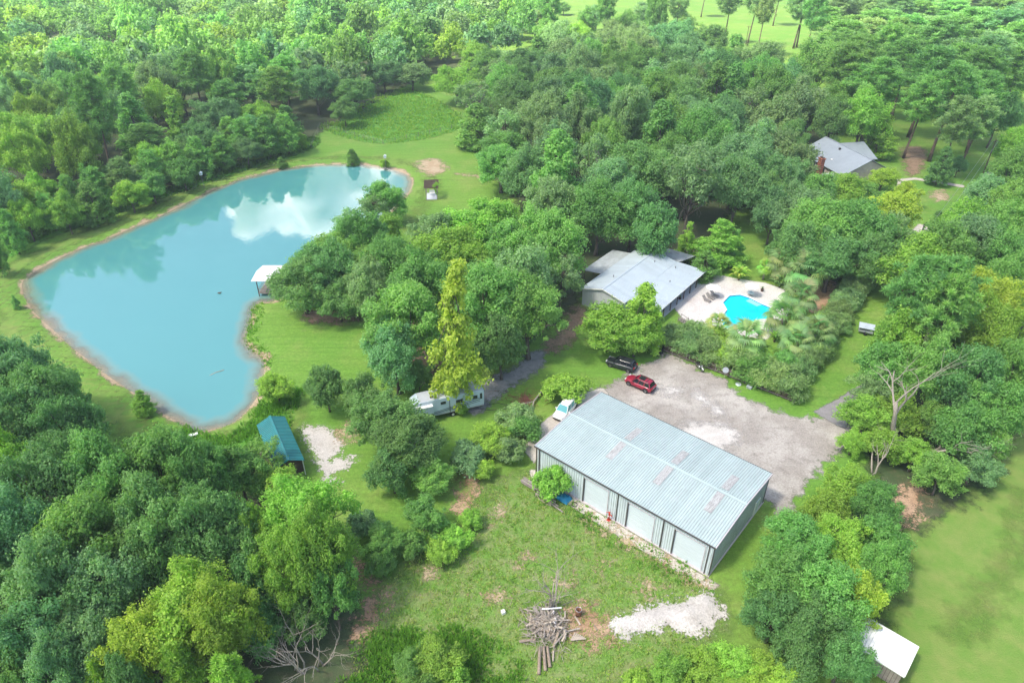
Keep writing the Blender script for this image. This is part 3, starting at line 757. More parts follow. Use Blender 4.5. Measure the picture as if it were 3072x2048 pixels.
ZONES = ['trees above the dirt path', 'trees against the warehouse front wall', 'trees along the bottom edge below the sand pile', 'trees along the driveway by the hedge', 'trees along the top edge of the view', 'trees around the grey-roofed house', 'trees at the bottom of the lower wood', 'trees at the edge of the weedy yard', 'trees at the foot of the tall yellow-green tree', 'trees at the top edge beyond the central wood', "trees at the water's edge of the pond", 'trees before the grey-roofed house', 'trees beside the concrete pad', 'trees beside the green-roofed shed', 'trees beside the parked cars', 'plants beside the pool', 'trees beside the warehouse end wall', 'trees beside the white travel trailer', 'trees beyond the pool house', 'trees in front of the travel trailer', 'trees in the eighth row of the central wood', 'trees in the fifth row of the central wood', 'trees in the fifth row of the far wood', 'trees in the fourth row of the central wood', 'trees in the fourth row of the far wood', 'trees in the fourth row of the pine wood', 'trees in the front row behind the young pines', 'trees in the front row of the central wood', 'trees in the front row of the far wood', 'trees in the front row of the pine wood', 'trees in the grove between pond and trailer', 'trees in the hedge along the picket fence', 'trees in the hedge beside the driveway lawn', 'trees in the lower wood', 'trees in the ninth row of the central wood', 'trees in the pine stand by the house', 'trees in the row along the far bank', 'trees in the second row behind the young pines', 'trees in the second row of the central wood', 'trees in the second row of the far wood', 'trees in the second row of the pine wood', 'trees in the seventh row of the central wood', 'trees in the sixth row of the central wood', 'trees in the thicket behind the warehouse yard', 'trees in the thicket round the dead trees', 'trees in the third row of the central wood', 'trees in the third row of the far wood', 'trees in the third row of the pine wood', 'trees on the bank east of the pond', 'trees on the driveway lawn', 'trees on the edge of the far wood', 'trees on the lawn beyond the house', 'trees on the slope west of the pond', 'trees on the sunlit far meadow', 'trees round the fenced paddock']
TREES = [  # kind, x, y, height, width, turn, leaf colour, label, zone
('oak',-21.7,49.0,12.7,8.6,3.1,(0.311,0.599,0.117),'broad bright green tree above the dirt path, second from the left',0),
('oak',-17.9,43.8,14.1,6.9,1.5,(0.253,0.450,0.084),'broad bright green tree above the dirt path, rightmost',0),
('oak',-21.2,43.1,12.8,6.4,0.4,(0.273,0.485,0.091),'broad bright green tree above the dirt path, leftmost',0),
('round',-17.1,41.4,10.2,5.0,1.9,(0.177,0.391,0.113),'rounded green tree above the dirt path',0),
('round',-25.2,48.2,11.5,4.4,6.1,(0.271,0.472,0.087),'rounded bright green tree above the dirt path',0),
('shrub',5.0,59.5,4.8,4.6,3.9,(0.317,0.604,0.117),'rounded bright green shrub against the warehouse front wall',1),
('round',14.3,35.3,4.0,4.3,4.6,(0.252,0.469,0.090),'rounded bright green tree along the bottom edge below the sand pile, leftmost',2),
('round',17.2,35.9,4.0,4.7,0.2,(0.314,0.507,0.089),'rounded yellow-green tree along the bottom edge below the sand pile, leftmost',2),
('round',19.9,36.2,4.5,4.7,2.5,(0.337,0.606,0.114),'rounded bright green tree along the bottom edge below the sand pile, second from the left',2),
('round',22.3,35.3,4.0,4.7,2.0,(0.357,0.549,0.094),'rounded yellow-green tree along the bottom edge below the sand pile, second from the left',2),
('round',24.5,34.3,4.0,4.3,4.6,(0.375,0.594,0.103),'rounded yellow-green tree along the bottom edge below the sand pile, rightmost',2),
('round',19.9,34.1,3.5,4.3,4.1,(0.325,0.514,0.090),'rounded bright green tree along the bottom edge below the sand pile, rightmost',2),
('shrub',11.1,34.6,3.5,3.5,1.5,(0.348,0.555,0.098),'rounded bright green shrub along the bottom edge below the sand pile',2),
('oak',74.5,107.5,15.4,11.1,2.1,(0.208,0.405,0.110),'broad green tree along the driveway by the hedge, leftmost',3),
('oak',81.5,111.1,15.4,12.4,5.1,(0.219,0.395,0.184),'broad grey-green tree along the driveway by the hedge',3),
('oak',91.5,118.7,15.4,12.0,5.1,(0.260,0.499,0.134),'broad green tree along the driveway by the hedge, third from the left',3),
('oak',101.0,129.5,15.4,10.7,0.2,(0.271,0.488,0.127),'broad green tree along the driveway by the hedge, rightmost',3),
('oak',113.3,151.2,14.1,11.0,5.3,(0.216,0.415,0.112),'broad green tree along the driveway by the hedge, fifth from the left',3),
('oak',85.0,107.4,14.1,10.2,3.8,(0.207,0.443,0.126),'broad green tree along the driveway by the hedge, fourth from the left',3),
('oak',71.7,90.7,15.4,9.4,3.8,(0.412,0.553,0.088),'broad yellow-green tree along the driveway by the hedge',3),
('oak',68.1,80.8,15.4,9.0,2.3,(0.270,0.451,0.082),'broad bright green tree along the driveway by the hedge',3),
('oak',80.1,96.3,15.4,8.6,0.9,(0.240,0.475,0.130),'broad green tree along the driveway by the hedge, sixth from the left',3),
('oak',66.6,73.5,14.1,7.8,5.7,(0.240,0.464,0.126),'broad green tree along the driveway by the hedge, seventh from the left',3),
('oak',66.1,84.5,12.8,7.8,1.7,(0.221,0.464,0.131),'broad green tree along the driveway by the hedge, second from the left',3),
('pine',59.7,83.3,20.5,9.1,3.9,(0.185,0.407,0.125),'tall green pine along the driveway by the hedge, second from the left',3),
('pine',57.3,86.5,19.2,9.0,2.4,(0.185,0.412,0.127),'tall green pine along the driveway by the hedge, leftmost',3),
('pine',60.9,80.5,19.2,8.1,3.6,(0.276,0.514,0.144),'tall green pine along the driveway by the hedge, rightmost',3),
('round',69.8,105.7,14.1,11.0,3.0,(0.306,0.534,0.099),'rounded bright green tree along the driveway by the hedge, second from the left',3),
('round',102.7,141.0,12.8,11.0,6.3,(0.260,0.487,0.232),'rounded grey-green tree along the driveway by the hedge',3),
('round',89.2,124.5,12.8,9.4,6.0,(0.297,0.562,0.108),'rounded bright green tree along the driveway by the hedge, third from the left',3),
('round',130.5,175.2,12.8,8.3,1.8,(0.317,0.596,0.115),'rounded bright green tree along the driveway by the hedge, rightmost',3),
('round',55.5,82.7,12.8,8.9,0.8,(0.283,0.514,0.097),'rounded bright green tree along the driveway by the hedge, leftmost',3),
('pine',17.2,333.5,30.7,11.7,0.7,(0.246,0.517,0.155),'tall green pine along the top edge of the view, leftmost',4),
('pine',42.7,337.7,30.7,11.8,3.4,(0.215,0.452,0.136),'tall green pine along the top edge of the view, second from the left',4),
('pine',76.1,343.5,30.7,12.0,4.7,(0.251,0.451,0.191),'tall olive green pine along the top edge of the view, leftmost',4),
('pine',111.7,332.8,29.4,11.7,1.6,(0.291,0.432,0.166),'tall olive green pine along the top edge of the view, rightmost',4),
('pine',128.0,319.7,29.4,12.3,5.6,(0.215,0.484,0.150),'tall green pine along the top edge of the view, rightmost',4),
('pine',138.0,355.6,30.7,13.5,4.9,(0.228,0.446,0.121),'tall green pine along the top edge of the view, third from the left',4),
('round',65.9,346.1,28.2,11.0,3.3,(0.220,0.451,0.126),'rounded green tree along the top edge of the view',4),
('cypress',101.3,188.6,13.0,11.3,6.0,(0.305,0.529,0.098),'feathery bright green cypress around the grey-roofed house',5),
('oak',57.1,129.2,14.1,12.5,2.5,(0.233,0.406,0.187),'broad grey-green tree around the grey-roofed house',5),
('oak',59.0,120.5,14.1,13.6,6.2,(0.271,0.523,0.141),'broad green tree around the grey-roofed house, leftmost',5),
('oak',65.6,119.5,14.1,13.5,3.1,(0.199,0.432,0.124),'broad green tree around the grey-roofed house, rightmost',5),
('oak',59.9,148.3,14.1,10.7,4.4,(0.221,0.430,0.182),'broad bluish green tree around the grey-roofed house',5),
('oak',57.6,110.7,11.5,12.0,2.3,(0.182,0.389,0.137),'broad dark green tree around the grey-roofed house, third from the left',5),
('oak',65.0,110.7,11.5,10.3,3.1,(0.203,0.397,0.133),'broad dark green tree around the grey-roofed house, rightmost',5),
('oak',69.8,169.9,15.4,10.2,2.2,(0.197,0.382,0.127),'broad dark green tree around the grey-roofed house, leftmost',5),
('oak',88.0,191.1,16.6,11.9,5.2,(0.183,0.347,0.115),'broad dark green tree around the grey-roofed house, second from the left',5),
('round',77.0,131.2,12.8,11.2,1.7,(0.445,0.605,0.097),'rounded yellow-green tree around the grey-roofed house, second from the left',5),
('round',72.8,119.1,11.5,10.0,2.3,(0.312,0.500,0.220),'rounded grey-green tree around the grey-roofed house',5),
('round',52.5,116.2,11.5,8.9,1.8,(0.211,0.417,0.141),'rounded dark green tree around the grey-roofed house, rightmost',5),
('round',53.5,131.2,12.8,8.8,3.6,(0.169,0.345,0.150),'rounded bluish green tree around the grey-roofed house',5),
('round',90.3,160.8,7.0,7.9,1.6,(0.396,0.586,0.098),'rounded yellow-green tree around the grey-roofed house, leftmost',5),
('round',81.0,151.4,6.5,10.1,5.1,(0.256,0.477,0.127),'rounded green tree around the grey-roofed house',5),
('round',55.6,143.1,11.5,8.4,5.5,(0.209,0.387,0.126),'rounded dark green tree around the grey-roofed house, leftmost',5),
('round',91.6,152.2,6.0,6.1,1.0,(0.458,0.615,0.098),'rounded yellow-green tree around the grey-roofed house, rightmost',5),
('oak',-29.2,37.7,12.8,8.5,2.5,(0.348,0.561,0.098),'broad yellow-green tree at the bottom of the lower wood, second from the left',6),
('oak',-25.9,37.0,12.8,6.3,2.0,(0.334,0.485,0.081),'broad yellow-green tree at the bottom of the lower wood, rightmost',6),
('oak',-31.3,35.1,11.5,6.6,5.8,(0.420,0.573,0.092),'broad yellow-green tree at the bottom of the lower wood, leftmost',6),
('ypine',-28.1,33.4,9.0,4.1,1.3,(0.257,0.445,0.082),'young bright green pine at the bottom of the lower wood, second from the left',6),
('ypine',-24.2,33.2,8.0,4.1,3.1,(0.301,0.538,0.101),'young bright green pine at the bottom of the lower wood, rightmost',6),
('ypine',-34.6,32.7,8.0,3.3,3.9,(0.352,0.564,0.100),'young bright green pine at the bottom of the lower wood, leftmost',6),
('round',-7.0,36.4,4.5,4.8,0.0,(0.275,0.452,0.081),'rounded bright green tree at the edge of the weedy yard',7),
('round',-9.2,36.4,4.0,3.6,2.6,(0.198,0.390,0.106),'rounded green tree at the edge of the weedy yard',7),
('shrub',-5.0,35.1,3.5,3.5,6.2,(0.294,0.529,0.100),'rounded bright green shrub at the edge of the weedy yard',7),
('shrub',-8.5,34.7,3.5,3.5,0.6,(0.215,0.393,0.103),'rounded green shrub at the edge of the weedy yard',7),
('shrub',-7.4,75.8,2.2,3.2,0.6,(0.243,0.453,0.087),'rounded bright green shrub at the foot of the tall yellow-green tree',8),
('oak',17.4,333.1,17.9,15.1,6.0,(0.265,0.516,0.140),'broad green tree at the top edge beyond the central wood, second from the left',9),
('oak',27.3,321.0,16.6,14.6,1.6,(0.348,0.607,0.113),'broad bright green tree at the top edge beyond the central wood, leftmost',9),
('oak',43.1,326.6,16.6,14.8,2.6,(0.281,0.431,0.185),'broad grey-green tree at the top edge beyond the central wood',9),
('oak',67.7,310.2,16.6,14.1,0.8,(0.236,0.474,0.131),'broad green tree at the top edge beyond the central wood, third from the left',9),
('oak',81.5,310.2,16.6,14.1,1.8,(0.352,0.573,0.102),'broad bright green tree at the top edge beyond the central wood, rightmost',9),
('oak',12.0,382.3,19.2,14.6,5.9,(0.237,0.497,0.140),'broad green tree at the top edge beyond the central wood, leftmost',9),
('oak',83.7,265.2,15.4,10.5,1.7,(0.226,0.406,0.105),'broad green tree at the top edge beyond the central wood, rightmost',9),
('round',53.4,345.5,17.9,13.3,3.1,(0.213,0.425,0.117),'rounded green tree at the top edge beyond the central wood, rightmost',9),
('round',35.4,358.8,17.9,11.5,0.1,(0.221,0.461,0.130),'rounded green tree at the top edge beyond the central wood, leftmost',9),
('cone',-43.6,183.5,4.5,4.5,1.1,(0.209,0.397,0.106),"conical green tree at the water's edge of the pond",10),
('cypress',-51.8,75.5,4.0,3.6,3.9,(0.270,0.509,0.098),"feathery bright green cypress at the water's edge of the pond",10),
('cypress',-87.6,104.7,2.6,1.8,5.2,(0.206,0.455,0.131),"feathery green cypress at the water's edge of the pond, leftmost",10),
('cypress',-62.2,180.5,3.0,3.3,5.7,(0.221,0.412,0.109),"feathery green cypress at the water's edge of the pond, rightmost",10),
('round',-33.5,77.8,5.5,5.2,6.2,(0.360,0.583,0.104),"rounded bright green tree at the water's edge of the pond",10),
('shrub',-34.6,180.1,3.0,3.0,2.0,(0.344,0.557,0.099),"rounded bright green shrub at the water's edge of the pond",10),
('round',67.7,144.1,10.9,10.6,1.8,(0.236,0.472,0.130),'rounded green tree before the grey-roofed house',11),
('round',75.2,147.4,10.2,10.2,4.0,(0.328,0.543,0.098),'rounded bright green tree before the grey-roofed house',11),
('round',-2.6,67.3,4.6,5.6,5.3,(0.345,0.550,0.097),'rounded bright green tree beside the concrete pad',12),
('shrub',0.7,71.7,4.2,6.5,1.4,(0.308,0.487,0.212),'rounded grey-green shrub beside the concrete pad, rightmost',12),
('shrub',-5.2,64.3,3.6,5.8,3.0,(0.220,0.400,0.188),'rounded grey-green shrub beside the concrete pad, leftmost',12),
('shrub',1.7,69.7,3.8,4.6,1.0,(0.185,0.397,0.113),'rounded green shrub beside the concrete pad',12),
('shrub',-0.6,66.1,3.4,5.3,3.9,(0.249,0.400,0.176),'rounded grey-green shrub beside the concrete pad, second from the left',12),
('shrub',7.8,79.0,4.0,6.6,4.6,(0.354,0.579,0.104),'rounded bright green shrub beside the concrete pad, rightmost',12),
('shrub',-3.6,62.5,2.5,3.3,4.5,(0.376,0.597,0.105),'rounded bright green shrub beside the concrete pad, leftmost',12),
('round',-32.1,58.7,8.0,6.6,1.4,(0.193,0.400,0.112),'rounded green tree beside the green-roofed shed',13),
('wisp',-30.3,61.6,7.0,6.3,1.9,(0.242,0.449,0.119),'thin-leaved green tree beside the green-roofed shed',13),
('wisp',-27.2,57.8,6.0,5.1,0.6,(0.350,0.572,0.102),'thin-leaved bright green tree beside the green-roofed shed',13),
('cone',20.4,91.4,12.0,7.6,2.8,(0.376,0.610,0.109),'conical bright green tree beside the parked cars',14),
('round',15.4,91.1,8.5,10.2,6.1,(0.297,0.518,0.096),'rounded bright green tree beside the parked cars, leftmost',14),
('round',19.3,89.5,8.0,6.7,4.6,(0.286,0.522,0.099),'rounded bright green tree beside the parked cars, rightmost',14),
('cycad',49.9,112.3,1.6,4.7,4.7,(0.182,0.350,0.116),'long-bladed dark green plant beside the pool',15),
('cycad',43.1,115.3,1.8,5.1,1.0,(0.334,0.529,0.093),'long-bladed bright green plant beside the pool, leftmost',15),
('cycad',43.0,93.9,1.6,3.2,4.4,(0.240,0.457,0.088),'long-bladed bright green plant beside the pool, rightmost',15),
('cycad',38.2,88.7,1.8,3.4,4.0,(0.282,0.505,0.095),'long-bladed bright green plant beside the pool, second from the left',15),
('palm',51.4,115.1,4.8,7.4,6.2,(0.272,0.443,0.185),'fan-leaved pale green palm beside the pool, fourth from the left',15),
('palm',53.5,110.9,5.5,7.5,1.7,(0.287,0.482,0.205),'fan-leaved pale green palm beside the pool, seventh from the left',15),
('palm',49.4,102.0,5.0,6.7,4.2,(0.248,0.428,0.184),'fan-leaved pale green palm beside the pool, sixth from the left',15),
('palm',44.6,96.2,4.4,6.5,2.9,(0.256,0.421,0.177),'fan-leaved pale green palm beside the pool, third from the left',15),
('palm',36.5,89.4,4.6,6.5,5.6,(0.319,0.547,0.234),'fan-leaved pale green palm beside the pool, second from the left',15),
('palm',33.5,94.7,3.6,4.3,0.1,(0.369,0.538,0.212),'fan-leaved pale green palm beside the pool, leftmost',15),
('palm',47.6,90.5,4.8,6.5,3.8,(0.253,0.430,0.184),'fan-leaved pale green palm beside the pool, rightmost',15),
('palm',47.8,115.6,3.6,3.1,5.8,(0.310,0.600,0.117),'fan-leaved bright green palm beside the pool',15),
('palm',44.6,89.4,4.0,5.5,1.2,(0.282,0.476,0.203),'fan-leaved pale green palm beside the pool, fifth from the left',15),
('oak',40.7,54.5,7.0,5.4,2.5,(0.180,0.397,0.115),'broad green tree beside the warehouse end wall, fourth from the left',16),
('oak',29.9,47.8,8.0,6.8,3.0,(0.222,0.494,0.143),'broad green tree beside the warehouse end wall, second from the left',16),
('oak',33.9,47.8,8.0,5.9,3.0,(0.348,0.592,0.108),'broad bright green tree beside the warehouse end wall',16),
('oak',26.7,43.5,8.0,7.3,1.0,(0.199,0.406,0.113),'broad green tree beside the warehouse end wall, leftmost',16),
('oak',30.0,41.5,9.0,7.5,2.4,(0.238,0.511,0.146),'broad green tree beside the warehouse end wall, third from the left',16),
('oak',24.8,40.0,7.0,5.8,1.6,(0.154,0.339,0.121),'broad dark green tree beside the warehouse end wall, leftmost',16),
('oak',27.7,38.2,8.0,6.0,1.8,(0.163,0.334,0.115),'broad dark green tree beside the warehouse end wall, second from the left',16),
('oak',37.0,44.5,8.0,4.8,0.2,(0.254,0.518,0.144),'broad green tree beside the warehouse end wall, rightmost',16),
('oak',29.8,36.0,7.0,4.7,3.0,(0.188,0.417,0.149),'broad dark green tree beside the warehouse end wall, rightmost',16),
('round',39.1,57.5,6.5,5.8,3.7,(0.325,0.538,0.097),'rounded bright green tree beside the warehouse end wall, rightmost',16),
('round',34.7,53.5,7.0,5.3,1.3,(0.279,0.449,0.080),'rounded bright green tree beside the warehouse end wall, leftmost',16),
('round',38.3,48.3,8.0,5.4,2.7,(0.208,0.451,0.129),'rounded green tree beside the warehouse end wall',16),
('round',32.7,41.5,8.0,5.0,5.9,(0.416,0.588,0.096),'rounded yellow-green tree beside the warehouse end wall',16),
('round',26.0,36.0,6.0,4.7,4.2,(0.173,0.341,0.115),'rounded dark green tree beside the warehouse end wall',16),
('tall',-7.8,76.2,23.3,9.4,0.2,(0.426,0.570,0.090),'tall narrow yellow-green tree beside the white travel trailer',17),
('cypress',40.2,121.2,10.0,10.9,3.1,(0.308,0.583,0.113),'feathery bright green cypress beyond the pool house, rightmost',18),
('cypress',34.6,123.9,8.0,5.6,4.6,(0.355,0.602,0.110),'feathery bright green cypress beyond the pool house, leftmost',18),
('cypress',36.3,115.9,6.0,6.5,4.9,(0.198,0.399,0.110),'feathery green cypress beyond the pool house, leftmost',18),
('cypress',43.7,122.2,7.0,6.0,0.9,(0.244,0.506,0.142),'feathery green cypress beyond the pool house, rightmost',18),
('oak',17.0,126.1,15.4,13.1,1.1,(0.184,0.395,0.113),'broad green tree beyond the pool house, rightmost',18),
('oak',24.0,127.7,15.4,10.4,4.3,(0.193,0.423,0.150),'broad dark green tree beyond the pool house',18),
('oak',6.7,112.1,16.6,12.4,0.3,(0.267,0.527,0.144),'broad green tree beyond the pool house, leftmost',18),
('round',4.8,105.7,14.1,9.0,5.2,(0.223,0.450,0.124),'rounded green tree beyond the pool house',18),
('round',27.6,120.5,14.1,9.1,0.3,(0.183,0.414,0.149),'rounded dark green tree beyond the pool house',18),
('wisp',8.4,103.1,11.5,7.7,2.5,(0.252,0.419,0.188),'thin-leaved grey-green tree beyond the pool house',18),
('oak',-16.0,68.3,9.0,8.9,0.7,(0.206,0.394,0.131),'broad dark green tree in front of the travel trailer, leftmost',19),
('oak',-12.0,63.3,9.0,8.5,5.4,(0.167,0.311,0.101),'broad dark green tree in front of the travel trailer, rightmost',19),
('round',-25.8,75.7,8.0,5.7,0.6,(0.174,0.346,0.117),'rounded dark green tree in front of the travel trailer, leftmost',19),
('round',-19.8,72.4,8.5,6.4,5.8,(0.185,0.346,0.113),'rounded dark green tree in front of the travel trailer, second from the left',19),
('round',-14.3,60.0,7.0,6.2,3.4,(0.162,0.343,0.120),'rounded dark green tree in front of the travel trailer, rightmost',19),
('cone',85.1,278.9,17.9,14.0,5.2,(0.247,0.509,0.142),'conical green tree in the eighth row of the central wood',20),
('oak',69.2,285.3,17.4,14.3,0.7,(0.197,0.400,0.173),'broad bluish green tree in the eighth row of the central wood',20),
('oak',28.7,271.1,18.3,13.9,0.2,(0.252,0.523,0.147),'broad green tree in the eighth row of the central wood, leftmost',20),
('oak',5.0,268.3,15.4,16.2,4.5,(0.141,0.302,0.106),'broad dark green tree in the eighth row of the central wood',20),
('oak',44.0,277.3,21.0,14.0,2.9,(0.315,0.486,0.209),'broad grey-green tree in the eighth row of the central wood, second from the left',20),
('oak',75.1,271.4,15.3,12.7,4.0,(0.184,0.361,0.098),'broad green tree in the eighth row of the central wood, rightmost',20),
('oak',19.7,278.5,17.0,14.0,2.5,(0.235,0.378,0.166),'broad grey-green tree in the eighth row of the central wood, leftmost',20),
('oak',62.2,276.0,15.9,12.6,1.3,(0.260,0.479,0.226),'broad grey-green tree in the eighth row of the central wood, rightmost',20),
('oak',46.0,265.5,17.3,14.9,2.5,(0.189,0.382,0.106),'broad green tree in the eighth row of the central wood, third from the left',20),
('oak',33.3,282.1,14.9,14.3,1.9,(0.195,0.388,0.106),'broad green tree in the eighth row of the central wood, second from the left',20),
('wisp',-0.6,280.9,13.5,16.5,5.2,(0.322,0.526,0.234),'thin-leaved grey-green tree in the eighth row of the central wood',20),
('cone',45.2,226.6,16.5,13.9,5.4,(0.241,0.505,0.142),'conical green tree in the fifth row of the central wood, leftmost',21),
('cone',60.6,210.4,21.2,14.5,3.1,(0.208,0.396,0.106),'conical green tree in the fifth row of the central wood, second from the left',21),
('cone',68.1,220.4,19.2,12.7,1.0,(0.232,0.500,0.143),'conical green tree in the fifth row of the central wood, rightmost',21),
('oak',1.5,217.6,16.2,14.4,3.2,(0.186,0.364,0.122),'broad dark green tree in the fifth row of the central wood, leftmost',21),
('oak',43.8,211.2,19.0,14.6,4.8,(0.235,0.440,0.117),'broad green tree in the fifth row of the central wood, leftmost',21),
('oak',22.1,221.3,19.0,12.1,4.5,(0.280,0.440,0.191),'broad grey-green tree in the fifth row of the central wood, leftmost',21),
('oak',89.8,220.1,15.0,15.1,1.4,(0.281,0.514,0.135),'broad green tree in the fifth row of the central wood, rightmost',21),
('oak',34.0,221.4,15.9,13.5,4.9,(0.180,0.402,0.144),'broad dark green tree in the fifth row of the central wood, rightmost',21),
('oak',77.6,214.3,20.9,13.0,0.1,(0.230,0.445,0.120),'broad green tree in the fifth row of the central wood, second from the left',21),
('oak',56.1,224.2,14.9,14.5,4.4,(0.289,0.476,0.213),'broad grey-green tree in the fifth row of the central wood, rightmost',21),
('wisp',-12.0,221.5,14.9,13.3,3.2,(0.300,0.485,0.215),'thin-leaved grey-green tree in the fifth row of the central wood',21),
('cone',-145.9,236.3,19.1,14.7,3.7,(0.242,0.438,0.114),'conical green tree in the fifth row of the far wood',22),
('oak',-64.6,232.9,16.6,14.2,1.0,(0.210,0.431,0.187),'broad bluish green tree in the fifth row of the far wood',22),
('pine',-75.6,237.4,17.3,15.1,5.9,(0.276,0.579,0.173),'tall green pine in the fifth row of the far wood',22),
('tall',-135.8,234.3,16.6,9.2,2.8,(0.203,0.441,0.126),'tall narrow green tree in the fifth row of the far wood',22),
('cone',-10.1,197.5,12.5,13.5,0.4,(0.262,0.485,0.128),'conical green tree in the fourth row of the central wood, leftmost',23),
('cone',59.4,195.8,16.6,11.6,0.6,(0.194,0.422,0.121),'conical green tree in the fourth row of the central wood, rightmost',23),
('oak',18.0,209.7,19.7,12.8,6.2,(0.164,0.359,0.128),'broad dark green tree in the fourth row of the central wood, second from the left',23),
('oak',28.4,208.2,15.9,13.3,3.2,(0.271,0.551,0.153),'broad green tree in the fourth row of the central wood',23),
('oak',-0.5,205.2,12.7,12.6,4.6,(0.162,0.298,0.097),'broad dark green tree in the fourth row of the central wood, leftmost',23),
('oak',50.5,202.2,18.5,11.9,2.5,(0.209,0.406,0.136),'broad dark green tree in the fourth row of the central wood, rightmost',23),
('oak',23.0,197.8,20.0,14.2,4.4,(0.181,0.405,0.184),'broad bluish green tree in the fourth row of the central wood',23),
('round',33.7,194.1,17.8,11.8,1.5,(0.253,0.475,0.226),'rounded grey-green tree in the fourth row of the central wood, second from the left',23),
('round',12.2,200.2,19.3,13.6,5.6,(0.209,0.370,0.172),'rounded grey-green tree in the fourth row of the central wood, leftmost',23),
('round',83.0,200.8,19.1,14.4,2.0,(0.266,0.420,0.183),'rounded grey-green tree in the fourth row of the central wood, rightmost',23),
('wisp',68.9,203.9,17.2,12.5,1.1,(0.295,0.461,0.200),'thin-leaved grey-green tree in the fourth row of the central wood',23),
('cone',-166.0,230.5,15.0,12.7,5.9,(0.212,0.406,0.109),'conical green tree in the fourth row of the far wood',24),
('oak',-109.6,219.7,20.1,12.7,3.9,(0.243,0.399,0.178),'broad grey-green tree in the fourth row of the far wood',24),
('oak',-127.1,223.9,15.8,12.4,0.3,(0.319,0.531,0.096),'broad bright green tree in the fourth row of the far wood',24),
('oak',-155.1,225.1,16.5,12.1,4.6,(0.224,0.458,0.199),'broad bluish green tree in the fourth row of the far wood, leftmost',24),
('oak',-108.3,232.0,19.8,13.1,3.5,(0.239,0.456,0.191),'broad bluish green tree in the fourth row of the far wood, rightmost',24),
('pine',-71.4,217.1,17.8,14.2,0.1,(0.217,0.395,0.110),'tall green pine in the fourth row of the far wood, rightmost',24),
('pine',-97.7,221.0,22.4,12.5,5.3,(0.203,0.411,0.121),'tall green pine in the fourth row of the far wood, leftmost',24),
('pine',-78.3,226.5,14.9,12.4,4.9,(0.182,0.397,0.121),'tall green pine in the fourth row of the far wood, second from the left',24),
('round',-142.3,225.9,21.3,12.5,5.1,(0.197,0.423,0.189),'rounded bluish green tree in the fourth row of the far wood',24),
('round',-118.2,228.9,17.4,12.6,5.2,(0.295,0.538,0.141),'rounded green tree in the fourth row of the far wood, leftmost',24),
('round',-96.1,231.8,21.4,11.8,2.1,(0.288,0.524,0.137),'rounded green tree in the fourth row of the far wood, rightmost',24),
('pine',265.9,420.1,23.0,24.5,3.9,(0.191,0.388,0.115),'tall green pine in the fourth row of the pine wood, leftmost',25),
('pine',238.8,396.5,19.8,21.2,0.2,(0.281,0.417,0.160),'tall olive green pine in the fourth row of the pine wood, second from the left',25),
('pine',289.5,427.8,23.8,26.8,1.6,(0.250,0.399,0.160),'tall olive green pine in the fourth row of the pine wood, rightmost',25),
('pine',213.1,398.8,18.3,22.0,3.3,(0.253,0.409,0.165),'tall olive green pine in the fourth row of the pine wood, leftmost',25),
('pine',280.7,408.7,17.0,26.1,0.2,(0.280,0.536,0.153),'tall green pine in the fourth row of the pine wood, rightmost',25),
('pine',245.9,414.8,16.9,26.7,1.4,(0.230,0.436,0.182),'tall bluish green pine in the fourth row of the pine wood',25),
('cone',-92.0,141.9,9.7,8.2,3.6,(0.209,0.395,0.105),'conical green tree in the front row behind the young pines',26),
('oak',-71.0,180.4,8.0,7.5,3.6,(0.173,0.326,0.135),'broad bluish green tree in the front row behind the young pines',26),
('round',-83.5,176.9,9.7,8.0,5.2,(0.197,0.381,0.127),'rounded dark green tree in the front row behind the young pines',26),
('round',-108.2,150.0,9.2,7.1,3.1,(0.323,0.626,0.122),'rounded bright green tree in the front row behind the young pines, second from the left',26),
('round',-87.2,148.6,7.6,7.1,0.6,(0.344,0.585,0.107),'rounded bright green tree in the front row behind the young pines, fourth from the left',26),
('round',-95.7,161.5,8.3,6.9,5.6,(0.238,0.451,0.121),'rounded green tree in the front row behind the young pines, leftmost',26),
('round',-84.8,154.4,7.9,7.5,4.1,(0.208,0.442,0.125),'rounded green tree in the front row behind the young pines, second from the left',26),
('round',-81.0,163.0,8.3,7.8,1.0,(0.185,0.400,0.114),'rounded green tree in the front row behind the young pines, rightmost',26),
('round',-90.6,167.6,10.8,7.9,0.3,(0.350,0.630,0.119),'rounded bright green tree in the front row behind the young pines, rightmost',26),
('round',-95.1,136.5,9.8,6.7,0.0,(0.277,0.506,0.096),'rounded bright green tree in the front row behind the young pines, third from the left',26),
('round',-101.1,132.8,10.3,6.9,6.1,(0.339,0.591,0.110),'rounded bright green tree in the front row behind the young pines, leftmost',26),
('cone',9.8,141.4,21.2,13.3,4.1,(0.273,0.551,0.152),'conical green tree in the front row of the central wood',27),
('oak',20.5,141.2,15.3,12.7,2.3,(0.269,0.502,0.239),'broad grey-green tree in the front row of the central wood, second from the left',27),
('oak',50.6,150.8,17.9,12.7,3.0,(0.229,0.425,0.201),'broad grey-green tree in the front row of the central wood, rightmost',27),
('oak',48.0,139.4,16.6,12.1,3.8,(0.218,0.411,0.171),'broad bluish green tree in the front row of the central wood, rightmost',27),
('oak',3.6,149.1,15.1,11.0,4.2,(0.229,0.433,0.180),'broad bluish green tree in the front row of the central wood, leftmost',27),
('oak',7.6,130.8,15.3,12.6,6.0,(0.283,0.459,0.203),'broad grey-green tree in the front row of the central wood, leftmost',27),
('oak',29.0,148.3,17.0,14.2,3.7,(0.212,0.418,0.141),'broad dark green tree in the front row of the central wood',27),
('round',38.9,144.3,18.5,13.9,5.1,(0.216,0.373,0.171),'rounded grey-green tree in the front row of the central wood',27),
('wisp',10.7,157.6,20.4,11.6,1.8,(0.213,0.393,0.185),'thin-leaved grey-green tree in the front row of the central wood, leftmost',27),
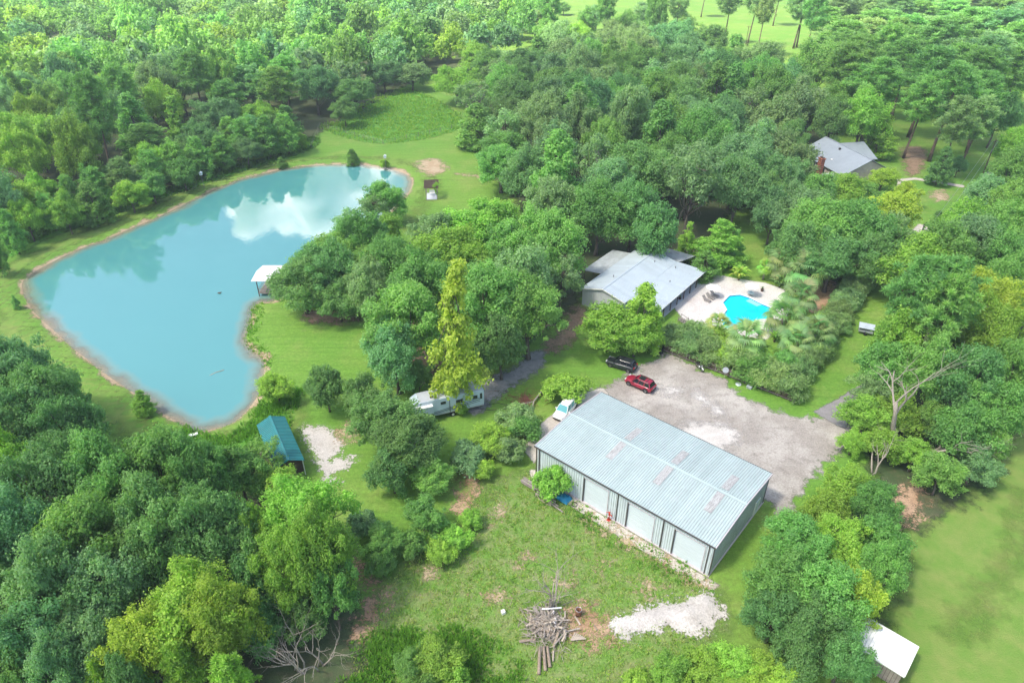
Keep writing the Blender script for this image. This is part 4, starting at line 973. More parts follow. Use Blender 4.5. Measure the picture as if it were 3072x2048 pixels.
('wisp',36.6,134.1,21.6,12.5,3.0,(0.242,0.411,0.187),'thin-leaved grey-green tree in the front row of the central wood, rightmost',27),
('wisp',19.3,151.6,18.5,11.2,0.6,(0.263,0.451,0.206),'thin-leaved grey-green tree in the front row of the central wood, second from the left',27),
('oak',-112.8,156.5,17.7,11.3,5.3,(0.371,0.608,0.109),'broad bright green tree in the front row of the far wood, second from the left',28),
('oak',-102.4,157.5,19.2,11.3,3.6,(0.239,0.412,0.076),'broad bright green tree in the front row of the far wood, rightmost',28),
('oak',-129.6,165.5,17.2,11.5,2.4,(0.176,0.368,0.128),'broad dark green tree in the front row of the far wood',28),
('oak',-119.8,167.1,18.7,13.4,4.7,(0.317,0.569,0.107),'broad bright green tree in the front row of the far wood, leftmost',28),
('oak',-110.1,173.5,18.2,13.2,0.5,(0.215,0.398,0.105),'broad green tree in the front row of the far wood',28),
('oak',-123.0,175.8,14.8,10.5,3.8,(0.286,0.520,0.099),'broad bright green tree in the front row of the far wood, third from the left',28),
('pine',-121.9,153.1,25.9,11.2,2.0,(0.290,0.563,0.162),'tall green pine in the front row of the far wood, leftmost',28),
('pine',-101.7,168.6,26.8,11.1,1.1,(0.176,0.376,0.114),'tall green pine in the front row of the far wood, second from the left',28),
('pine',-93.7,175.3,12.6,12.1,6.2,(0.209,0.399,0.114),'tall green pine in the front row of the far wood, rightmost',28),
('round',-108.8,132.4,19.5,12.3,3.9,(0.280,0.515,0.243),'rounded grey-green tree in the front row of the far wood',28),
('round',-113.7,141.5,16.2,10.3,2.2,(0.209,0.432,0.189),'rounded bluish green tree in the front row of the far wood',28),
('pine',138.0,257.9,22.3,18.3,3.7,(0.179,0.377,0.113),'tall green pine in the front row of the pine wood, fifth from the left',29),
('pine',122.2,269.2,23.7,21.3,0.0,(0.239,0.467,0.134),'tall green pine in the front row of the pine wood, second from the left',29),
('pine',149.4,245.8,21.2,19.0,4.3,(0.185,0.349,0.145),'tall bluish green pine in the front row of the pine wood',29),
('pine',123.5,226.0,24.0,16.0,5.5,(0.182,0.391,0.112),'tall green pine in the front row of the pine wood, sixth from the left',29),
('pine',170.0,258.9,21.7,20.9,1.3,(0.249,0.450,0.191),'tall olive green pine in the front row of the pine wood, rightmost',29),
('pine',144.9,275.5,23.5,17.9,4.5,(0.202,0.381,0.108),'tall green pine in the front row of the pine wood, fourth from the left',29),
('pine',115.9,254.4,21.9,21.3,4.1,(0.193,0.380,0.110),'tall green pine in the front row of the pine wood, leftmost',29),
('pine',123.9,285.1,19.2,19.2,0.9,(0.291,0.460,0.183),'tall olive green pine in the front row of the pine wood, leftmost',29),
('pine',105.3,222.9,23.9,20.1,5.9,(0.228,0.419,0.117),'tall green pine in the front row of the pine wood, third from the left',29),
('pine',164.4,274.3,23.9,21.3,3.4,(0.190,0.386,0.114),'tall green pine in the front row of the pine wood, rightmost',29),
('round',164.4,242.7,15.1,20.0,3.6,(0.227,0.436,0.085),'rounded bright green tree in the front row of the pine wood',29),
('oak',-15.7,85.6,15.4,12.6,1.3,(0.273,0.520,0.140),'broad green tree in the grove between pond and trailer, leftmost',30),
('oak',-16.6,79.9,12.8,9.4,6.1,(0.214,0.461,0.205),'broad bluish green tree in the grove between pond and trailer',30),
('oak',-14.6,95.6,15.4,11.4,2.3,(0.190,0.407,0.116),'broad green tree in the grove between pond and trailer, second from the left',30),
('oak',-9.9,107.4,14.1,14.1,0.4,(0.289,0.493,0.090),'broad bright green tree in the grove between pond and trailer',30),
('oak',-4.3,89.3,16.6,13.7,0.0,(0.234,0.482,0.135),'broad green tree in the grove between pond and trailer, third from the left',30),
('oak',0.6,96.3,16.6,11.4,1.9,(0.296,0.505,0.230),'broad grey-green tree in the grove between pond and trailer',30),
('oak',2.6,88.8,14.1,10.8,2.0,(0.238,0.453,0.121),'broad green tree in the grove between pond and trailer, rightmost',30),
('round',-10.0,125.0,10.2,14.2,0.4,(0.312,0.606,0.118),'rounded bright green tree in the grove between pond and trailer, leftmost',30),
('round',-4.0,127.4,11.5,11.5,4.7,(0.301,0.584,0.114),'rounded bright green tree in the grove between pond and trailer, rightmost',30),
('round',-15.0,123.9,10.2,10.3,4.9,(0.263,0.438,0.197),'rounded grey-green tree in the grove between pond and trailer',30),
('round',-12.4,105.7,12.8,9.1,0.1,(0.183,0.390,0.111),'rounded green tree in the grove between pond and trailer, leftmost',30),
('round',-1.6,83.4,11.5,8.4,6.0,(0.171,0.330,0.110),'rounded dark green tree in the grove between pond and trailer, rightmost',30),
('round',0.3,114.5,12.8,9.6,5.8,(0.254,0.520,0.145),'rounded green tree in the grove between pond and trailer, rightmost',30),
('round',-13.5,79.5,6.0,4.4,2.2,(0.191,0.368,0.122),'rounded dark green tree in the grove between pond and trailer, leftmost',30),
('bush',25.9,92.7,3.6,7.5,4.7,(0.230,0.380,0.154),'fine-leaved olive green bush in the hedge along the picket fence, leftmost',31),
('bush',28.3,90.8,3.6,7.4,3.4,(0.239,0.420,0.176),'fine-leaved olive green bush in the hedge along the picket fence, second from the left',31),
('bush',30.6,88.8,3.7,7.3,3.7,(0.270,0.420,0.166),'fine-leaved olive green bush in the hedge along the picket fence, fourth from the left',31),
('bush',34.9,85.9,3.6,7.1,0.5,(0.307,0.474,0.186),'fine-leaved olive green bush in the hedge along the picket fence, fifth from the left',31),
('bush',36.8,83.5,3.7,7.4,1.9,(0.201,0.400,0.110),'fine-leaved green bush in the hedge along the picket fence, leftmost',31),
('bush',38.9,81.8,3.9,7.3,2.2,(0.318,0.471,0.181),'fine-leaved olive green bush in the hedge along the picket fence, sixth from the left',31),
('bush',40.6,80.1,3.9,7.2,2.4,(0.253,0.409,0.165),'fine-leaved olive green bush in the hedge along the picket fence, rightmost',31),
('bush',30.5,94.2,3.4,6.0,4.4,(0.301,0.478,0.191),'fine-leaved olive green bush in the hedge along the picket fence, third from the left',31),
('bush',41.4,85.5,3.4,6.6,1.5,(0.220,0.480,0.138),'fine-leaved green bush in the hedge along the picket fence, rightmost',31),
('shrub',33.0,87.4,3.2,6.0,3.1,(0.379,0.604,0.106),'rounded bright green shrub in the hedge along the picket fence, second from the left',31),
('shrub',33.4,93.0,3.2,5.3,1.9,(0.307,0.499,0.089),'rounded bright green shrub in the hedge along the picket fence, leftmost',31),
('shrub',39.4,87.4,3.2,6.0,3.3,(0.254,0.450,0.084),'rounded bright green shrub in the hedge along the picket fence, rightmost',31),
('bush',45.3,85.9,3.6,5.2,1.7,(0.235,0.381,0.154),'fine-leaved olive green bush in the hedge beside the driveway lawn, second from the left',32),
('bush',48.5,90.3,3.7,5.4,6.2,(0.268,0.444,0.181),'fine-leaved olive green bush in the hedge beside the driveway lawn, fourth from the left',32),
('bush',51.9,95.3,3.7,5.6,5.9,(0.228,0.381,0.156),'fine-leaved olive green bush in the hedge beside the driveway lawn, sixth from the left',32),
('bush',55.4,100.2,3.7,5.8,5.1,(0.241,0.369,0.144),'fine-leaved olive green bush in the hedge beside the driveway lawn, eighth from the left',32),
('bush',59.2,105.2,3.7,5.9,2.3,(0.216,0.387,0.181),'fine-leaved grey-green bush in the hedge beside the driveway lawn, second from the left',32),
('bush',63.1,110.3,3.6,5.8,2.9,(0.261,0.441,0.200),'fine-leaved grey-green bush in the hedge beside the driveway lawn, fourth from the left',32),
('bush',67.1,115.0,3.4,5.3,0.3,(0.270,0.417,0.179),'fine-leaved grey-green bush in the hedge beside the driveway lawn, sixth from the left',32),
('bush',43.7,83.8,3.7,5.1,2.8,(0.245,0.434,0.183),'fine-leaved olive green bush in the hedge beside the driveway lawn, leftmost',32),
('bush',46.9,87.9,3.7,5.3,1.8,(0.323,0.502,0.198),'fine-leaved olive green bush in the hedge beside the driveway lawn, third from the left',32),
('bush',50.1,92.8,3.8,5.5,3.2,(0.227,0.375,0.153),'fine-leaved olive green bush in the hedge beside the driveway lawn, fifth from the left',32),
('bush',53.5,97.6,3.8,5.7,4.9,(0.271,0.429,0.171),'fine-leaved olive green bush in the hedge beside the driveway lawn, seventh from the left',32),
('bush',57.3,102.7,3.8,5.9,5.7,(0.291,0.479,0.214),'fine-leaved grey-green bush in the hedge beside the driveway lawn, leftmost',32),
('bush',61.1,107.8,3.7,5.7,0.2,(0.242,0.388,0.171),'fine-leaved grey-green bush in the hedge beside the driveway lawn, third from the left',32),
('bush',64.9,112.5,3.6,5.5,2.6,(0.323,0.513,0.224),'fine-leaved grey-green bush in the hedge beside the driveway lawn, fifth from the left',32),
('bush',69.0,117.2,3.4,4.9,5.7,(0.287,0.440,0.189),'fine-leaved grey-green bush in the hedge beside the driveway lawn, rightmost',32),
('bush',54.7,96.9,2.9,4.3,4.7,(0.282,0.493,0.206),'fine-leaved olive green bush in the hedge beside the driveway lawn, rightmost',32),
('shrub',51.5,98.2,3.0,4.4,4.9,(0.324,0.513,0.090),'rounded bright green shrub in the hedge beside the driveway lawn',32),
('oak',-35.0,55.5,12.8,7.9,2.0,(0.184,0.402,0.115),'broad green tree in the lower wood, rightmost',33),
('oak',-39.2,54.7,14.1,9.4,1.5,(0.196,0.395,0.109),'broad green tree in the lower wood, third from the left',33),
('oak',-43.7,52.6,15.4,9.1,3.6,(0.191,0.419,0.120),'broad green tree in the lower wood, second from the left',33),
('oak',-48.4,50.7,15.4,9.4,4.4,(0.143,0.312,0.111),'broad dark green tree in the lower wood, third from the left',33),
('oak',-46.4,43.9,15.4,8.6,1.8,(0.174,0.393,0.179),'broad bluish green tree in the lower wood, leftmost',33),
('oak',-40.8,44.4,15.4,9.2,2.6,(0.228,0.429,0.114),'broad green tree in the lower wood, leftmost',33),
('oak',-35.3,46.0,15.4,8.4,3.5,(0.209,0.411,0.139),'broad dark green tree in the lower wood, fourth from the left',33),
('oak',-29.8,46.2,14.1,8.0,4.8,(0.181,0.374,0.129),'broad dark green tree in the lower wood, rightmost',33),
('oak',-40.8,38.1,15.4,8.0,5.1,(0.229,0.429,0.178),'broad bluish green tree in the lower wood, rightmost',33),
('oak',-36.8,40.2,12.8,7.5,4.6,(0.273,0.487,0.227),'broad grey-green tree in the lower wood, rightmost',33),
('oak',-40.8,34.0,14.1,6.8,5.1,(0.176,0.394,0.179),'broad bluish green tree in the lower wood, second from the left',33),
('oak',-37.3,35.1,11.5,6.2,0.4,(0.229,0.409,0.191),'broad grey-green tree in the lower wood, second from the left',33),
('oak',-37.8,31.9,11.5,5.1,4.8,(0.247,0.466,0.223),'broad grey-green tree in the lower wood, leftmost',33),
('oak',-44.8,38.2,14.1,5.1,2.1,(0.154,0.308,0.105),'broad dark green tree in the lower wood, leftmost',33),
('oak',-41.1,31.6,11.5,4.7,2.8,(0.217,0.416,0.138),'broad dark green tree in the lower wood, second from the left',33),
('round',-24.9,41.9,10.2,5.9,4.2,(0.151,0.340,0.122),'rounded dark green tree in the lower wood, fifth from the left',33),
('round',-32.2,32.4,10.2,4.4,0.3,(0.153,0.322,0.112),'rounded dark green tree in the lower wood, second from the left',33),
('round',-26.9,46.0,10.2,5.3,5.4,(0.210,0.417,0.141),'rounded dark green tree in the lower wood, fourth from the left',33),
('round',-31.9,43.4,10.2,5.6,1.5,(0.170,0.357,0.124),'rounded dark green tree in the lower wood, third from the left',33),
('round',-23.2,38.6,7.0,4.8,5.2,(0.176,0.392,0.140),'rounded dark green tree in the lower wood, sixth from the left',33),
('round',-20.1,40.0,6.0,4.5,3.3,(0.168,0.327,0.109),'rounded dark green tree in the lower wood, rightmost',33),
('round',-37.3,43.8,11.5,5.6,0.7,(0.184,0.344,0.112),'rounded dark green tree in the lower wood, leftmost',33),
('cone',10.3,285.7,16.6,12.9,4.9,(0.202,0.408,0.113),'conical green tree in the ninth row of the central wood',34),
('oak',46.3,299.8,18.7,14.5,6.1,(0.237,0.382,0.168),'broad grey-green tree in the ninth row of the central wood, second from the left',34),
('oak',30.8,293.9,15.7,13.5,3.2,(0.175,0.340,0.144),'broad bluish green tree in the ninth row of the central wood, leftmost',34),
('oak',18.8,300.9,19.9,16.5,2.6,(0.325,0.542,0.244),'broad grey-green tree in the ninth row of the central wood, leftmost',34),
('oak',78.8,296.0,19.8,15.9,1.4,(0.187,0.360,0.120),'broad dark green tree in the ninth row of the central wood',34),
('oak',65.1,298.3,21.4,16.9,6.0,(0.198,0.445,0.202),'broad bluish green tree in the ninth row of the central wood, rightmost',34),
('oak',54.6,309.6,16.3,14.3,0.1,(0.301,0.481,0.211),'broad grey-green tree in the ninth row of the central wood, rightmost',34),
('round',52.7,286.3,15.9,13.1,5.3,(0.254,0.394,0.170),'rounded grey-green tree in the ninth row of the central wood',34),
('wisp',36.0,306.3,15.3,15.9,6.2,(0.270,0.424,0.184),'thin-leaved grey-green tree in the ninth row of the central wood',34),
('oak',104.5,244.8,21.8,18.5,3.0,(0.255,0.484,0.130),'broad green tree in the pine stand by the house, leftmost',35),
('oak',96.4,190.4,17.9,14.9,1.5,(0.304,0.594,0.116),'broad bright green tree in the pine stand by the house',35),
('oak',99.4,210.4,16.6,14.7,0.9,(0.259,0.475,0.125),'broad green tree in the pine stand by the house, rightmost',35),
('pine',111.0,236.6,24.3,18.3,4.6,(0.225,0.427,0.121),'tall green pine in the pine stand by the house, second from the left',35),
('pine',104.6,204.1,23.0,17.0,3.6,(0.245,0.502,0.149),'tall green pine in the pine stand by the house, fourth from the left',35),
('pine',128.4,246.9,25.6,19.0,3.9,(0.265,0.519,0.150),'tall green pine in the pine stand by the house, fifth from the left',35),
('pine',153.8,262.9,25.6,21.1,4.5,(0.186,0.405,0.123),'tall green pine in the pine stand by the house, ninth from the left',35),
('pine',176.8,285.8,25.6,24.1,2.8,(0.233,0.500,0.151),'tall green pine in the pine stand by the house, twelfth from the left',35),
('pine',185.7,280.9,25.6,23.7,4.3,(0.187,0.426,0.195),'tall bluish green pine in the pine stand by the house, second from the left',35),
('pine',120.4,207.8,25.6,18.1,3.0,(0.196,0.435,0.134),'tall green pine in the pine stand by the house, eighth from the left',35),
('pine',115.1,185.1,25.6,15.5,0.8,(0.208,0.449,0.136),'tall green pine in the pine stand by the house, tenth from the left',35),
('pine',132.1,205.1,25.6,17.0,1.2,(0.200,0.406,0.119),'tall green pine in the pine stand by the house, thirteenth from the left',35),
('pine',150.0,225.9,25.6,17.6,2.4,(0.210,0.424,0.183),'tall bluish green pine in the pine stand by the house, leftmost',35),
('pine',110.9,170.2,20.5,11.5,2.5,(0.247,0.407,0.166),'tall olive green pine in the pine stand by the house, leftmost',35),
('pine',118.8,176.9,19.2,11.9,0.7,(0.291,0.484,0.198),'tall olive green pine in the pine stand by the house, rightmost',35),
('pine',155.2,221.0,23.0,15.4,3.4,(0.229,0.453,0.132),'tall green pine in the pine stand by the house, rightmost',35),
('pine',219.4,323.6,23.0,21.7,6.0,(0.215,0.451,0.198),'tall bluish green pine in the pine stand by the house, rightmost',35),
('pine',156.0,322.5,20.5,21.7,5.1,(0.234,0.477,0.133),'tall green pine in the pine stand by the house, third from the left',35),
('pine',139.7,334.6,20.5,19.6,0.9,(0.240,0.470,0.128),'tall green pine in the pine stand by the house, leftmost',35),
('pine',109.3,187.8,21.8,13.4,6.0,(0.279,0.548,0.159),'tall green pine in the pine stand by the house, seventh from the left',35),
('pine',157.0,295.8,21.8,20.0,2.2,(0.238,0.537,0.166),'tall green pine in the pine stand by the house, sixth from the left',35),
('pine',139.7,227.3,23.0,17.7,0.7,(0.248,0.487,0.141),'tall green pine in the pine stand by the house, eleventh from the left',35),
('pine',129.5,192.5,21.8,13.7,2.4,(0.218,0.467,0.141),'tall green pine in the pine stand by the house, fourteenth from the left',35),
('pine',182.4,267.8,23.0,18.2,1.8,(0.258,0.525,0.146),'tall green pine in the pine stand by the house, fifteenth from the left',35),
('round',138.1,197.3,17.9,10.8,0.2,(0.170,0.378,0.136),'rounded dark green tree in the pine stand by the house',35),
('ypine',-100.6,126.7,9.0,6.1,3.9,(0.253,0.523,0.155),'young green pine in the row along the far bank, second from the left',36),
('ypine',-99.6,147.2,9.0,6.4,0.1,(0.242,0.479,0.139),'young green pine in the row along the far bank, fourth from the left',36),
('ypine',-95.2,149.7,10.0,7.9,1.2,(0.220,0.460,0.138),'young green pine in the row along the far bank, fifth from the left',36),
('ypine',-91.4,155.5,10.0,9.7,0.2,(0.248,0.412,0.168),'young olive green pine in the row along the far bank',36),
('ypine',-87.7,161.7,10.0,8.4,3.0,(0.247,0.508,0.151),'young green pine in the row along the far bank, sixth from the left',36),
('ypine',-84.6,168.3,10.0,8.2,6.2,(0.284,0.525,0.147),'young green pine in the row along the far bank, seventh from the left',36),
('ypine',-79.9,171.7,10.0,8.3,4.4,(0.252,0.503,0.147),'young green pine in the row along the far bank, eighth from the left',36),
('ypine',-76.2,177.3,9.0,8.0,5.0,(0.231,0.456,0.132),'young green pine in the row along the far bank, ninth from the left',36),
('ypine',-72.9,186.7,11.0,10.1,4.3,(0.228,0.480,0.144),'young green pine in the row along the far bank, eleventh from the left',36),
('ypine',-67.2,187.5,11.0,8.9,0.5,(0.199,0.414,0.123),'young green pine in the row along the far bank, twelfth from the left',36),
('ypine',-63.0,190.9,11.0,9.1,3.6,(0.268,0.517,0.148),'young green pine in the row along the far bank, rightmost',36),
('ypine',-99.7,138.5,8.0,5.6,1.9,(0.257,0.542,0.163),'young green pine in the row along the far bank, third from the left',36),
('ypine',-97.7,117.0,8.0,4.9,4.5,(0.215,0.412,0.117),'young green pine in the row along the far bank, leftmost',36),
('ypine',-80.5,195.3,9.0,7.4,4.2,(0.295,0.547,0.153),'young green pine in the row along the far bank, tenth from the left',36),
('oak',-74.4,198.0,9.5,8.5,4.2,(0.212,0.477,0.217),'broad bluish green tree in the second row behind the young pines',37),
('round',-68.6,195.1,10.7,7.2,4.4,(0.166,0.312,0.102),'rounded dark green tree in the second row behind the young pines',37),
('cone',36.4,168.8,20.4,14.5,2.8,(0.191,0.414,0.118),'conical green tree in the second row of the central wood',38),
('oak',-1.5,172.6,11.8,13.2,1.2,(0.197,0.408,0.114),'broad green tree in the second row of the central wood, second from the left',38),
('oak',22.5,163.9,18.3,11.8,6.0,(0.253,0.463,0.121),'broad green tree in the second row of the central wood, third from the left',38),
('oak',56.0,160.6,15.4,13.8,0.9,(0.248,0.459,0.218),'broad grey-green tree in the second row of the central wood',38),
('oak',36.7,157.9,15.0,12.4,4.1,(0.201,0.398,0.109),'broad green tree in the second row of the central wood, fourth from the left',38),
('oak',-2.7,161.2,12.1,13.7,5.9,(0.247,0.528,0.150),'broad green tree in the second row of the central wood, leftmost',38),
('oak',45.2,163.8,20.4,12.7,3.5,(0.195,0.427,0.123),'broad green tree in the second row of the central wood, rightmost',38),
('oak',49.8,172.8,20.2,13.7,4.4,(0.239,0.458,0.192),'broad bluish green tree in the second row of the central wood',38),
('round',66.4,161.6,15.3,13.2,2.8,(0.231,0.357,0.154),'rounded grey-green tree in the second row of the central wood, rightmost',38),
('round',9.3,167.5,19.8,11.5,5.2,(0.224,0.357,0.157),'rounded grey-green tree in the second row of the central wood, leftmost',38),
('wisp',60.7,169.8,17.3,11.5,0.4,(0.294,0.529,0.247),'thin-leaved grey-green tree in the second row of the central wood',38),
('cone',-101.0,184.4,18.2,12.2,4.4,(0.243,0.514,0.145),'conical green tree in the second row of the far wood',39),
('oak',-132.0,178.4,15.6,11.0,0.7,(0.220,0.438,0.148),'broad dark green tree in the second row of the far wood, leftmost',39),
('oak',-115.7,183.1,15.3,12.4,5.8,(0.186,0.384,0.133),'broad dark green tree in the second row of the far wood, second from the left',39),
('oak',-83.4,184.5,11.5,12.8,0.4,(0.149,0.328,0.117),'broad dark green tree in the second row of the far wood, rightmost',39),
('oak',-128.8,189.3,17.7,11.1,4.7,(0.303,0.485,0.086),'broad bright green tree in the second row of the far wood',39),
('oak',-107.7,193.5,16.7,12.6,2.6,(0.180,0.357,0.152),'broad bluish green tree in the second row of the far wood',39),
('oak',-150.5,196.2,19.0,13.6,4.7,(0.217,0.479,0.139),'broad green tree in the second row of the far wood',39),
('round',-138.6,189.2,16.7,10.6,3.1,(0.179,0.337,0.140),'rounded bluish green tree in the second row of the far wood',39),
('round',-130.0,200.3,18.9,12.0,5.9,(0.226,0.417,0.110),'rounded green tree in the second row of the far wood',39),
('tall',-119.0,192.9,20.8,8.9,1.5,(0.193,0.415,0.118),'tall narrow green tree in the second row of the far wood',39),
('tall',-95.7,196.3,15.2,8.8,5.6,(0.261,0.508,0.100),'tall narrow bright green tree in the second row of the far wood',39),
('pine',141.9,293.1,21.3,18.2,6.2,(0.354,0.522,0.200),'tall olive green pine in the second row of the pine wood, leftmost',40),
('pine',172.8,306.7,20.1,21.2,5.4,(0.315,0.532,0.219),'tall olive green pine in the second row of the pine wood, second from the left',40),
('pine',200.2,316.9,21.7,22.6,6.2,(0.210,0.467,0.144),'tall green pine in the second row of the pine wood, fourth from the left',40),
('pine',240.9,343.6,23.9,23.8,4.1,(0.220,0.408,0.108),'tall green pine in the second row of the pine wood, rightmost',40),
('pine',169.9,337.2,18.7,21.6,2.0,(0.244,0.503,0.149),'tall green pine in the second row of the pine wood, second from the left',40),
('pine',203.5,339.2,17.3,21.5,4.2,(0.237,0.504,0.152),'tall green pine in the second row of the pine wood, third from the left',40),
('pine',215.8,307.0,19.5,20.1,1.4,(0.222,0.408,0.107),'tall green pine in the second row of the pine wood, fifth from the left',40),
('pine',142.6,310.0,20.0,20.9,3.9,(0.242,0.444,0.116),'tall green pine in the second row of the pine wood, leftmost',40),
('pine',202.2,295.9,23.7,21.6,0.7,(0.229,0.352,0.138),'tall olive green pine in the second row of the pine wood, rightmost',40),
('round',188.3,331.3,15.9,23.7,1.2,(0.272,0.526,0.103),'rounded bright green tree in the second row of the pine wood, leftmost',40),
('round',223.2,339.5,19.0,22.8,3.9,(0.277,0.499,0.094),'rounded bright green tree in the second row of the pine wood, rightmost',40),
('cone',35.4,259.2,19.7,13.1,0.8,(0.233,0.427,0.112),'conical green tree in the seventh row of the central wood',41),
('oak',-3.7,252.9,14.4,14.2,3.3,(0.222,0.357,0.158),'broad grey-green tree in the seventh row of the central wood, leftmost',41),
('oak',57.3,263.4,17.1,13.8,3.1,(0.149,0.320,0.112),'broad dark green tree in the seventh row of the central wood',41),
('oak',-7.8,264.1,15.1,14.0,5.8,(0.182,0.373,0.104),'broad green tree in the seventh row of the central wood, leftmost',41),
('oak',24.6,248.6,19.9,13.4,4.0,(0.286,0.469,0.209),'broad grey-green tree in the seventh row of the central wood, second from the left',41),
('oak',86.5,250.4,21.1,15.7,1.3,(0.306,0.485,0.211),'broad grey-green tree in the seventh row of the central wood, rightmost',41),
('oak',36.2,248.0,18.6,14.2,2.7,(0.185,0.364,0.100),'broad green tree in the seventh row of the central wood, rightmost',41),
('round',21.5,262.3,15.7,13.2,0.6,(0.271,0.467,0.213),'rounded grey-green tree in the seventh row of the central wood, second from the left',41),
('round',70.8,257.2,16.6,12.8,5.7,(0.303,0.558,0.264),'rounded grey-green tree in the seventh row of the central wood, rightmost',41),
('round',13.7,250.7,16.4,13.8,4.5,(0.210,0.391,0.186),'rounded grey-green tree in the seventh row of the central wood, leftmost',41),
('wisp',58.8,252.2,16.1,14.6,0.7,(0.284,0.490,0.225),'thin-leaved grey-green tree in the seventh row of the central wood',41),
('oak',79.3,233.4,19.1,15.6,3.8,(0.251,0.539,0.154),'broad green tree in the sixth row of the central wood, rightmost',42),
('oak',13.7,232.2,15.2,15.2,2.8,(0.194,0.369,0.099),'broad green tree in the sixth row of the central wood, second from the left',42),
('oak',56.6,237.6,16.5,13.1,3.2,(0.192,0.379,0.103),'broad green tree in the sixth row of the central wood, fourth from the left',42),
('oak',39.7,236.5,15.4,15.4,2.4,(0.209,0.410,0.112),'broad green tree in the sixth row of the central wood, third from the left',42),
('oak',-2.4,235.3,15.9,13.9,5.7,(0.265,0.540,0.150),'broad green tree in the sixth row of the central wood, leftmost',42),
('oak',68.4,232.1,20.7,13.7,4.9,(0.168,0.370,0.132),'broad dark green tree in the sixth row of the central wood, rightmost',42),
('oak',68.7,243.5,15.5,14.4,3.9,(0.237,0.368,0.159),'broad grey-green tree in the sixth row of the central wood',42),
('oak',89.4,238.1,16.5,15.7,1.1,(0.225,0.484,0.216),'broad bluish green tree in the sixth row of the central wood',42),
('oak',4.0,245.0,15.4,12.4,2.1,(0.175,0.346,0.117),'broad dark green tree in the sixth row of the central wood, leftmost',42),
('round',29.1,232.3,16.1,13.2,2.4,(0.290,0.456,0.198),'rounded grey-green tree in the sixth row of the central wood',42),
('wisp',47.6,246.8,16.7,13.7,4.2,(0.303,0.548,0.257),'thin-leaved grey-green tree in the sixth row of the central wood',42),
('round',-9.5,60.2,5.0,5.2,5.2,(0.270,0.511,0.137),'rounded green tree in the thicket behind the warehouse yard, rightmost',43),
('round',-13.9,50.2,4.5,4.7,2.6,(0.226,0.445,0.122),'rounded green tree in the thicket behind the warehouse yard, leftmost',43),
('round',-10.0,53.4,5.5,4.9,5.7,(0.205,0.427,0.120),'rounded green tree in the thicket behind the warehouse yard, second from the left',43),
('shrub',-6.5,51.3,3.0,4.3,3.8,(0.324,0.605,0.116),'rounded bright green shrub in the thicket behind the warehouse yard, second from the left',43),
('shrub',-10.8,50.5,3.5,3.8,0.2,(0.204,0.400,0.109),'rounded green shrub in the thicket behind the warehouse yard, rightmost',43),
('shrub',-16.6,53.6,3.5,3.9,3.8,(0.227,0.412,0.193),'rounded grey-green shrub in the thicket behind the warehouse yard',43),
('shrub',-7.8,49.6,2.8,3.8,3.7,(0.329,0.551,0.100),'rounded bright green shrub in the thicket behind the warehouse yard, leftmost',43),
('shrub',-14.2,48.4,3.0,4.2,4.6,(0.197,0.392,0.108),'rounded green shrub in the thicket behind the warehouse yard, leftmost',43),
('shrub',-4.8,54.7,2.6,3.0,5.2,(0.333,0.603,0.114),'rounded bright green shrub in the thicket behind the warehouse yard, rightmost',43),
('oak',56.8,74.6,12.8,8.6,1.1,(0.254,0.487,0.131),'broad green tree in the thicket round the dead trees, leftmost',44),
('oak',59.2,71.6,14.1,8.7,0.5,(0.172,0.385,0.138),'broad dark green tree in the thicket round the dead trees',44),
('oak',61.4,68.1,11.5,7.8,0.8,(0.223,0.470,0.133),'broad green tree in the thicket round the dead trees, rightmost',44),
('round',53.0,78.4,10.2,7.9,4.7,(0.213,0.459,0.131),'rounded green tree in the thicket round the dead trees, leftmost',44),
('round',50.5,76.1,7.0,6.1,1.5,(0.272,0.439,0.194),'rounded grey-green tree in the thicket round the dead trees, leftmost',44),
('round',46.7,70.2,6.5,6.1,5.5,(0.289,0.523,0.099),'rounded bright green tree in the thicket round the dead trees, second from the left',44),
('round',50.6,70.8,7.0,7.1,5.0,(0.269,0.447,0.081),'rounded bright green tree in the thicket round the dead trees, fourth from the left',44),
('round',55.0,69.4,7.0,5.7,0.3,(0.224,0.405,0.105),'rounded green tree in the thicket round the dead trees, second from the left',44),
('round',56.1,64.4,10.2,7.2,4.3,(0.192,0.416,0.119),'rounded green tree in the thicket round the dead trees, fourth from the left',44),
('round',51.2,59.6,6.0,5.5,6.1,(0.258,0.480,0.127),'rounded green tree in the thicket round the dead trees, third from the left',44),
('round',50.3,63.7,5.0,5.5,0.9,(0.304,0.547,0.103),'rounded bright green tree in the thicket round the dead trees, rightmost',44),
('round',47.1,65.8,5.5,5.6,1.5,(0.293,0.498,0.091),'rounded bright green tree in the thicket round the dead trees, third from the left',44),
('round',56.4,61.5,6.0,5.3,2.2,(0.240,0.441,0.208),'rounded grey-green tree in the thicket round the dead trees, rightmost',44),
('round',60.8,66.3,6.0,4.3,5.2,(0.256,0.478,0.127),'rounded green tree in the thicket round the dead trees, rightmost',44),
('round',44.0,66.8,4.0,3.8,2.7,(0.337,0.585,0.108),'rounded bright green tree in the thicket round the dead trees, leftmost',44),
('cone',72.5,190.9,15.6,13.0,0.6,(0.219,0.456,0.128),'conical green tree in the third row of the central wood, rightmost',45),
('cone',18.3,187.8,20.4,14.6,4.9,(0.225,0.472,0.133),'conical green tree in the third row of the central wood, leftmost',45),
('oak',56.1,180.9,18.5,11.4,5.0,(0.183,0.367,0.158),'broad bluish green tree in the third row of the central wood',45),
('oak',48.6,189.6,16.8,12.3,3.7,(0.245,0.441,0.206),'broad grey-green tree in the third row of the central wood, rightmost',45),
('oak',8.1,182.2,20.4,12.9,0.3,(0.266,0.423,0.185),'broad grey-green tree in the third row of the central wood, leftmost',45),
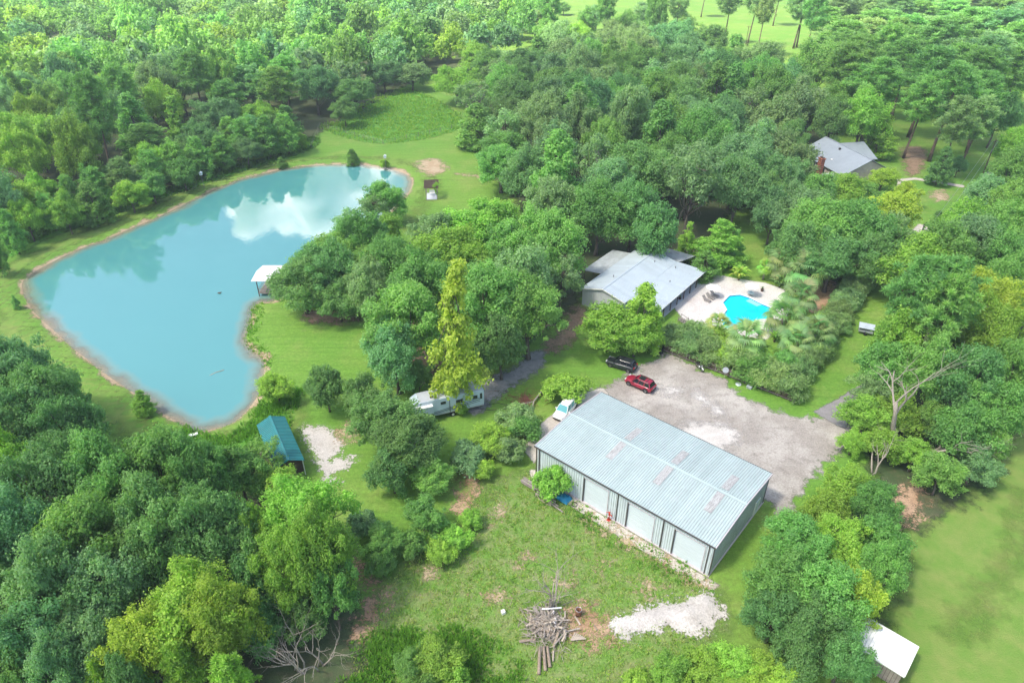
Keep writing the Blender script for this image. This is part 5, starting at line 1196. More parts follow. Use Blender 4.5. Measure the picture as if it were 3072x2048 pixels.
('oak',42.4,181.0,17.8,14.3,1.3,(0.244,0.439,0.114),'broad green tree in the third row of the central wood',45),
('round',30.3,182.6,21.3,11.9,1.1,(0.293,0.482,0.215),'rounded grey-green tree in the third row of the central wood, third from the left',45),
('round',17.3,176.9,20.0,11.7,1.4,(0.233,0.383,0.171),'rounded grey-green tree in the third row of the central wood, second from the left',45),
('round',4.9,192.0,16.2,11.7,1.4,(0.263,0.426,0.188),'rounded grey-green tree in the third row of the central wood, leftmost',45),
('round',67.8,180.1,19.0,13.7,0.1,(0.258,0.398,0.171),'rounded grey-green tree in the third row of the central wood, rightmost',45),
('wisp',-2.0,183.9,15.9,13.1,0.2,(0.321,0.548,0.250),'thin-leaved grey-green tree in the third row of the central wood',45),
('oak',-86.6,204.7,13.2,11.8,1.4,(0.192,0.386,0.167),'broad bluish green tree in the third row of the far wood',46),
('oak',-77.1,208.6,10.2,12.9,1.8,(0.296,0.539,0.102),'broad bright green tree in the third row of the far wood, rightmost',46),
('oak',-104.2,210.7,16.0,11.6,1.6,(0.366,0.611,0.111),'broad bright green tree in the third row of the far wood, leftmost',46),
('oak',-134.8,214.6,17.9,13.2,0.7,(0.244,0.512,0.144),'broad green tree in the third row of the far wood',46),
('pine',-111.5,202.4,22.2,12.0,5.8,(0.245,0.494,0.145),'tall green pine in the third row of the far wood, leftmost',46),
('pine',-87.4,215.8,14.7,11.8,0.7,(0.196,0.426,0.129),'tall green pine in the third row of the far wood, rightmost',46),
('round',-119.5,215.0,15.9,12.3,4.7,(0.175,0.360,0.157),'rounded bluish green tree in the third row of the far wood',46),
('tall',-140.7,202.6,20.7,10.1,3.7,(0.243,0.445,0.117),'tall narrow green tree in the third row of the far wood, second from the left',46),
('tall',-66.3,203.9,10.9,11.2,5.0,(0.173,0.372,0.106),'tall narrow green tree in the third row of the far wood, rightmost',46),
('tall',-160.9,212.1,17.0,9.6,1.4,(0.234,0.453,0.123),'tall narrow green tree in the third row of the far wood, leftmost',46),
('tall',-144.7,212.4,16.3,9.6,5.3,(0.304,0.555,0.105),'tall narrow bright green tree in the third row of the far wood',46),
('pine',222.2,381.8,19.0,22.2,0.1,(0.265,0.541,0.151),'tall green pine in the third row of the pine wood, fourth from the left',47),
('pine',194.9,359.5,19.8,20.8,4.6,(0.251,0.483,0.138),'tall green pine in the third row of the pine wood, third from the left',47),
('pine',176.0,371.8,19.9,22.8,3.4,(0.301,0.483,0.194),'tall olive green pine in the third row of the pine wood, rightmost',47),
('pine',212.5,361.2,19.7,23.0,5.2,(0.250,0.546,0.167),'tall green pine in the third row of the pine wood, fifth from the left',47),
('pine',255.2,364.8,23.5,23.2,1.2,(0.192,0.421,0.190),'tall bluish green pine in the third row of the pine wood, rightmost',47),
('pine',156.3,353.3,23.5,23.4,4.7,(0.214,0.359,0.147),'tall olive green pine in the third row of the pine wood, leftmost',47),
('pine',259.1,395.6,19.8,25.4,2.4,(0.220,0.402,0.112),'tall green pine in the third row of the pine wood, rightmost',47),
('pine',190.4,392.2,17.0,21.9,4.2,(0.202,0.427,0.128),'tall green pine in the third row of the pine wood, leftmost',47),
('pine',178.8,352.1,23.0,21.8,0.5,(0.214,0.408,0.171),'tall bluish green pine in the third row of the pine wood, leftmost',47),
('pine',236.4,363.5,22.6,25.2,5.3,(0.200,0.379,0.102),'tall green pine in the third row of the pine wood, sixth from the left',47),
('pine',202.1,377.1,21.5,25.8,3.0,(0.234,0.516,0.158),'tall green pine in the third row of the pine wood, second from the left',47),
('oak',-35.8,102.8,10.5,12.2,3.9,(0.205,0.393,0.130),'broad dark green tree on the bank east of the pond, leftmost',48),
('oak',-32.4,112.2,11.0,11.0,5.9,(0.270,0.491,0.128),'broad green tree on the bank east of the pond, leftmost',48),
('oak',-26.4,109.1,10.0,10.8,0.2,(0.249,0.451,0.118),'broad green tree on the bank east of the pond, third from the left',48),
('oak',-32.2,105.4,13.0,10.5,1.0,(0.181,0.400,0.142),'broad dark green tree on the bank east of the pond, rightmost',48),
('oak',-28.6,117.8,12.5,10.6,3.9,(0.181,0.402,0.116),'broad green tree on the bank east of the pond, second from the left',48),
('oak',-21.3,107.1,13.0,10.2,5.5,(0.196,0.414,0.117),'broad green tree on the bank east of the pond, rightmost',48),
('oak',-23.5,100.2,12.0,8.7,6.0,(0.284,0.464,0.206),'broad grey-green tree on the bank east of the pond',48),
('round',-25.3,126.7,9.0,8.3,3.6,(0.239,0.444,0.085),'rounded bright green tree on the bank east of the pond',48),
('round',-29.3,100.2,8.0,8.0,1.8,(0.215,0.414,0.138),'rounded dark green tree on the bank east of the pond',48),
('round',-28.1,141.6,10.0,8.5,6.2,(0.245,0.510,0.143),'rounded green tree on the bank east of the pond',48),
('wisp',-33.8,132.3,9.0,8.5,4.1,(0.279,0.517,0.245),'thin-leaved grey-green tree on the bank east of the pond, leftmost',48),
('wisp',-30.1,139.4,9.0,7.5,2.9,(0.250,0.421,0.190),'thin-leaved grey-green tree on the bank east of the pond, rightmost',48),
('shrub',95.7,144.0,2.4,2.2,2.4,(0.184,0.360,0.121),'rounded dark green shrub on the driveway lawn',49),
('round',-104.3,140.5,10.2,8.8,4.3,(0.351,0.583,0.105),'rounded bright green tree on the edge of the far wood, leftmost',50),
('round',-60.5,195.3,5.0,4.7,3.8,(0.275,0.477,0.088),'rounded bright green tree on the edge of the far wood, rightmost',50),
('shrub',-91.4,156.8,4.0,5.2,5.6,(0.305,0.482,0.085),'rounded bright green shrub on the edge of the far wood, leftmost',50),
('shrub',-98.2,140.2,2.5,4.8,3.4,(0.198,0.440,0.128),'rounded green shrub on the edge of the far wood',50),
('shrub',-70.3,185.3,2.5,4.2,2.5,(0.280,0.472,0.086),'rounded bright green shrub on the edge of the far wood, rightmost',50),
('cone',107.3,166.6,10.0,6.5,4.4,(0.186,0.380,0.131),'conical dark green tree on the lawn beyond the house',51),
('round',115.3,172.4,6.0,3.9,5.7,(0.187,0.394,0.174),'rounded bluish green tree on the lawn beyond the house',51),
('oak',-64.6,72.4,15.4,10.6,2.9,(0.192,0.400,0.176),'broad bluish green tree on the slope west of the pond',52),
('oak',-58.6,68.3,14.1,8.4,4.8,(0.206,0.416,0.142),'broad dark green tree on the slope west of the pond, fourth from the left',52),
('oak',-58.2,63.6,14.1,9.8,6.1,(0.169,0.376,0.135),'broad dark green tree on the slope west of the pond, third from the left',52),
('oak',-53.2,62.6,12.8,7.4,5.1,(0.158,0.356,0.128),'broad dark green tree on the slope west of the pond, rightmost',52),
('oak',-65.3,67.7,15.4,8.9,1.4,(0.156,0.339,0.120),'broad dark green tree on the slope west of the pond, leftmost',52),
('oak',-60.0,59.5,15.4,8.2,3.5,(0.180,0.348,0.116),'broad dark green tree on the slope west of the pond, second from the left',52),
('oak',-52.6,58.5,11.5,6.6,1.5,(0.162,0.348,0.122),'broad dark green tree on the slope west of the pond, fifth from the left',52),
('round',-50.2,60.1,10.2,5.1,6.1,(0.155,0.310,0.105),'rounded dark green tree on the slope west of the pond',52),
('round',-55.4,56.1,14.1,6.4,3.0,(0.331,0.590,0.111),'rounded bright green tree on the slope west of the pond',52),
('oak',45.5,403.9,13.0,14.1,4.9,(0.282,0.518,0.244),'broad grey-green tree on the sunlit far meadow',53),
('pine',106.0,367.2,28.0,13.1,0.1,(0.263,0.448,0.185),'tall olive green pine on the sunlit far meadow, second from the left',53),
('pine',115.4,360.0,31.0,13.7,0.2,(0.268,0.470,0.197),'tall olive green pine on the sunlit far meadow, third from the left',53),
('pine',135.7,353.1,26.6,15.1,0.2,(0.258,0.467,0.198),'tall olive green pine on the sunlit far meadow, rightmost',53),
('pine',148.1,422.5,26.2,12.1,0.3,(0.264,0.427,0.172),'tall olive green pine on the sunlit far meadow, fourth from the left',53),
('pine',115.1,456.2,23.4,11.7,0.2,(0.268,0.479,0.202),'tall olive green pine on the sunlit far meadow, leftmost',53),
('round',31.9,464.8,8.0,10.7,5.3,(0.198,0.412,0.116),'rounded green tree on the sunlit far meadow, leftmost',53),
('round',88.1,378.0,12.0,15.5,5.2,(0.212,0.393,0.104),'rounded green tree on the sunlit far meadow, rightmost',53),
('round',71.8,407.4,14.0,16.5,4.4,(0.252,0.448,0.208),'rounded grey-green tree on the sunlit far meadow',53),
('oak',-52.6,234.0,12.0,15.1,5.6,(0.208,0.413,0.140),'broad dark green tree round the fenced paddock, leftmost',54),
('oak',-19.0,247.1,13.0,16.6,3.5,(0.314,0.562,0.106),'broad bright green tree round the fenced paddock, leftmost',54),
('oak',-14.0,289.6,13.0,13.9,5.6,(0.263,0.478,0.090),'broad bright green tree round the fenced paddock, rightmost',54),
('oak',-8.6,209.0,9.0,7.9,1.1,(0.198,0.381,0.127),'broad dark green tree round the fenced paddock, rightmost',54),
('oak',-47.3,264.3,12.0,12.8,1.4,(0.173,0.352,0.152),'broad bluish green tree round the fenced paddock',54),
('round',-37.4,267.3,11.0,14.6,2.4,(0.246,0.401,0.178),'rounded grey-green tree round the fenced paddock',54),
('round',-52.7,219.1,9.0,9.6,1.7,(0.202,0.379,0.124),'rounded dark green tree round the fenced paddock',54),
]
FAR_TREES = [(-87,238,15.9,14.7,0.172,0.390,0.141),(-161,241,18.9,15.0,0.225,0.403,0.104),(-102,243,17.7,13.0,0.343,0.541,0.095),(-123,243,21.6,14.0,0.218,0.407,0.194),(-58,245,15.8,12.6,0.226,0.381,0.172),(-176,246,21.0,13.3,0.294,0.519,0.097),(-69,246,18.4,13.7,0.208,0.365,0.169),(-151,247,23.2,15.2,0.245,0.543,0.167),(-83,249,13.5,12.6,0.301,0.531,0.099),(-115,251,18.4,13.7,0.205,0.408,0.175),(-140,252,20.3,12.2,0.262,0.512,0.148),(-184,254,17.4,14.7,0.239,0.452,0.188),(-104,254,20.0,12.3,0.294,0.534,0.139),(-74,256,17.8,13.3,0.256,0.491,0.206),(-93,257,19.9,14.5,0.242,0.531,0.153),(-161,258,20.1,12.7,0.312,0.490,0.213),(-172,258,17.4,15.3,0.309,0.562,0.106),(-59,260,21.7,13.4,0.230,0.419,0.116),(-131,261,19.9,12.8,0.236,0.497,0.140),(-115,261,15.2,10.4,0.250,0.472,0.126),(-151,264,16.6,14.3,0.151,0.345,0.159),(-194,264,19.4,15.6,0.260,0.496,0.096),(-78,267,18.9,13.3,0.254,0.550,0.167),(-63,270,21.6,15.0,0.246,0.461,0.130),(-96,270,18.8,13.5,0.294,0.528,0.137),(-124,271,26.3,15.4,0.306,0.571,0.161),(-181,273,18.9,15.9,0.262,0.420,0.074),(-144,274,18.9,14.5,0.206,0.412,0.113),(-163,274,16.9,12.6,0.167,0.369,0.167),(-47,275,19.0,14.1,0.274,0.521,0.249),(-196,278,21.0,14.9,0.280,0.523,0.139),(-134,280,20.1,13.0,0.215,0.389,0.101),(-58,280,19.4,13.4,0.225,0.477,0.143),(-93,281,19.3,14.5,0.184,0.420,0.192),(-172,282,15.0,15.6,0.270,0.536,0.147),(-104,282,16.1,11.5,0.231,0.418,0.109),(-119,282,20.6,14.0,0.276,0.533,0.153),(-147,285,20.1,10.6,0.302,0.539,0.101),(-161,286,15.6,14.0,0.224,0.475,0.135),(-42,287,25.0,15.9,0.258,0.484,0.137),(-76,288,18.0,15.6,0.271,0.525,0.142),(-112,291,15.2,12.8,0.183,0.369,0.102),(-206,292,19.2,12.8,0.255,0.568,0.175),(-100,293,14.8,15.5,0.247,0.476,0.129),(-173,294,15.6,13.8,0.247,0.478,0.093),(-126,294,21.0,14.4,0.235,0.445,0.119),(-51,295,17.8,14.0,0.188,0.380,0.105),(-190,295,16.5,13.3,0.322,0.523,0.093),(-142,298,15.0,13.5,0.294,0.543,0.257),(-25,299,17.5,14.1,0.312,0.495,0.087),(-154,299,17.2,13.2,0.219,0.417,0.174),(-89,299,16.4,13.4,0.275,0.502,0.132),(-66,300,18.4,10.4,0.332,0.604,0.115),(-37,302,14.9,14.0,0.236,0.444,0.118),(-78,303,21.1,13.1,0.199,0.425,0.121),(-178,305,18.1,14.0,0.224,0.416,0.197),(-106,305,20.7,13.2,0.238,0.444,0.118),(-215,306,15.7,15.0,0.215,0.411,0.172),(-202,307,19.7,14.6,0.171,0.385,0.175),(-48,308,19.2,15.0,0.145,0.286,0.096),(-15,312,18.7,13.8,0.196,0.410,0.180),(-160,313,25.0,15.6,0.276,0.569,0.169),(-125,315,17.0,15.9,0.296,0.475,0.084),(-226,316,18.7,15.7,0.184,0.364,0.100),(-64,316,25.4,15.3,0.197,0.375,0.107),(-82,316,20.7,13.8,0.221,0.429,0.116),(-37,317,20.8,15.3,0.196,0.390,0.132),(-101,317,18.2,17.0,0.256,0.495,0.134),(-205,318,20.7,14.5,0.195,0.368,0.098),(-141,319,16.9,13.9,0.294,0.492,0.221),(-186,319,18.1,13.6,0.223,0.384,0.175),(-50,320,19.5,13.9,0.141,0.321,0.116),(-26,321,17.8,11.7,0.301,0.480,0.085),(-114,322,21.6,15.5,0.234,0.426,0.118),(-3,324,16.1,14.9,0.157,0.333,0.148),(-236,328,20.5,13.9,0.204,0.446,0.128),(-174,328,21.0,17.7,0.207,0.420,0.117),(-104,329,20.5,15.6,0.187,0.358,0.096),(-150,329,15.4,16.4,0.338,0.614,0.116),(-132,329,14.9,16.8,0.159,0.321,0.138),(-39,331,16.3,15.3,0.290,0.471,0.084),(-220,332,16.4,12.9,0.219,0.463,0.131),(-91,332,21.2,13.7,0.182,0.414,0.190),(-197,332,21.0,15.0,0.194,0.394,0.116),(-74,333,16.9,11.1,0.253,0.476,0.127),(-118,334,17.0,14.0,0.243,0.450,0.213),(-163,335,16.0,13.9,0.183,0.392,0.174),(-54,335,17.7,17.3,0.275,0.472,0.215),(-25,337,19.7,14.7,0.292,0.466,0.205),(-186,338,19.7,13.9,0.176,0.385,0.111),(-245,339,19.9,13.0,0.231,0.415,0.108),(-11,339,15.8,14.1,0.250,0.477,0.093),(-146,342,15.4,13.3,0.324,0.522,0.093),(-45,344,19.4,14.7,0.211,0.402,0.192),(-198,345,21.2,17.3,0.259,0.470,0.221),(-170,346,21.6,14.0,0.222,0.481,0.138),(-226,347,21.3,16.9,0.291,0.487,0.088),(-59,348,18.6,13.3,0.312,0.564,0.106),(-158,350,15.5,18.2,0.247,0.464,0.123),(-85,351,23.0,18.2,0.193,0.432,0.133),(-214,351,18.9,17.1,0.274,0.496,0.129),(5,351,23.4,14.9,0.229,0.477,0.142),(-121,352,19.4,11.8,0.223,0.419,0.111),(-22,352,16.9,14.5,0.254,0.463,0.088),(-137,352,17.3,17.4,0.251,0.548,0.157),(-104,352,15.2,15.8,0.280,0.539,0.146),(-241,353,18.7,17.6,0.275,0.516,0.099),(-256,357,21.4,15.8,0.245,0.438,0.204),(-185,359,15.1,17.3,0.179,0.409,0.187),(-203,360,23.8,16.7,0.242,0.445,0.124),(-229,360,18.7,14.7,0.365,0.607,0.110),(-31,361,21.6,14.6,0.259,0.448,0.205),(-149,363,16.3,15.7,0.154,0.333,0.118),(-69,364,18.0,16.6,0.192,0.406,0.142),(-119,365,20.2,15.0,0.336,0.539,0.237),(-7,365,16.9,11.6,0.166,0.357,0.102),(-53,365,20.0,15.2,0.205,0.451,0.203),(-166,367,15.4,12.9,0.246,0.473,0.092),(-132,367,16.7,18.3,0.259,0.410,0.180),(-82,368,17.6,17.8,0.210,0.419,0.115),(12,370,15.9,17.1,0.260,0.422,0.187),(-22,371,16.4,15.9,0.174,0.391,0.141),(-240,371,20.3,18.3,0.227,0.452,0.124),(-102,372,24.5,15.2,0.244,0.537,0.164),(-180,373,26.3,17.7,0.236,0.459,0.132),(-258,376,19.9,15.3,0.224,0.478,0.136),(-154,377,17.0,16.0,0.253,0.439,0.081),(-37,377,18.5,18.9,0.177,0.407,0.187),(-211,378,21.5,18.4,0.208,0.458,0.206),(-2,378,21.1,14.9,0.267,0.508,0.098),(-193,378,26.2,17.1,0.283,0.555,0.160),(-91,379,20.5,13.6,0.221,0.417,0.111),(-54,379,24.4,15.5,0.250,0.500,0.146),(-228,380,16.0,16.5,0.197,0.406,0.140),(-132,380,16.5,15.8,0.204,0.405,0.111),(-271,381,20.3,14.9,0.193,0.429,0.124),(-112,384,15.9,14.4,0.283,0.513,0.134),(-15,384,15.1,13.6,0.217,0.419,0.113),(-73,386,16.7,19.2,0.193,0.384,0.130),(-179,387,26.4,17.5,0.272,0.533,0.154),(-164,387,19.4,17.7,0.313,0.514,0.229),(-204,389,16.5,15.9,0.271,0.451,0.082),(-145,391,17.0,19.4,0.199,0.408,0.140),(-217,392,15.1,16.3,0.131,0.291,0.104),(-127,394,19.8,15.5,0.337,0.566,0.103),(-255,394,15.2,19.2,0.212,0.362,0.165),(-46,395,21.1,16.4,0.183,0.389,0.117),(-237,395,23.2,17.0,0.254,0.552,0.168),(-25,395,17.5,17.3,0.247,0.519,0.146),(-192,395,21.1,16.7,0.308,0.500,0.222),(-271,396,21.2,12.3,0.363,0.609,0.111),(7,398,20.4,17.8,0.355,0.576,0.103),(-11,398,21.5,19.3,0.284,0.454,0.199),(-80,400,21.5,17.2,0.254,0.516,0.152),(-62,400,26.6,17.7,0.234,0.495,0.149),(-172,401,14.8,16.2,0.203,0.447,0.129),(-95,402,18.4,17.5,0.249,0.474,0.127),(-151,404,21.4,17.6,0.196,0.400,0.118),(-209,404,19.5,15.9,0.264,0.445,0.081),(-111,404,18.6,16.2,0.325,0.528,0.094),(-284,406,17.1,15.4,0.207,0.436,0.152),(-126,408,20.4,15.7,0.304,0.486,0.086),(-243,409,17.8,15.4,0.265,0.486,0.093),(-163,412,20.6,16.1,0.391,0.622,0.110),(9,412,15.8,15.5,0.201,0.423,0.120),(-187,413,18.0,16.4,0.185,0.372,0.103),(-9,414,18.9,18.7,0.185,0.369,0.158),(-57,414,21.2,18.2,0.227,0.499,0.144),(-272,415,17.9,16.8,0.277,0.550,0.151),(-41,415,16.1,13.3,0.217,0.437,0.121),(-23,415,17.8,18.6,0.317,0.506,0.089),(-231,416,16.6,20.2,0.324,0.579,0.109),(-71,416,25.7,18.0,0.187,0.414,0.127),(-203,417,19.8,18.7,0.217,0.386,0.179),(-92,417,23.0,16.0,0.209,0.436,0.130),(-255,418,15.8,16.1,0.193,0.361,0.096),(-150,419,21.5,17.3,0.275,0.493,0.230),(-285,420,20.5,17.3,0.213,0.375,0.173),(-242,424,15.2,19.4,0.159,0.298,0.098),(-177,424,16.9,20.3,0.191,0.359,0.171),(-110,426,15.3,16.5,0.185,0.386,0.108),(-1,426,20.5,18.0,0.292,0.501,0.229),(-136,427,16.2,16.0,0.228,0.451,0.123),(-54,428,19.0,18.5,0.278,0.507,0.133),(-213,428,20.0,19.5,0.347,0.576,0.104),(-266,430,18.8,20.1,0.297,0.505,0.229),(-298,430,16.4,13.9,0.233,0.477,0.133),(-78,430,17.0,18.9,0.315,0.538,0.245),(-229,431,18.1,17.4,0.169,0.380,0.173),(18,433,20.9,15.7,0.261,0.474,0.090),(-24,434,16.8,19.1,0.257,0.453,0.210),(-198,435,20.6,14.1,0.251,0.489,0.133),(-282,435,15.9,18.5,0.217,0.394,0.103),(-120,437,17.0,16.0,0.271,0.497,0.095),(-253,437,15.3,15.7,0.169,0.364,0.162),(-103,438,21.5,16.3,0.193,0.390,0.108),(-171,439,16.7,18.3,0.368,0.617,0.112),(-45,440,18.5,18.9,0.354,0.565,0.100),(-149,442,15.9,12.9,0.218,0.418,0.112),(-5,442,18.9,17.9,0.209,0.420,0.181),(-135,443,19.8,19.0,0.284,0.531,0.102),(-70,445,17.2,15.9,0.227,0.374,0.167),(-235,445,18.7,15.7,0.173,0.363,0.102),(-312,446,19.3,17.0,0.250,0.484,0.204),(11,446,17.4,15.9,0.239,0.479,0.132),(-209,449,21.2,17.5,0.225,0.453,0.195),(-277,450,14.9,18.3,0.271,0.520,0.140),(-179,451,19.5,19.4,0.209,0.419,0.123),(-296,451,19.1,19.0,0.209,0.417,0.115),(-122,452,17.3,14.1,0.270,0.523,0.142),(-249,452,17.1,18.0,0.186,0.355,0.117),(-194,453,21.5,17.4,0.157,0.323,0.141),(-93,453,19.0,17.4,0.227,0.404,0.187),(-53,453,18.7,15.7,0.250,0.502,0.138),(-31,455,19.9,20.1,0.198,0.375,0.100),(-220,457,21.5,18.6,0.257,0.529,0.148),(-67,459,18.6,16.1,0.274,0.573,0.172),(4,459,20.6,15.8,0.271,0.544,0.150),(-167,459,21.4,17.9,0.251,0.500,0.138),(-235,460,19.9,16.1,0.270,0.504,0.239),(-316,460,16.6,14.4,0.223,0.426,0.083),(-266,463,16.3,20.1,0.167,0.372,0.133),(-146,463,20.3,18.3,0.191,0.394,0.110),(-107,464,20.3,16.3,0.279,0.517,0.137),(-13,464,19.7,16.8,0.266,0.473,0.220),(-48,468,17.6,19.4,0.212,0.444,0.125),(-84,469,19.6,16.1,0.245,0.446,0.117),(-179,470,19.9,17.9,0.241,0.420,0.078),(-285,470,21.0,15.9,0.292,0.547,0.105),(-196,470,24.8,17.5,0.197,0.428,0.131),(-325,472,17.8,17.2,0.239,0.436,0.114),(-254,473,20.1,15.8,0.199,0.420,0.126),(-157,473,16.3,20.4,0.179,0.380,0.108),(-120,473,25.3,18.6,0.290,0.552,0.157),(-302,477,24.1,18.2,0.255,0.501,0.145),(-100,477,21.4,16.4,0.195,0.443,0.202),(-138,478,23.0,19.3,0.254,0.528,0.157),(-239,478,17.0,17.3,0.271,0.517,0.100),(-223,478,20.3,19.7,0.196,0.443,0.202),(-272,479,16.2,18.8,0.162,0.362,0.130),(-208,479,16.9,12.6,0.259,0.461,0.086),(-7,480,19.1,16.0,0.257,0.478,0.197),(-28,482,15.6,19.6,0.213,0.442,0.124),(-169,482,16.0,16.6,0.343,0.615,0.116),(-66,483,15.9,17.2,0.198,0.405,0.176),(-83,484,16.3,19.3,0.242,0.465,0.090),(-45,485,18.0,20.1,0.252,0.387,0.166),(-186,486,21.4,19.5,0.231,0.419,0.109),]

NAMES = {'oak': ('oak_tree', 'tree'), 'round': ('broadleaf_tree', 'tree'), 'tall': ('sweetgum_tree', 'tree'), 'wisp': ('sparse_tree', 'tree'), 'pine': ('pine_tree', 'pine tree'), 'ypine': ('young_pine', 'pine tree'), 'cypress': ('cypress_tree', 'cypress'), 'cone': ('conical_tree', 'tree'), 'shrub': ('shrub', 'shrub'), 'bush': ('hedge_bush', 'bush'), 'palm': ('fan_palm', 'palm'), 'cycad': ('strap_leaf_plant', 'plant')}
rt = random.Random(77)
for i, (kind, x, y, h, wd, turn, col, label, zi) in enumerate(TREES):
    nm, cat = NAMES[kind]
    o = thing(nm, label, cat, (x, y, gz(x, y)), turn, ZONES[zi])
    if kind == 'palm':
        s = h / 4.4
        child(PALM_TRUNK, 'trunk', o, (0, 0, 0), (0, 0, 0), (s, s, s * (h - 1.2 * s) / (3.2 * s)))
        zt = (h - 1.2 * s)
        nf = 24 if wd > 3 else 14
        for k in range(nf):
            u = k / nf
            el = R(72 - 125 * u + rt.uniform(-10, 10)); az = k * 2.4 + rt.uniform(-.3, .3)
            f = child(FAN, 'frond', o, (0, 0, zt), (0, -el, az), (wd / 3.7 * rt.uniform(.9, 1.1),) * 3)
            dry = max(0, u - .86) * 3
            f.color = (col[0] * (1 + dry) * rt.uniform(.8, 1.35), col[1] * (1 - .25 * dry) * rt.uniform(.85, 1.2), col[2], 1)
        continue
    if kind == 'cycad':
        child(STUB, 'stem', o)
        for k in range(26):
            f = child(STRAP, 'frond', o, (0, 0, .2), (0, -R(rt.uniform(-5, 45)), k * 2.4 + rt.uniform(-.3, .3)), (wd / 3.0 * rt.uniform(.8, 1.15),) * 3)
            f.color = (*[q * rt.uniform(.8, 1.25) for q in col], 1)
        continue
    h0, w0, tr, cr, _, _ = PROTO[kind][i % len(PROTO[kind])]
    e_ = rt.uniform(.88, 1.14)
    sc_ = (wd / w0 * e_, wd / w0 / e_, h / h0)
    if kind in ('oak', 'round', 'pine', 'wisp'): o.rotation_euler = (rt.uniform(-.07, .07), rt.uniform(-.07, .07), turn)
    child(tr, 'trunk', o, scale=sc_)
    c_ = child(cr, 'crown', o, scale=sc_)
    c_.color = (*col, 1)

# the back of the far wood, one mass: thinned copies of the same crowns in one mesh
VV = []; TT = []; CC = []
rs = np.random.RandomState(3)
for k, (x, y, h, wd, r_, g_, b_) in enumerate(FAR_TREES):
    h0, w0, _, _, V, T = PROTO['oak' if k % 3 else 'round'][k % 4]
    n = 1700
    idx = rs.permutation(len(V))[:n]; W = V[idx]
    ctr = W.mean(1, keepdims=True); W = ctr + (W - ctr) * 3.2
    a = rs.rand() * 6.28; ca, sa = math.cos(a), math.sin(a)
    W = W @ np.array([[ca, sa, 0], [-sa, ca, 0], [0, 0, 1]]) * np.array([wd / w0, wd / w0, h / h0]) + np.array([x, y, 0])
    VV.append(W); TT.append(T[idx]); CC.append(np.tile([r_, g_, b_, 1.0], (len(W), 1)))
me = arrays_mesh('distant_wood', np.concatenate(VV), 4, 'leaf_col', np.concatenate(TT), np.concatenate(CC))
o = bpy.data.objects.new('distant_wood', me); C.objects.link(o)
tag(o, 'massed crowns at the back of the far wood beyond the pond', 'woodland', kind='stuff')

# dead trees
def branch(m, rs, a, d, L, r, lev, spread):
    pts = [Vector(a)]; n = 4
    for i in range(n):
        d = (d + Vector((rs.normal(), rs.normal(), rs.normal() * .6 + .12)) * .2).normalized()
        pts.append(pts[-1] + d * (L / n))
    m.tube(pts, [r * (1 - .6 * i / n) for i in range(n + 1)], 5 if lev else 7, lev == 0)
    if lev >= 3 or r < .012: return
    for k in range(rs.randint(2, 4) + (1 if lev == 0 else 0)):
        j = rs.randint(2, n + 1); ax = d.orthogonal().normalized()
        ax.rotate(Matrix.Rotation(rs.rand() * 6.28, 3, d))
        e = d.copy(); e.rotate(Matrix.Rotation(R(spread * rs.uniform(.6, 1.3)), 3, ax))
        branch(m, rs, pts[j], e, L * rs.uniform(.5, .75), r * (1 - .6 * j / n) * .72, lev + 1, spread)
def dead_tree(x, y, h, label, seed, lean=(0, 0), stems=1, r=.16, spread=38, mat='dead_wood'):
    o = thing('dead_tree', label, 'dead tree', (x, y, 0), 0, 'bare dead trees')
    rs = np.random.RandomState(seed)
    for s in range(stems):
        m = MB(); d = Vector((lean[0] + (rs.normal() * .3 if stems > 1 else 0), lean[1] + (rs.normal() * .3 if stems > 1 else 0), 1)).normalized()
        base = (rs.normal() * .25 * (stems > 1), rs.normal() * .25 * (stems > 1), -.2)
        branch(m, rs, base, d, h * (.55 if stems == 1 else rs.uniform(.42, .6)), r, 0, spread)
        m.build('trunk' if s == 0 else 'stem', mat, o, True)
DEAD = [(49.9, 67.1), (51.6, 65.5), (45.4, 63.5), (-19.9, 37.0), (-18.2, 37.5), (167.4, 301.0), (3.8, 43.6), (37.8, 144.3)]
dead_tree(*DEAD[0], 17, 'tall pale dead tree with forked limbs rising from the thicket', 4, (.10, .0), 1, .44, 36)
dead_tree(*DEAD[1], 14, 'pale dead tree leaning over the thicket by the field', 9, (.5, .0), 2, .28, 32)
dead_tree(*DEAD[2], 9, 'broken grey snag at the thicket edge by the lot', 12, (.05, 0), 2, .14, 25)
dead_tree(*DEAD[3], 8, 'bare grey many-stemmed dead tree at the bottom of the lower wood', 21, (-.1, 0), 5, .10, 34)
dead_tree(*DEAD[4], 7, 'bare grey dead tree beside the weedy yard path', 27, (.2, 0), 4, .09, 34)
dead_tree(*DEAD[5], 16, 'grey leafless tree standing among the pines', 33, (0, 0), 1, .30, 36)
dead_tree(*DEAD[6], 9.0, 'upright dead sapling standing in the debris pile', 41, (.05, .15), 4, .13, 26)
dead_tree(*DEAD[7], 14, 'pale dead limbs poking out of the central wood', 48, (.3, -.1), 1, .22, 40)

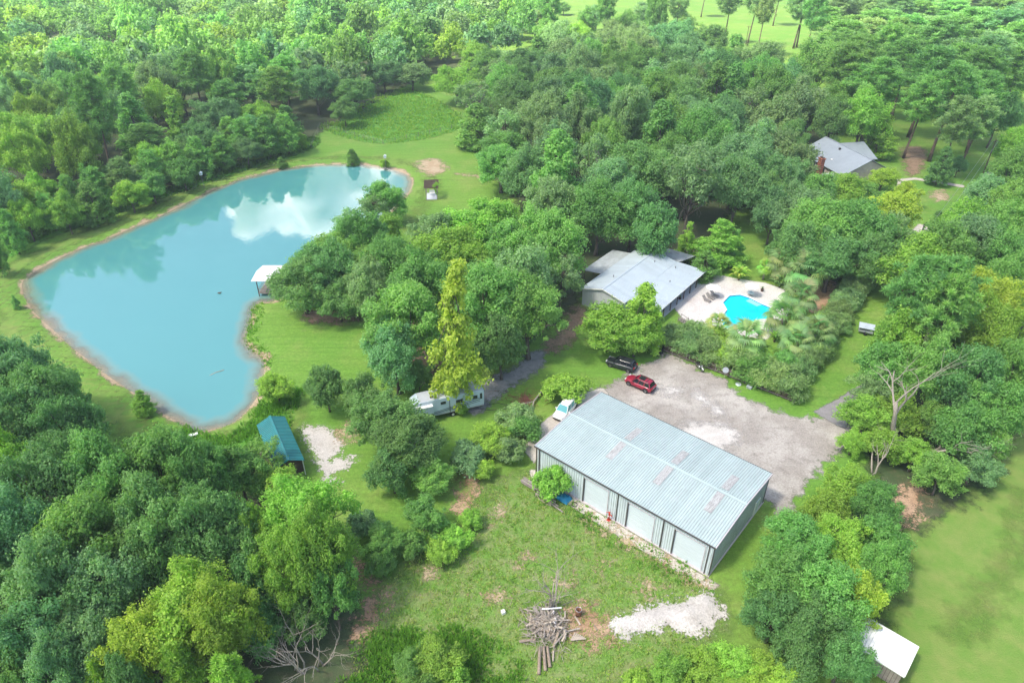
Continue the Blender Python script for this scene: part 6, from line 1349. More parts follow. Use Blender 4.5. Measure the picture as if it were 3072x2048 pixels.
# rough grass and weeds as blades
def tufts(name, poly, n, hmin, hmax, seed, label, cols, sparse=.0):
    rs = np.random.RandomState(seed); P = smooth_poly(poly, 4)
    X = rs.uniform(P[:, 0].min(), P[:, 0].max(), n * 4); Y = rs.uniform(P[:, 1].min(), P[:, 1].max(), n * 4)
    k = signed(P, X, Y) > rs.uniform(-1.2, 1.2, n * 4)
    if name == 'shore_weeds': k &= signed(POND, X, Y) < .3
    # patchy
    q = np.sin(X * .9 + 1.3 * np.sin(Y * .6)) + np.sin(Y * 1.1 + seed + 1.2 * np.sin(X * .43)) + rs.normal(size=len(X)) * .9
    k &= q > sparse
    X = X[k][:n]; Y = Y[k][:n]; B = 5
    n = len(X); Z = ground_z(X, Y)
    p = np.repeat(np.stack([X, Y, Z], 1), B, 0)
    a = rs.uniform(0, 6.28, n * B); L = np.repeat(rs.uniform(hmin, hmax, n), B) * rs.uniform(.6, 1.1, n * B)
    d = np.stack([np.cos(a) * .55, np.sin(a) * .55, np.ones(n * B)], 1) * L[:, None]
    s = np.stack([-np.sin(a), np.cos(a), np.zeros(n * B)], 1) * (.045 + L[:, None] * .10)
    o_ = p + np.stack([np.cos(a), np.sin(a), np.zeros(n * B)], 1) * .12
    V = np.stack([o_ - s, o_ + s, o_ + d], 1)
    cc = 1.75 * np.array(cols)[rs.randint(0, len(cols), n)]; col = np.repeat(np.concatenate([cc, np.ones((n, 1))], 1), B, 0)
    me = arrays_mesh(name, V, 3, 'leaf_col', np.clip(.5 + rs.normal(size=n * B) * .2, 0, 1), col)
    o = bpy.data.objects.new(name, me); C.objects.link(o)
    return tag(o, label, 'grass', kind='stuff')
GC = [(.14, .255, .045), (.17, .285, .045), (.25, .28, .11), (.13, .24, .045), (.22, .28, .08)]
tufts('yard_weeds', [(-5.0, 58.6), (3.0, 63.1), (7.9, 56.5), (14.7, 51.1), (21.3, 46.2), (20.4, 42.6), (15.6, 36.2), (4.9, 34.5), (-11.7, 34.5), (-15.2, 36.2), (-13.7, 41.6), (-12.7, 46.2), (-10.3, 49.6), (-5.8, 53.3)], 9000, .08, .28, 1, 'tall weeds and rough grass in the yard before the warehouse', GC, -2.2)
tufts('paddock_weeds', [(-60.9, 218.8), (-38.2, 201.4), (-16.0, 218.8), (-25.7, 250.2), (-40.7, 270.0), (-51.1, 253.3), (-55.1, 227.4)], 5000, .3, .9, 2, 'tall uncut grass inside the fenced paddock', [(.12, .25, .035), (.15, .28, .04), (.18, .28, .055)], -1)
tufts('bank_weeds', [(-109.8, 134.9), (-103.5, 143.6), (-89.3, 157.7), (-78.8, 178.2), (-62.7, 206.6), (-57.7, 198.0), (-75.0, 174.1), (-87.9, 154.6), (-99.8, 137.2), (-104.4, 126.4)], 6500, .3, 1.1, 3, 'tall weeds between the far bank lawn and the young pines', [(.07, .16, .025), (.09, .2, .03), (.06, .13, .03)], -1)
tufts('wall_weeds', [(3.2, 61.9), (8.0, 57.6), (13.6, 52.9), (18.2, 49.0), (21.3, 46.2), (18.9, 45.7), (13.2, 50.5), (8.3, 55.2), (3.4, 59.3)], 900, .15, .55, 4, 'weeds growing along the concrete in front of the warehouse', [(.08, .19, .025), (.10, .22, .03)], -.4)
tufts('shore_weeds', [(-44.9, 72.8), (-41.4, 70.1), (-37.2, 70.6), (-35.8, 76.7), (-34.4, 80.3), (-31.2, 80.3), (-30.8, 71.9), (-34.9, 66.3), (-41.4, 65.5), (-44.8, 69.7)], 2200, .2, .7, 5, 'lush weeds round the lower corner of the pond', [(.08, .2, .02), (.10, .23, .03)], -.6)
tufts('bank_fringe', [(-47.5, 105.9), (-45.9, 106.9), (-43.7, 100.0), (-43.0, 95.1), (-40.3, 91.2), (-37.7, 88.2), (-38.3, 87.0), (-40.6, 90.0), (-43.8, 93.8)], 700, .15, .45, 6, 'bright grass fringe on the bank by the pond pavilion', [(.09, .22, .02), (.11, .24, .03)], -2)
tufts('yard_corner_weeds', [(-13.6, 40.6), (-7.6, 41.6), (-1.1, 38.8), (0.2, 34.5), (-14.9, 34.5), (-15.4, 37.0)], 2500, .2, .6, 8, 'lush weeds at the bottom of the weedy yard', [(.08, .19, .022), (.10, .22, .03)], -.4)

# ------------------------------------------------------------------ buildings
def ribbed(parent, name, a, b, c, d, n, ribs, rh, rw, mat, thick=.03, side_mat='rib_side'):
    """sheet-metal face a-b (low edge) to d-c (high edge) laid as n ribbed sheets, each its own part"""
    a, b, c, d = (Vector(p) for p in (a, b, c, d))
    nrm = (b - a).cross(d - a).normalized()
    out = []
    for i in range(n):
        u0, u1 = i / n, (i + 1) / n
        L = (b - a).length / n
        prof = [(0.0, 0.0)]
        for k in range(ribs):
            q = (k + .5) / ribs; h_ = rw / L
            prof += [(q - h_ * .5, 0), (q - h_ * .22, rh), (q + h_ * .22, rh), (q + h_ * .5, 0)]
        prof.append((1.0, 0.0))
        m = MB(); V = []
        for q, z in prof:
            u = u0 + (u1 - u0) * q
            for e0, e1 in ((a, b), (d, c)):
                V.append(e0 + (e1 - e0) * u + nrm * (z + (.0015 if i % 2 else 0)))
        F = [(2 * j, 2 * j + 2, 2 * j + 3, 2 * j + 1) for j in range(len(prof) - 1)]
        k0 = len(V)
        V += [V[0] - nrm * thick, V[1] - nrm * thick, V[k0 - 2] - nrm * thick, V[k0 - 1] - nrm * thick]
        F += [(k0, k0 + 1, k0 + 3, k0 + 2), (0, 1, k0 + 1, k0), (k0 - 2, k0 + 2, k0 + 3, k0 - 1)]
        me = bpy.data.meshes.new(name); me.from_pydata([tuple(v) for v in V], [], F); me.materials.append(M[mat]); me.materials.append(M[side_mat])
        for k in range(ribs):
            me.polygons[4 * k + 1].material_index = 1; me.polygons[4 * k + 3].material_index = 1  # both slanted faces of each rib take the second material
        out.append(child(me, name, parent))
    return out

# --- metal warehouse
WL, WD, WH, WR = 24.0, 14.3, 4.75, 5.38
W = thing('metal_warehouse', 'long pale blue metal warehouse with ribbed roof and three white garage doors', 'warehouse', (2.82, 63.13, 0), R(-40.65))
DO = [(7.35, 10.75), (13.4, 16.8), (19.35, 22.9)]
FY = .22                                              # front wall set back under the eave
DH = 3.95
m = MB(); m.box((WL / 2, WD / 2, .05), (WL - .1, WD - .1, .16)); m.build('floor_slab', 'rust_trim', W)
m = MB(); m.box((WL / 2, WD / 2, WH / 2 + .1), (WL - .9, WD - .9, WH - .4)); m.build('inner_liner', 'wall_metal', W)
edges = [.25] + [e for d in DO for e in d] + [WL - .2]
for k in range(0, len(edges), 2):
    x0, x1 = edges[k], edges[k + 1]
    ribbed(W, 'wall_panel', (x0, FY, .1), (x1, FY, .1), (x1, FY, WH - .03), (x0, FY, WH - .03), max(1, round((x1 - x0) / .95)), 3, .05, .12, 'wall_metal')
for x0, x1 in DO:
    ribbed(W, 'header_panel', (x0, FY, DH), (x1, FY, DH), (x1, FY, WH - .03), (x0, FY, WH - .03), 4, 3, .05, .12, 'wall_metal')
    g = MB(); 
    gd = MB(); gd.box(((x0 + x1) / 2, FY + .16, DH / 2 + .08), (x1 - x0, .05, DH - .1)); gd = gd.build('garage_door', 'door_white', W)
    for q in range(5):
        z0 = .13 + q * (DH - .16) / 5
        s = MB(); s.box(((x0 + x1) / 2, FY + .11, z0 + (DH - .16) / 10), (x1 - x0 - .02, .05, (DH - .16) / 5 - .03)); s.build('door_section', 'door_white', gd)
        s = MB(); s.box(((x0 + x1) / 2, FY + .082, z0 + (DH - .16) / 10), (x1 - x0 - .4, .008, .05)); s.build('door_rib', 'wall_metal', gd)
    m = MB(); m.box((x0 - .03, FY - .02, DH / 2 + .05), (.13, .12, DH)); m.build('door_jamb', 'dark_trim', W)
    m = MB(); m.box((x1 + .03, FY - .02, DH / 2 + .05), (.06, .10, DH)); m.build('door_jamb', 'rust_trim', W)
    m = MB(); m.box(((x0 + x1) / 2, FY - .02, DH + .03), (x1 - x0, .10, .06)); m.build('door_head', 'rust_trim', W)
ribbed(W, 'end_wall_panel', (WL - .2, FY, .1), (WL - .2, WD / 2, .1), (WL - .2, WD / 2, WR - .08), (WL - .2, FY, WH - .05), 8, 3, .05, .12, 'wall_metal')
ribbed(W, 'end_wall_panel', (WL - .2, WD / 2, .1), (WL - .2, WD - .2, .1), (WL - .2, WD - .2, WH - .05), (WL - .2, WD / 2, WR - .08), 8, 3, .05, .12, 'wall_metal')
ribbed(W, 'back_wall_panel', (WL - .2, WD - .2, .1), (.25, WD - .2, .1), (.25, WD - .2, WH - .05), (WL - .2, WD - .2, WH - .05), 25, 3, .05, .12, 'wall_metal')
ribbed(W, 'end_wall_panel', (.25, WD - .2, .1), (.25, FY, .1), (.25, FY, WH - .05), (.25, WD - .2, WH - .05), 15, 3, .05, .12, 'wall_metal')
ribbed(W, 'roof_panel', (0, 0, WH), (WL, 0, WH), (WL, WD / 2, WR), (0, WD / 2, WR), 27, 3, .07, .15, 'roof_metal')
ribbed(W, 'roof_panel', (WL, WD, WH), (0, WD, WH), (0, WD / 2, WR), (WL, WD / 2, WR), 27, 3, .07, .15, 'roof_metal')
m = MB(); m.box((WL / 2, WD / 2, WR + .045), (WL, .34, .03)); m.build('ridge_cap', 'roof_metal', W)
sl = (WR - WH) / (WD / 2)
for x in (8.25, 14.7, 21.1):
    for y0, y1, s in ((3.65, 6.9, 1), (7.75, 10.7, -1)):
        z = lambda y: WH + sl * (y if s > 0 else WD - y) + .062
        m = MB(); m.extr([(x - .46, y0, z(y0)), (x + .46, y0, z(y0)), (x + .46, y1, z(y1)), (x - .46, y1, z(y1))], (0, 0, .012)); f = m.build('skylight', 'fibreglass', W)
        for k in range(3):
            m = MB(); m.bar((x - .3 + .3 * k, y0 + .02, z(y0 + .02) + .02), (x - .3 + .3 * k, y1 - .02, z(y1 - .02) + .02), .07, .035); m.build('rib', 'fibreglass', f)
m = MB(); m.box((WL / 2, -.05, WH - .045), (WL + .1, .11, .13)); m.build('gutter', 'dark_trim', W)
m = MB(); m.box((WL / 2, WD + .05, WH - .045), (WL + .1, .11, .13)); m.build('gutter', 'dark_trim', W)
for x in (.16, .62, 12.05, 17.95, 23.35):
    m = MB(); m.box((x, FY - .08, WH / 2 - .02), (.11, .10, WH - .16)); m.build('downspout', 'dark_trim', W)
for x in (-.045, WL + .045):
    for y0, y1, z0, z1 in ((0, WD / 2, WH, WR), (WD / 2, WD, WR, WH)):
        m = MB(); m.bar((x, y0, z0 - .01), (x, y1, z1 - .01), .09, .19); m.build('rake_trim', 'rust_trim', W)
m = MB(); m.box((WL - .14, WD - .26, WH / 2), (.10, .10, WH - .1)); m.build('corner_trim', 'dark_trim', W)
m = MB(); m.box((WL - .14, FY + .04, WH / 2), (.10, .10, WH - .1)); m.build('corner_trim', 'dark_trim', W)
wd = MB(); wd.box((WL - .13, 11.9, 1.12), (.09, 1.0, 2.1)); wd = wd.build('side_door', 'door_white', W)
for y in (11.35, 12.45):
    m = MB(); m.box((WL - .12, y, 1.12), (.12, .09, 2.2)); m.build('door_frame', 'white_paint', wd)
m = MB(); m.lathe([(.001, 0), (.045, .01), (.045, .05), (.001, .06)], 10, (WL - .08, 12.25, 1.05), 'X'); m.build('door_handle', 'alloy', wd)

# --- pool house
H = thing('pool_house', 'low pool house with wide pale metal roof beside the swimming pool', 'house', (15.73, 103.52, 0), R(52.57))
# local x runs along the ridge away from the front gable, local y to the far side (negative y faces the pool)
HR, HE, KE, PE = 4.6, 3.25, 3.42, 2.55
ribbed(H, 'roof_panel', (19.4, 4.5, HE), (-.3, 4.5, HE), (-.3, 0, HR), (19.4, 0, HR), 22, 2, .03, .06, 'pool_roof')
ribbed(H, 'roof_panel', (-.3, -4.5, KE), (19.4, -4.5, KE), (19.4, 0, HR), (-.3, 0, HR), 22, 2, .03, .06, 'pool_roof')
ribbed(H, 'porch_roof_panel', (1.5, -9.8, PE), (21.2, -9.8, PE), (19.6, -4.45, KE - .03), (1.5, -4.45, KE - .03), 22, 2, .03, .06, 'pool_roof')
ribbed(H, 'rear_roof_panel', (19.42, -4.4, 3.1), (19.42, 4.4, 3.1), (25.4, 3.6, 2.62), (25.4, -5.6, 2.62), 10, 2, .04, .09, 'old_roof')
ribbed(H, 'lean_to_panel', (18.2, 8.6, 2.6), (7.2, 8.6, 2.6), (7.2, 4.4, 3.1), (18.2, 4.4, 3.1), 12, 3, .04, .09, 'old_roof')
m = MB(); m.box((9.55, 0, HR + .02), (19.7, .36, .03)); m.build('ridge_cap', 'pool_roof', H)
m = MB(); m.extr([(0, -4.0, 0), (0, 4.1, 0), (0, 4.1, HE - .05), (0, 0, HR - .1), (0, -4.0, KE - .05)], (19, 0, 0)); m.build('wall', 'siding', H)
for k in range(18):
    y = -3.8 + k * .45; top = HR - .1 - abs(y) * .29
    m = MB(); m.box((-.02, y, top / 2), (.03, .05, top - .06)); m.build('batten', 'siding', H)
for s, yz in ((1, (4.5, HE)), (-1, (-4.5, KE))):
    m = MB(); m.bar((-.34, 0, HR - .02), (-.34, yz[0], yz[1] - .02), .05, .2); m.build('rake_board', 'white_paint', H)
m = MB(); m.box((11.3, -9.82, PE - .09), (19.8, .06, .16)); m.build('porch_fascia', 'white_paint', H)
for k in range(8):
    m = MB(); m.box((2.2 + k * 2.65, -9.45, PE / 2 - .05), (.14, .14, PE - .1)); m.build('porch_post', 'brown_wood', H)
for k in range(5):
    x = 3.2 + k * 3.3
    wdw = MB(); wdw.box((x, -4.03, 1.5), (1.3, .06, 1.5)); wdw = wdw.build('window', 'white_paint', H)
    m = MB(); m.box((x, -4.07, 1.5), (1.14, .03, 1.34)); m.build('pane', 'glass_pane', wdw)
for x, y in ((7.5, 8.4), (11, 8.4), (14.5, 8.4), (17.9, 8.4)):
    m = MB(); m.box((x, y, 1.28), (.13, .13, 2.56)); m.build('lean_to_post', 'brown_wood', H)
for x, y in ((25.1, 3.2), (25.1, -1), (25.1, -5.2)):
    m = MB(); m.box((x, y, 1.28), (.13, .13, 2.5)); m.build('rear_post', 'brown_wood', H)
for x, y in ((5.5, 1.2), (15.5, -1.8), (12.0, -6.8), (17.2, -5.3)):
    zz = HR - abs(y) * .28 if y > -4.4 else KE - (abs(y) - 4.4) * .165
    m = MB(); m.lathe([(.06, zz - .1), (.06, zz + .28), (.09, zz + .29), (.09, zz + .33), (.001, zz + .36)], 10, (x, y, 0)); m.build('roof_vent', 'dark_trim', H)
m = MB(); m.box((13, -6.9, .04), (17, 5.4, .08)); m.build('porch_floor', 'siding', H)

# --- house with the brick chimney
F = thing('grey_roofed_house', 'house with broad grey roof and red brick chimney among the oaks', 'house', (85.4, 186.3, 0), R(-78.4))
ribs_ = [('roof_slope', [(0, -7.3, 2.9), (20.2, -7.3, 2.9), (20.2, 0, 6.5), (0, 0, 6.5)]), ('roof_slope', [(20.2, 7.3, 2.9), (0, 7.3, 2.9), (0, 0, 6.5), (20.2, 0, 6.5)]),
         ('wing_roof', [(3.2, 9.8, 5.5), (3.2, 2.2, 5.5), (10.2, 2.2, 2.9), (10.2, 9.8, 2.9)]), ('wing_roof', [(3.2, 2.2, 5.5), (3.2, 9.8, 5.5), (-1.5, 9.8, 3.2), (-1.5, 2.2, 3.2)])]
for nm, q in ribs_:
    m = MB(); m.extr(q, (0, 0, -.12)); m.build(nm, 'grey_roof', F)
m = MB(); m.extr([(.4, -6.8, 0), (.4, 6.8, 0), (.4, 6.8, 2.85), (.4, 0, 6.2), (.4, -6.8, 2.85)], (19.4, 0, 0)); m.build('wall', 'cream_brick', F)
m = MB(); m.extr([(-1, 2, 0), (9.6, 2, 0), (9.6, 2, 2.8), (3.2, 2, 5.2), (-1, 2, 2.8)], (0, 7.4, 0)); m.build('wing_wall', 'cream_brick', F)
m = MB(); m.box((10, 0, 6.52), (20.2, .35, .05)); m.build('ridge_cap', 'grey_roof', F)
ch = MB(); ch.box((17.6, -12.3, 3.4), (1.35, 1.0, 6.8)); ch = ch.build('chimney', 'red_brick', F)
for k in range(13):
    m = MB(); m.box((17.6, -12.3, .5 + k * .5), (1.37, 1.02, .02)); m.build('mortar_course', 'cream_brick', ch)
m = MB(); m.box((17.6, -12.3, 6.86), (1.6, 1.25, .2)); m.build('chimney_cap', 'red_brick', ch)
for sx in (-.35, .35):
    m = MB(); m.box((17.6 + sx, -12.3, 7.08), (.5, .5, .3)); m.build('flue', 'terracotta', ch)
m = MB(); m.box((17.6, -9.6, 2.2), (3.4, 5.0, .12)); m.build('porch_roof', 'white_paint', F)
for x, y in ((6.2, -4.6), (11.5, -4.9)):
    m = MB(); m.box((x, y, 2.9 + (7.3 - abs(y)) * .493 + .08), (.6, .5, .12)); m.build('roof_vent', 'white_paint', F)
m = MB(); m.box((9.0, -1.5, 6.0), (.45, .45, .5)); m.build('turbine_vent', 'dark_trim', F)
for k in range(4):
    wdw = MB(); wdw.box((3 + k * 4.4, -6.83, 1.5), (1.2, .06, 1.4)); wdw = wdw.build('window', 'white_paint', F)
    m = MB(); m.box((3 + k * 4.4, -6.87, 1.5), (1.05, .03, 1.25)); m.build('pane', 'glass_pane', wdw)

# --- green-roofed shed
G_ = thing('green_roofed_shed', 'narrow brown shed with long teal green ribbed metal roof', 'shed', (-30.6, 71.6, 0), R(-60.5))
ribbed(G_, 'roof_panel', (9.8, 0, 2.5), (0, 0, 2.5), (0, -1.85, 3.3), (9.8, -1.85, 3.3), 10, 3, .05, .12, 'green_roof', side_mat='green_rib_side')
ribbed(G_, 'roof_panel', (0, -3.7, 2.5), (9.8, -3.7, 2.5), (9.8, -1.85, 3.3), (0, -1.85, 3.3), 10, 3, .05, .12, 'green_roof', side_mat='green_rib_side')
m = MB(); m.box((4.9, -1.85, 3.34), (9.8, .3, .04)); m.build('ridge_cap', 'green_roof', G_)
m = MB(); m.extr([(.3, -.3, 0), (.3, -3.4, 0), (.3, -3.4, 2.5), (.3, -1.85, 3.15), (.3, -.3, 2.5)], (8.6, 0, 0)); m.build('wall', 'brown_wood', G_)
for k in range(14):
    y = -3.3 + k * .23; m = MB(); m.box((8.92, y, 1.25), (.03, .2, 2.4 + .25 * (1 - abs(y + 1.85) / 1.5))); m.build('wall_board', 'brown_wood', G_)
for y in (-.2, -3.5):
    m = MB(); m.box((9.6, y, 1.22), (.1, .1, 2.44)); m.build('porch_post', 'white_paint', G_)

# --- white-roofed shed at the field
Sd = thing('white_roofed_shed', 'small brown shed with bright white metal roof at the edge of the field', 'shed', (32.2, 38.36, 0), R(-42.8))
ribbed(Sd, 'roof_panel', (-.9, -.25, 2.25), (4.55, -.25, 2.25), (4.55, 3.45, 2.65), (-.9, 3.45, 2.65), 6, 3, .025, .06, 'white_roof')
m = MB(); m.extr([(-.7, 0, 0), (-.7, 3.2, 0), (-.7, 3.2, 2.55), (-.7, 0, 2.18)], (5.05, 0, 0)); m.build('wall', 'brown_wood', Sd)
for k in range(16):
    m = MB(); m.box((-.55 + k * .315, -.02, 1.08), (.28, .04, 2.1)); m.build('wall_board', 'grey_wood', Sd)
m = MB(); m.box((1.8, -.29, 2.2), (5.4, .04, .14)); m.build('fascia', 'white_paint', Sd)

# --- pavilion over the pond
Pv = thing('pond_pavilion', 'open pavilion with white metal roof standing at the pond edge', 'pavilion', (-47.2, 109.4, -.4), 0)
ribbed(Pv, 'roof_panel', (0, 0, 3.3), (6.2, 0, 3.3), (6.2, 3.2, 3.75), (.1, 3.2, 3.75), 6, 3, .02, .05, 'white_roof')
ribbed(Pv, 'roof_panel', (6.2, 6.4, 3.3), (.2, 6.4, 3.3), (.1, 3.2, 3.75), (6.2, 3.2, 3.75), 6, 3, .02, .05, 'white_roof')
for x in (.75, 3.2, 5.7):
    for y in (.5, 5.9):
        m = MB(); m.box((x, y, 1.45), (.13, .13, 3.6)); m.build('post', 'brown_wood', Pv)
for k in range(22):
    m = MB(); m.box((.72 + k * .235, 3.2, .55), (.21, 5.6, .05)); m.build('deck_board', 'grey_wood', Pv)
for y in (.5, 5.9):
    for z in (.95, 1.4):
        m = MB(); m.box((3.2, y, z), (5.0, .06, .09)); m.build('rail', 'grey_wood', Pv)
for z in (.95, 1.4):
    m = MB(); m.box((.75, 3.2, z), (.06, 5.4, .09)); m.build('rail', 'grey_wood', Pv)
m = MB(); m.box((2.0, 3.8, 1.0), (.5, .12, .9)); m.box((2.0, 3.6, .8), (.5, .5, .08)); m.build('bench', 'grey_wood', Pv)

# --- pergola
Pg = thing('pergola', 'weathered slatted pergola on the lawn with vine on one post', 'pergola', (-20.6, 156.4, 0), R(5))
for x in (0, 2.6):
    for y in (0, 4.6):
        m = MB(); m.box((x, y, 1.5), (.16, .16, 3.0)); m.build('post', 'grey_wood', Pg)
    m = MB(); m.box((x, 2.3, 2.98), (.08, 5.6, .2)); m.build('beam', 'grey_wood', Pg)
for k in range(13):
    m = MB(); m.box((1.3, -.4 + k * .45, 3.15), (3.5, .17, .14)); m.build('slat', 'brown_wood', Pg)
m = MB(); m.box((1.3, 2.3, .04), (2.5, 4.4, .08)); m.build('floor_slab', 'siding', Pg)
rs = np.random.RandomState(8)
V, T = clump_leaves(rs, np.array([(2.5, .1, 1.4), (2.4, .2, 2.2), (2.3, .6, 3.1), (2.7, 1.3, 3.2), (2.0, .3, 3.25), (2.6, 2.2, 3.2)]), np.array([.3, .4, .6, .6, .5, .45]), .2, .6, 1)
vv = child(arrays_mesh('vine', V, 4, 'leaf', T), 'vine', Pg); vv.color = (.28, .52, .08, 1)
cart = thing('garden_swing', 'white garden swing standing under the pergola', 'garden seat', (-19.5, 159.6, .08), R(5))
m = MB(); m.box((0, 0, .45), (1.3, .5, .07)); m.build('seat', 'white_paint', cart)
m = MB(); m.box((0, .27, .8), (1.3, .06, .7)); m.build('backrest', 'white_paint', cart)
for x in (-.6, .6):
    for y in (-.2, .2):
        m = MB(); m.box((x, y, .22), (.06, .06, .44)); m.build('leg', 'white_paint', cart)

# ------------------------------------------------------------------ vehicles
def car(name, label, cat, loc, rz, paint, L=4.62, Wd=1.84, Hh=1.68, glass='glass_dark', rails=True, sunroof=False, hood=1.0):
    o = thing(name, label, cat, loc, rz)
    hw = Wd / 2; hl = L / 2; zb = .26; belt = 1.02
    def loft(sts, nm, mat, smooth=True):
        m = MB(); rings = []
        for x, z0, z1, h0, h1 in sts:
            rings.append([(x, -h0 * .93, z0), (x, -h0, z0 + .16), (x, -h0, (z0 + z1) / 2 + .08), (x, -h1, z1 - .05), (x, -h1 * .86, z1), (x, 0, z1 + .02), (x, h1 * .86, z1), (x, h1, z1 - .05), (x, h0, (z0 + z1) / 2 + .08), (x, h0, z0 + .16), (x, h0 * .93, z0)])
        n = 11; V = [p for r in rings for p in r]; Fc = []
        for i in range(len(rings) - 1):
            for k in range(n):
                Fc.append((i * n + k, i * n + (k + 1) % n, (i + 1) * n + (k + 1) % n, (i + 1) * n + k))
        Fc.append(tuple(range(n))); Fc.append(tuple((len(rings) - 1) * n + k for k in range(n)))
        m.add(V, Fc); b = m.build(nm, mat, o, smooth)
        return b
    loft([(-hl, .42, .86, hw * .84, hw * .78), (-hl + .10, .34, 1.0, hw * .93, hw * .88), (-hl + .55, zb, 1.05, hw * .985, hw * .93), (-.3, zb, belt, hw, hw * .94), (hl - 1.45, zb, belt - .01, hw, hw * .93), (hl - 1.2, zb, belt - .05 , hw * .99, hw * .9), (hl - .45, zb + .02, .92, hw * .96, hw * .84), (hl - .12, .34, .82, hw * .86, hw * .74), (hl, .42, .72, hw * .72, hw * .6)], 'body', paint)
    # greenhouse of dark glass, painted roof and pillars
    x0, x1 = -hl + .12, hl - 1.22; r0, r1 = -hl + .52, hl - 1.95; wb, wt = hw * .90, hw * .70; zt = Hh - .05
    m = MB(); m.add([(x0, -wb, belt - .06), (x1, -wb, belt - .06), (x1, wb, belt - .06), (x0, wb, belt - .06), (r0, -wt, zt), (r1, -wt, zt), (r1, wt, zt), (r0, wt, zt)], [(0, 1, 5, 4), (1, 2, 6, 5), (2, 3, 7, 6), (3, 0, 4, 7), (4, 5, 6, 7), (3, 2, 1, 0)])
    m.build('windows', glass, o)
    rf = MB(); nx = 6; V = []
    for i in range(nx + 1):
        u = i / nx; x = r0 - .10 + (r1 - r0 + .16) * u; zz = zt + .005 + .055 * math.sin(math.pi * (.15 + .7 * u))
        for k in range(7):
            s = k / 6 * 2 - 1; V.append((x, s * wt * 1.03, zz - .05 * s * s))
    Fc = [(i * 7 + k, i * 7 + k + 1, (i + 1) * 7 + k + 1, (i + 1) * 7 + k) for i in range(nx) for k in range(6)]
    rf.add(V, Fc); rfo = rf.build('roof', paint, o, True)
    s_ = rfo.modifiers.new('solid', 'SOLIDIFY'); s_.thickness = .06; s_.offset = -1
    def pil(a, b, wdt):
        for s in (-1, 1):
            m = MB(); m.bar((a[0], s * (wb * 1.004), a[1]), (b[0], s * (wt * 1.01), b[1]), wdt, .05); m.build('pillar', paint, o)
    pil((x1 - .02, belt - .03), (r1 + .02, zt), .07); pil((x0 + .10, belt - .03), (r0 - .02, zt), .16); pil((-hl + 1.25, belt - .03), (r0 + .75, zt), .10); pil((-.05, belt - .03), (-.22, zt), .07)
    if sunroof:
        m = MB(); m.box(((r0 + r1) / 2 + .35, 0, zt + .063), (1.0, wt * 1.3, .02)); m.build('sunroof', 'glass_dark', o)
    if rails:
        for s in (-1, 1):
            m = MB(); m.tube([(r0 + .05, s * wt * .92, zt + .03), (r0 + .2, s * wt * .92, zt + .09), (r1 - .25, s * wt * .92, zt + .09), (r1 - .08, s * wt * .92, zt + .03)], .022, 6); m.build('roof_rail', 'black', o)
        for x in (r0 + .55, r1 - .75):
            m = MB(); m.box((x, 0, zt + .10), (.06, wt * 1.84, .03)); m.build('cross_bar', 'black', o)
    # trim, lights, plate
    for s in (-1, 1):
        m = MB(); m.box((-.1, s * (hw + .005), .34), (L * .52, .05, .16)); m.build('sill', 'black', o)
        m = MB(); m.box((-hl + .06, s * hw * .72, .93), (.13, .34, .17)); m.build('tail_lamp', 'red_lamp', o)
        m = MB(); m.box((hl - .20, s * hw * .66, .80), (.20, .36, .13)); m.build('headlight', 'clear_lamp', o)
        mi = MB(); mi.box((hl - 1.55, s * (hw + .10), 1.06), (.14, .2, .14)); mi.build('mirror', paint, o)
        for xx in (-.85, .35):
            m = MB(); m.box((xx, s * (hw + .012), .86), (.16, .02, .03)); m.build('door_handle', 'chrome', o)
    m = MB(); m.box((-hl + .0, 0, .48), (.12, Wd * .8, .22)); m.build('rear_bumper', 'black', o)
    m = MB(); m.box((hl - .03, 0, .47), (.10, Wd * .72, .18)); m.build('grille', 'black', o)
    m = MB(); m.box((-hl + .01, 0, .78), (.02, .32, .16)); m.build('number_plate', 'plate', o)
    for x in (hl - .92, -hl + .86):
        for s in (-1, 1):
            m = MB(); m.lathe([(.43, -.02), (.43, .02)], 24, (x, s * (hw - .012), .37), 'Y'); m.add([(x, s * (hw - .012), .37)], []); 
            m = MB(); m.lathe([(.001, -.015), (.43, -.015), (.43, .02), (.001, .02)], 24, (x, s * (hw - .012), .38), 'Y'); m.build('wheel_arch', 'black', o)
            wh = bpy.data.objects.new('wheel', None); C.objects.link(wh); wh.parent = o; wh.location = (x, s * (hw - .09), .35)
            m = MB(); m.lathe([(.22, -.11), (.32, -.11), (.35, -.07), (.35, .07), (.32, .11), (.22, .11)], 26, (0, 0, 0), 'Y'); m.build('tyre', 'rubber', wh, True)
            m = MB(); m.lathe([(.001, s * .085), (.07, s * .10), (.08, s * .075), (.21, s * .10), (.235, s * .112)], 20, (0, 0, 0), 'Y')
            for k in range(5):
                a = k * 1.2566; m.bar((.05 * math.cos(a), s * .10, .05 * math.sin(a)), (.22 * math.cos(a), s * .11, .22 * math.sin(a)), .05, .04)
            m.build('rim', 'alloy', wh)
    return o
def mid(a, b): return ((a[0] + b[0]) / 2, (a[1] + b[1]) / 2, .03)
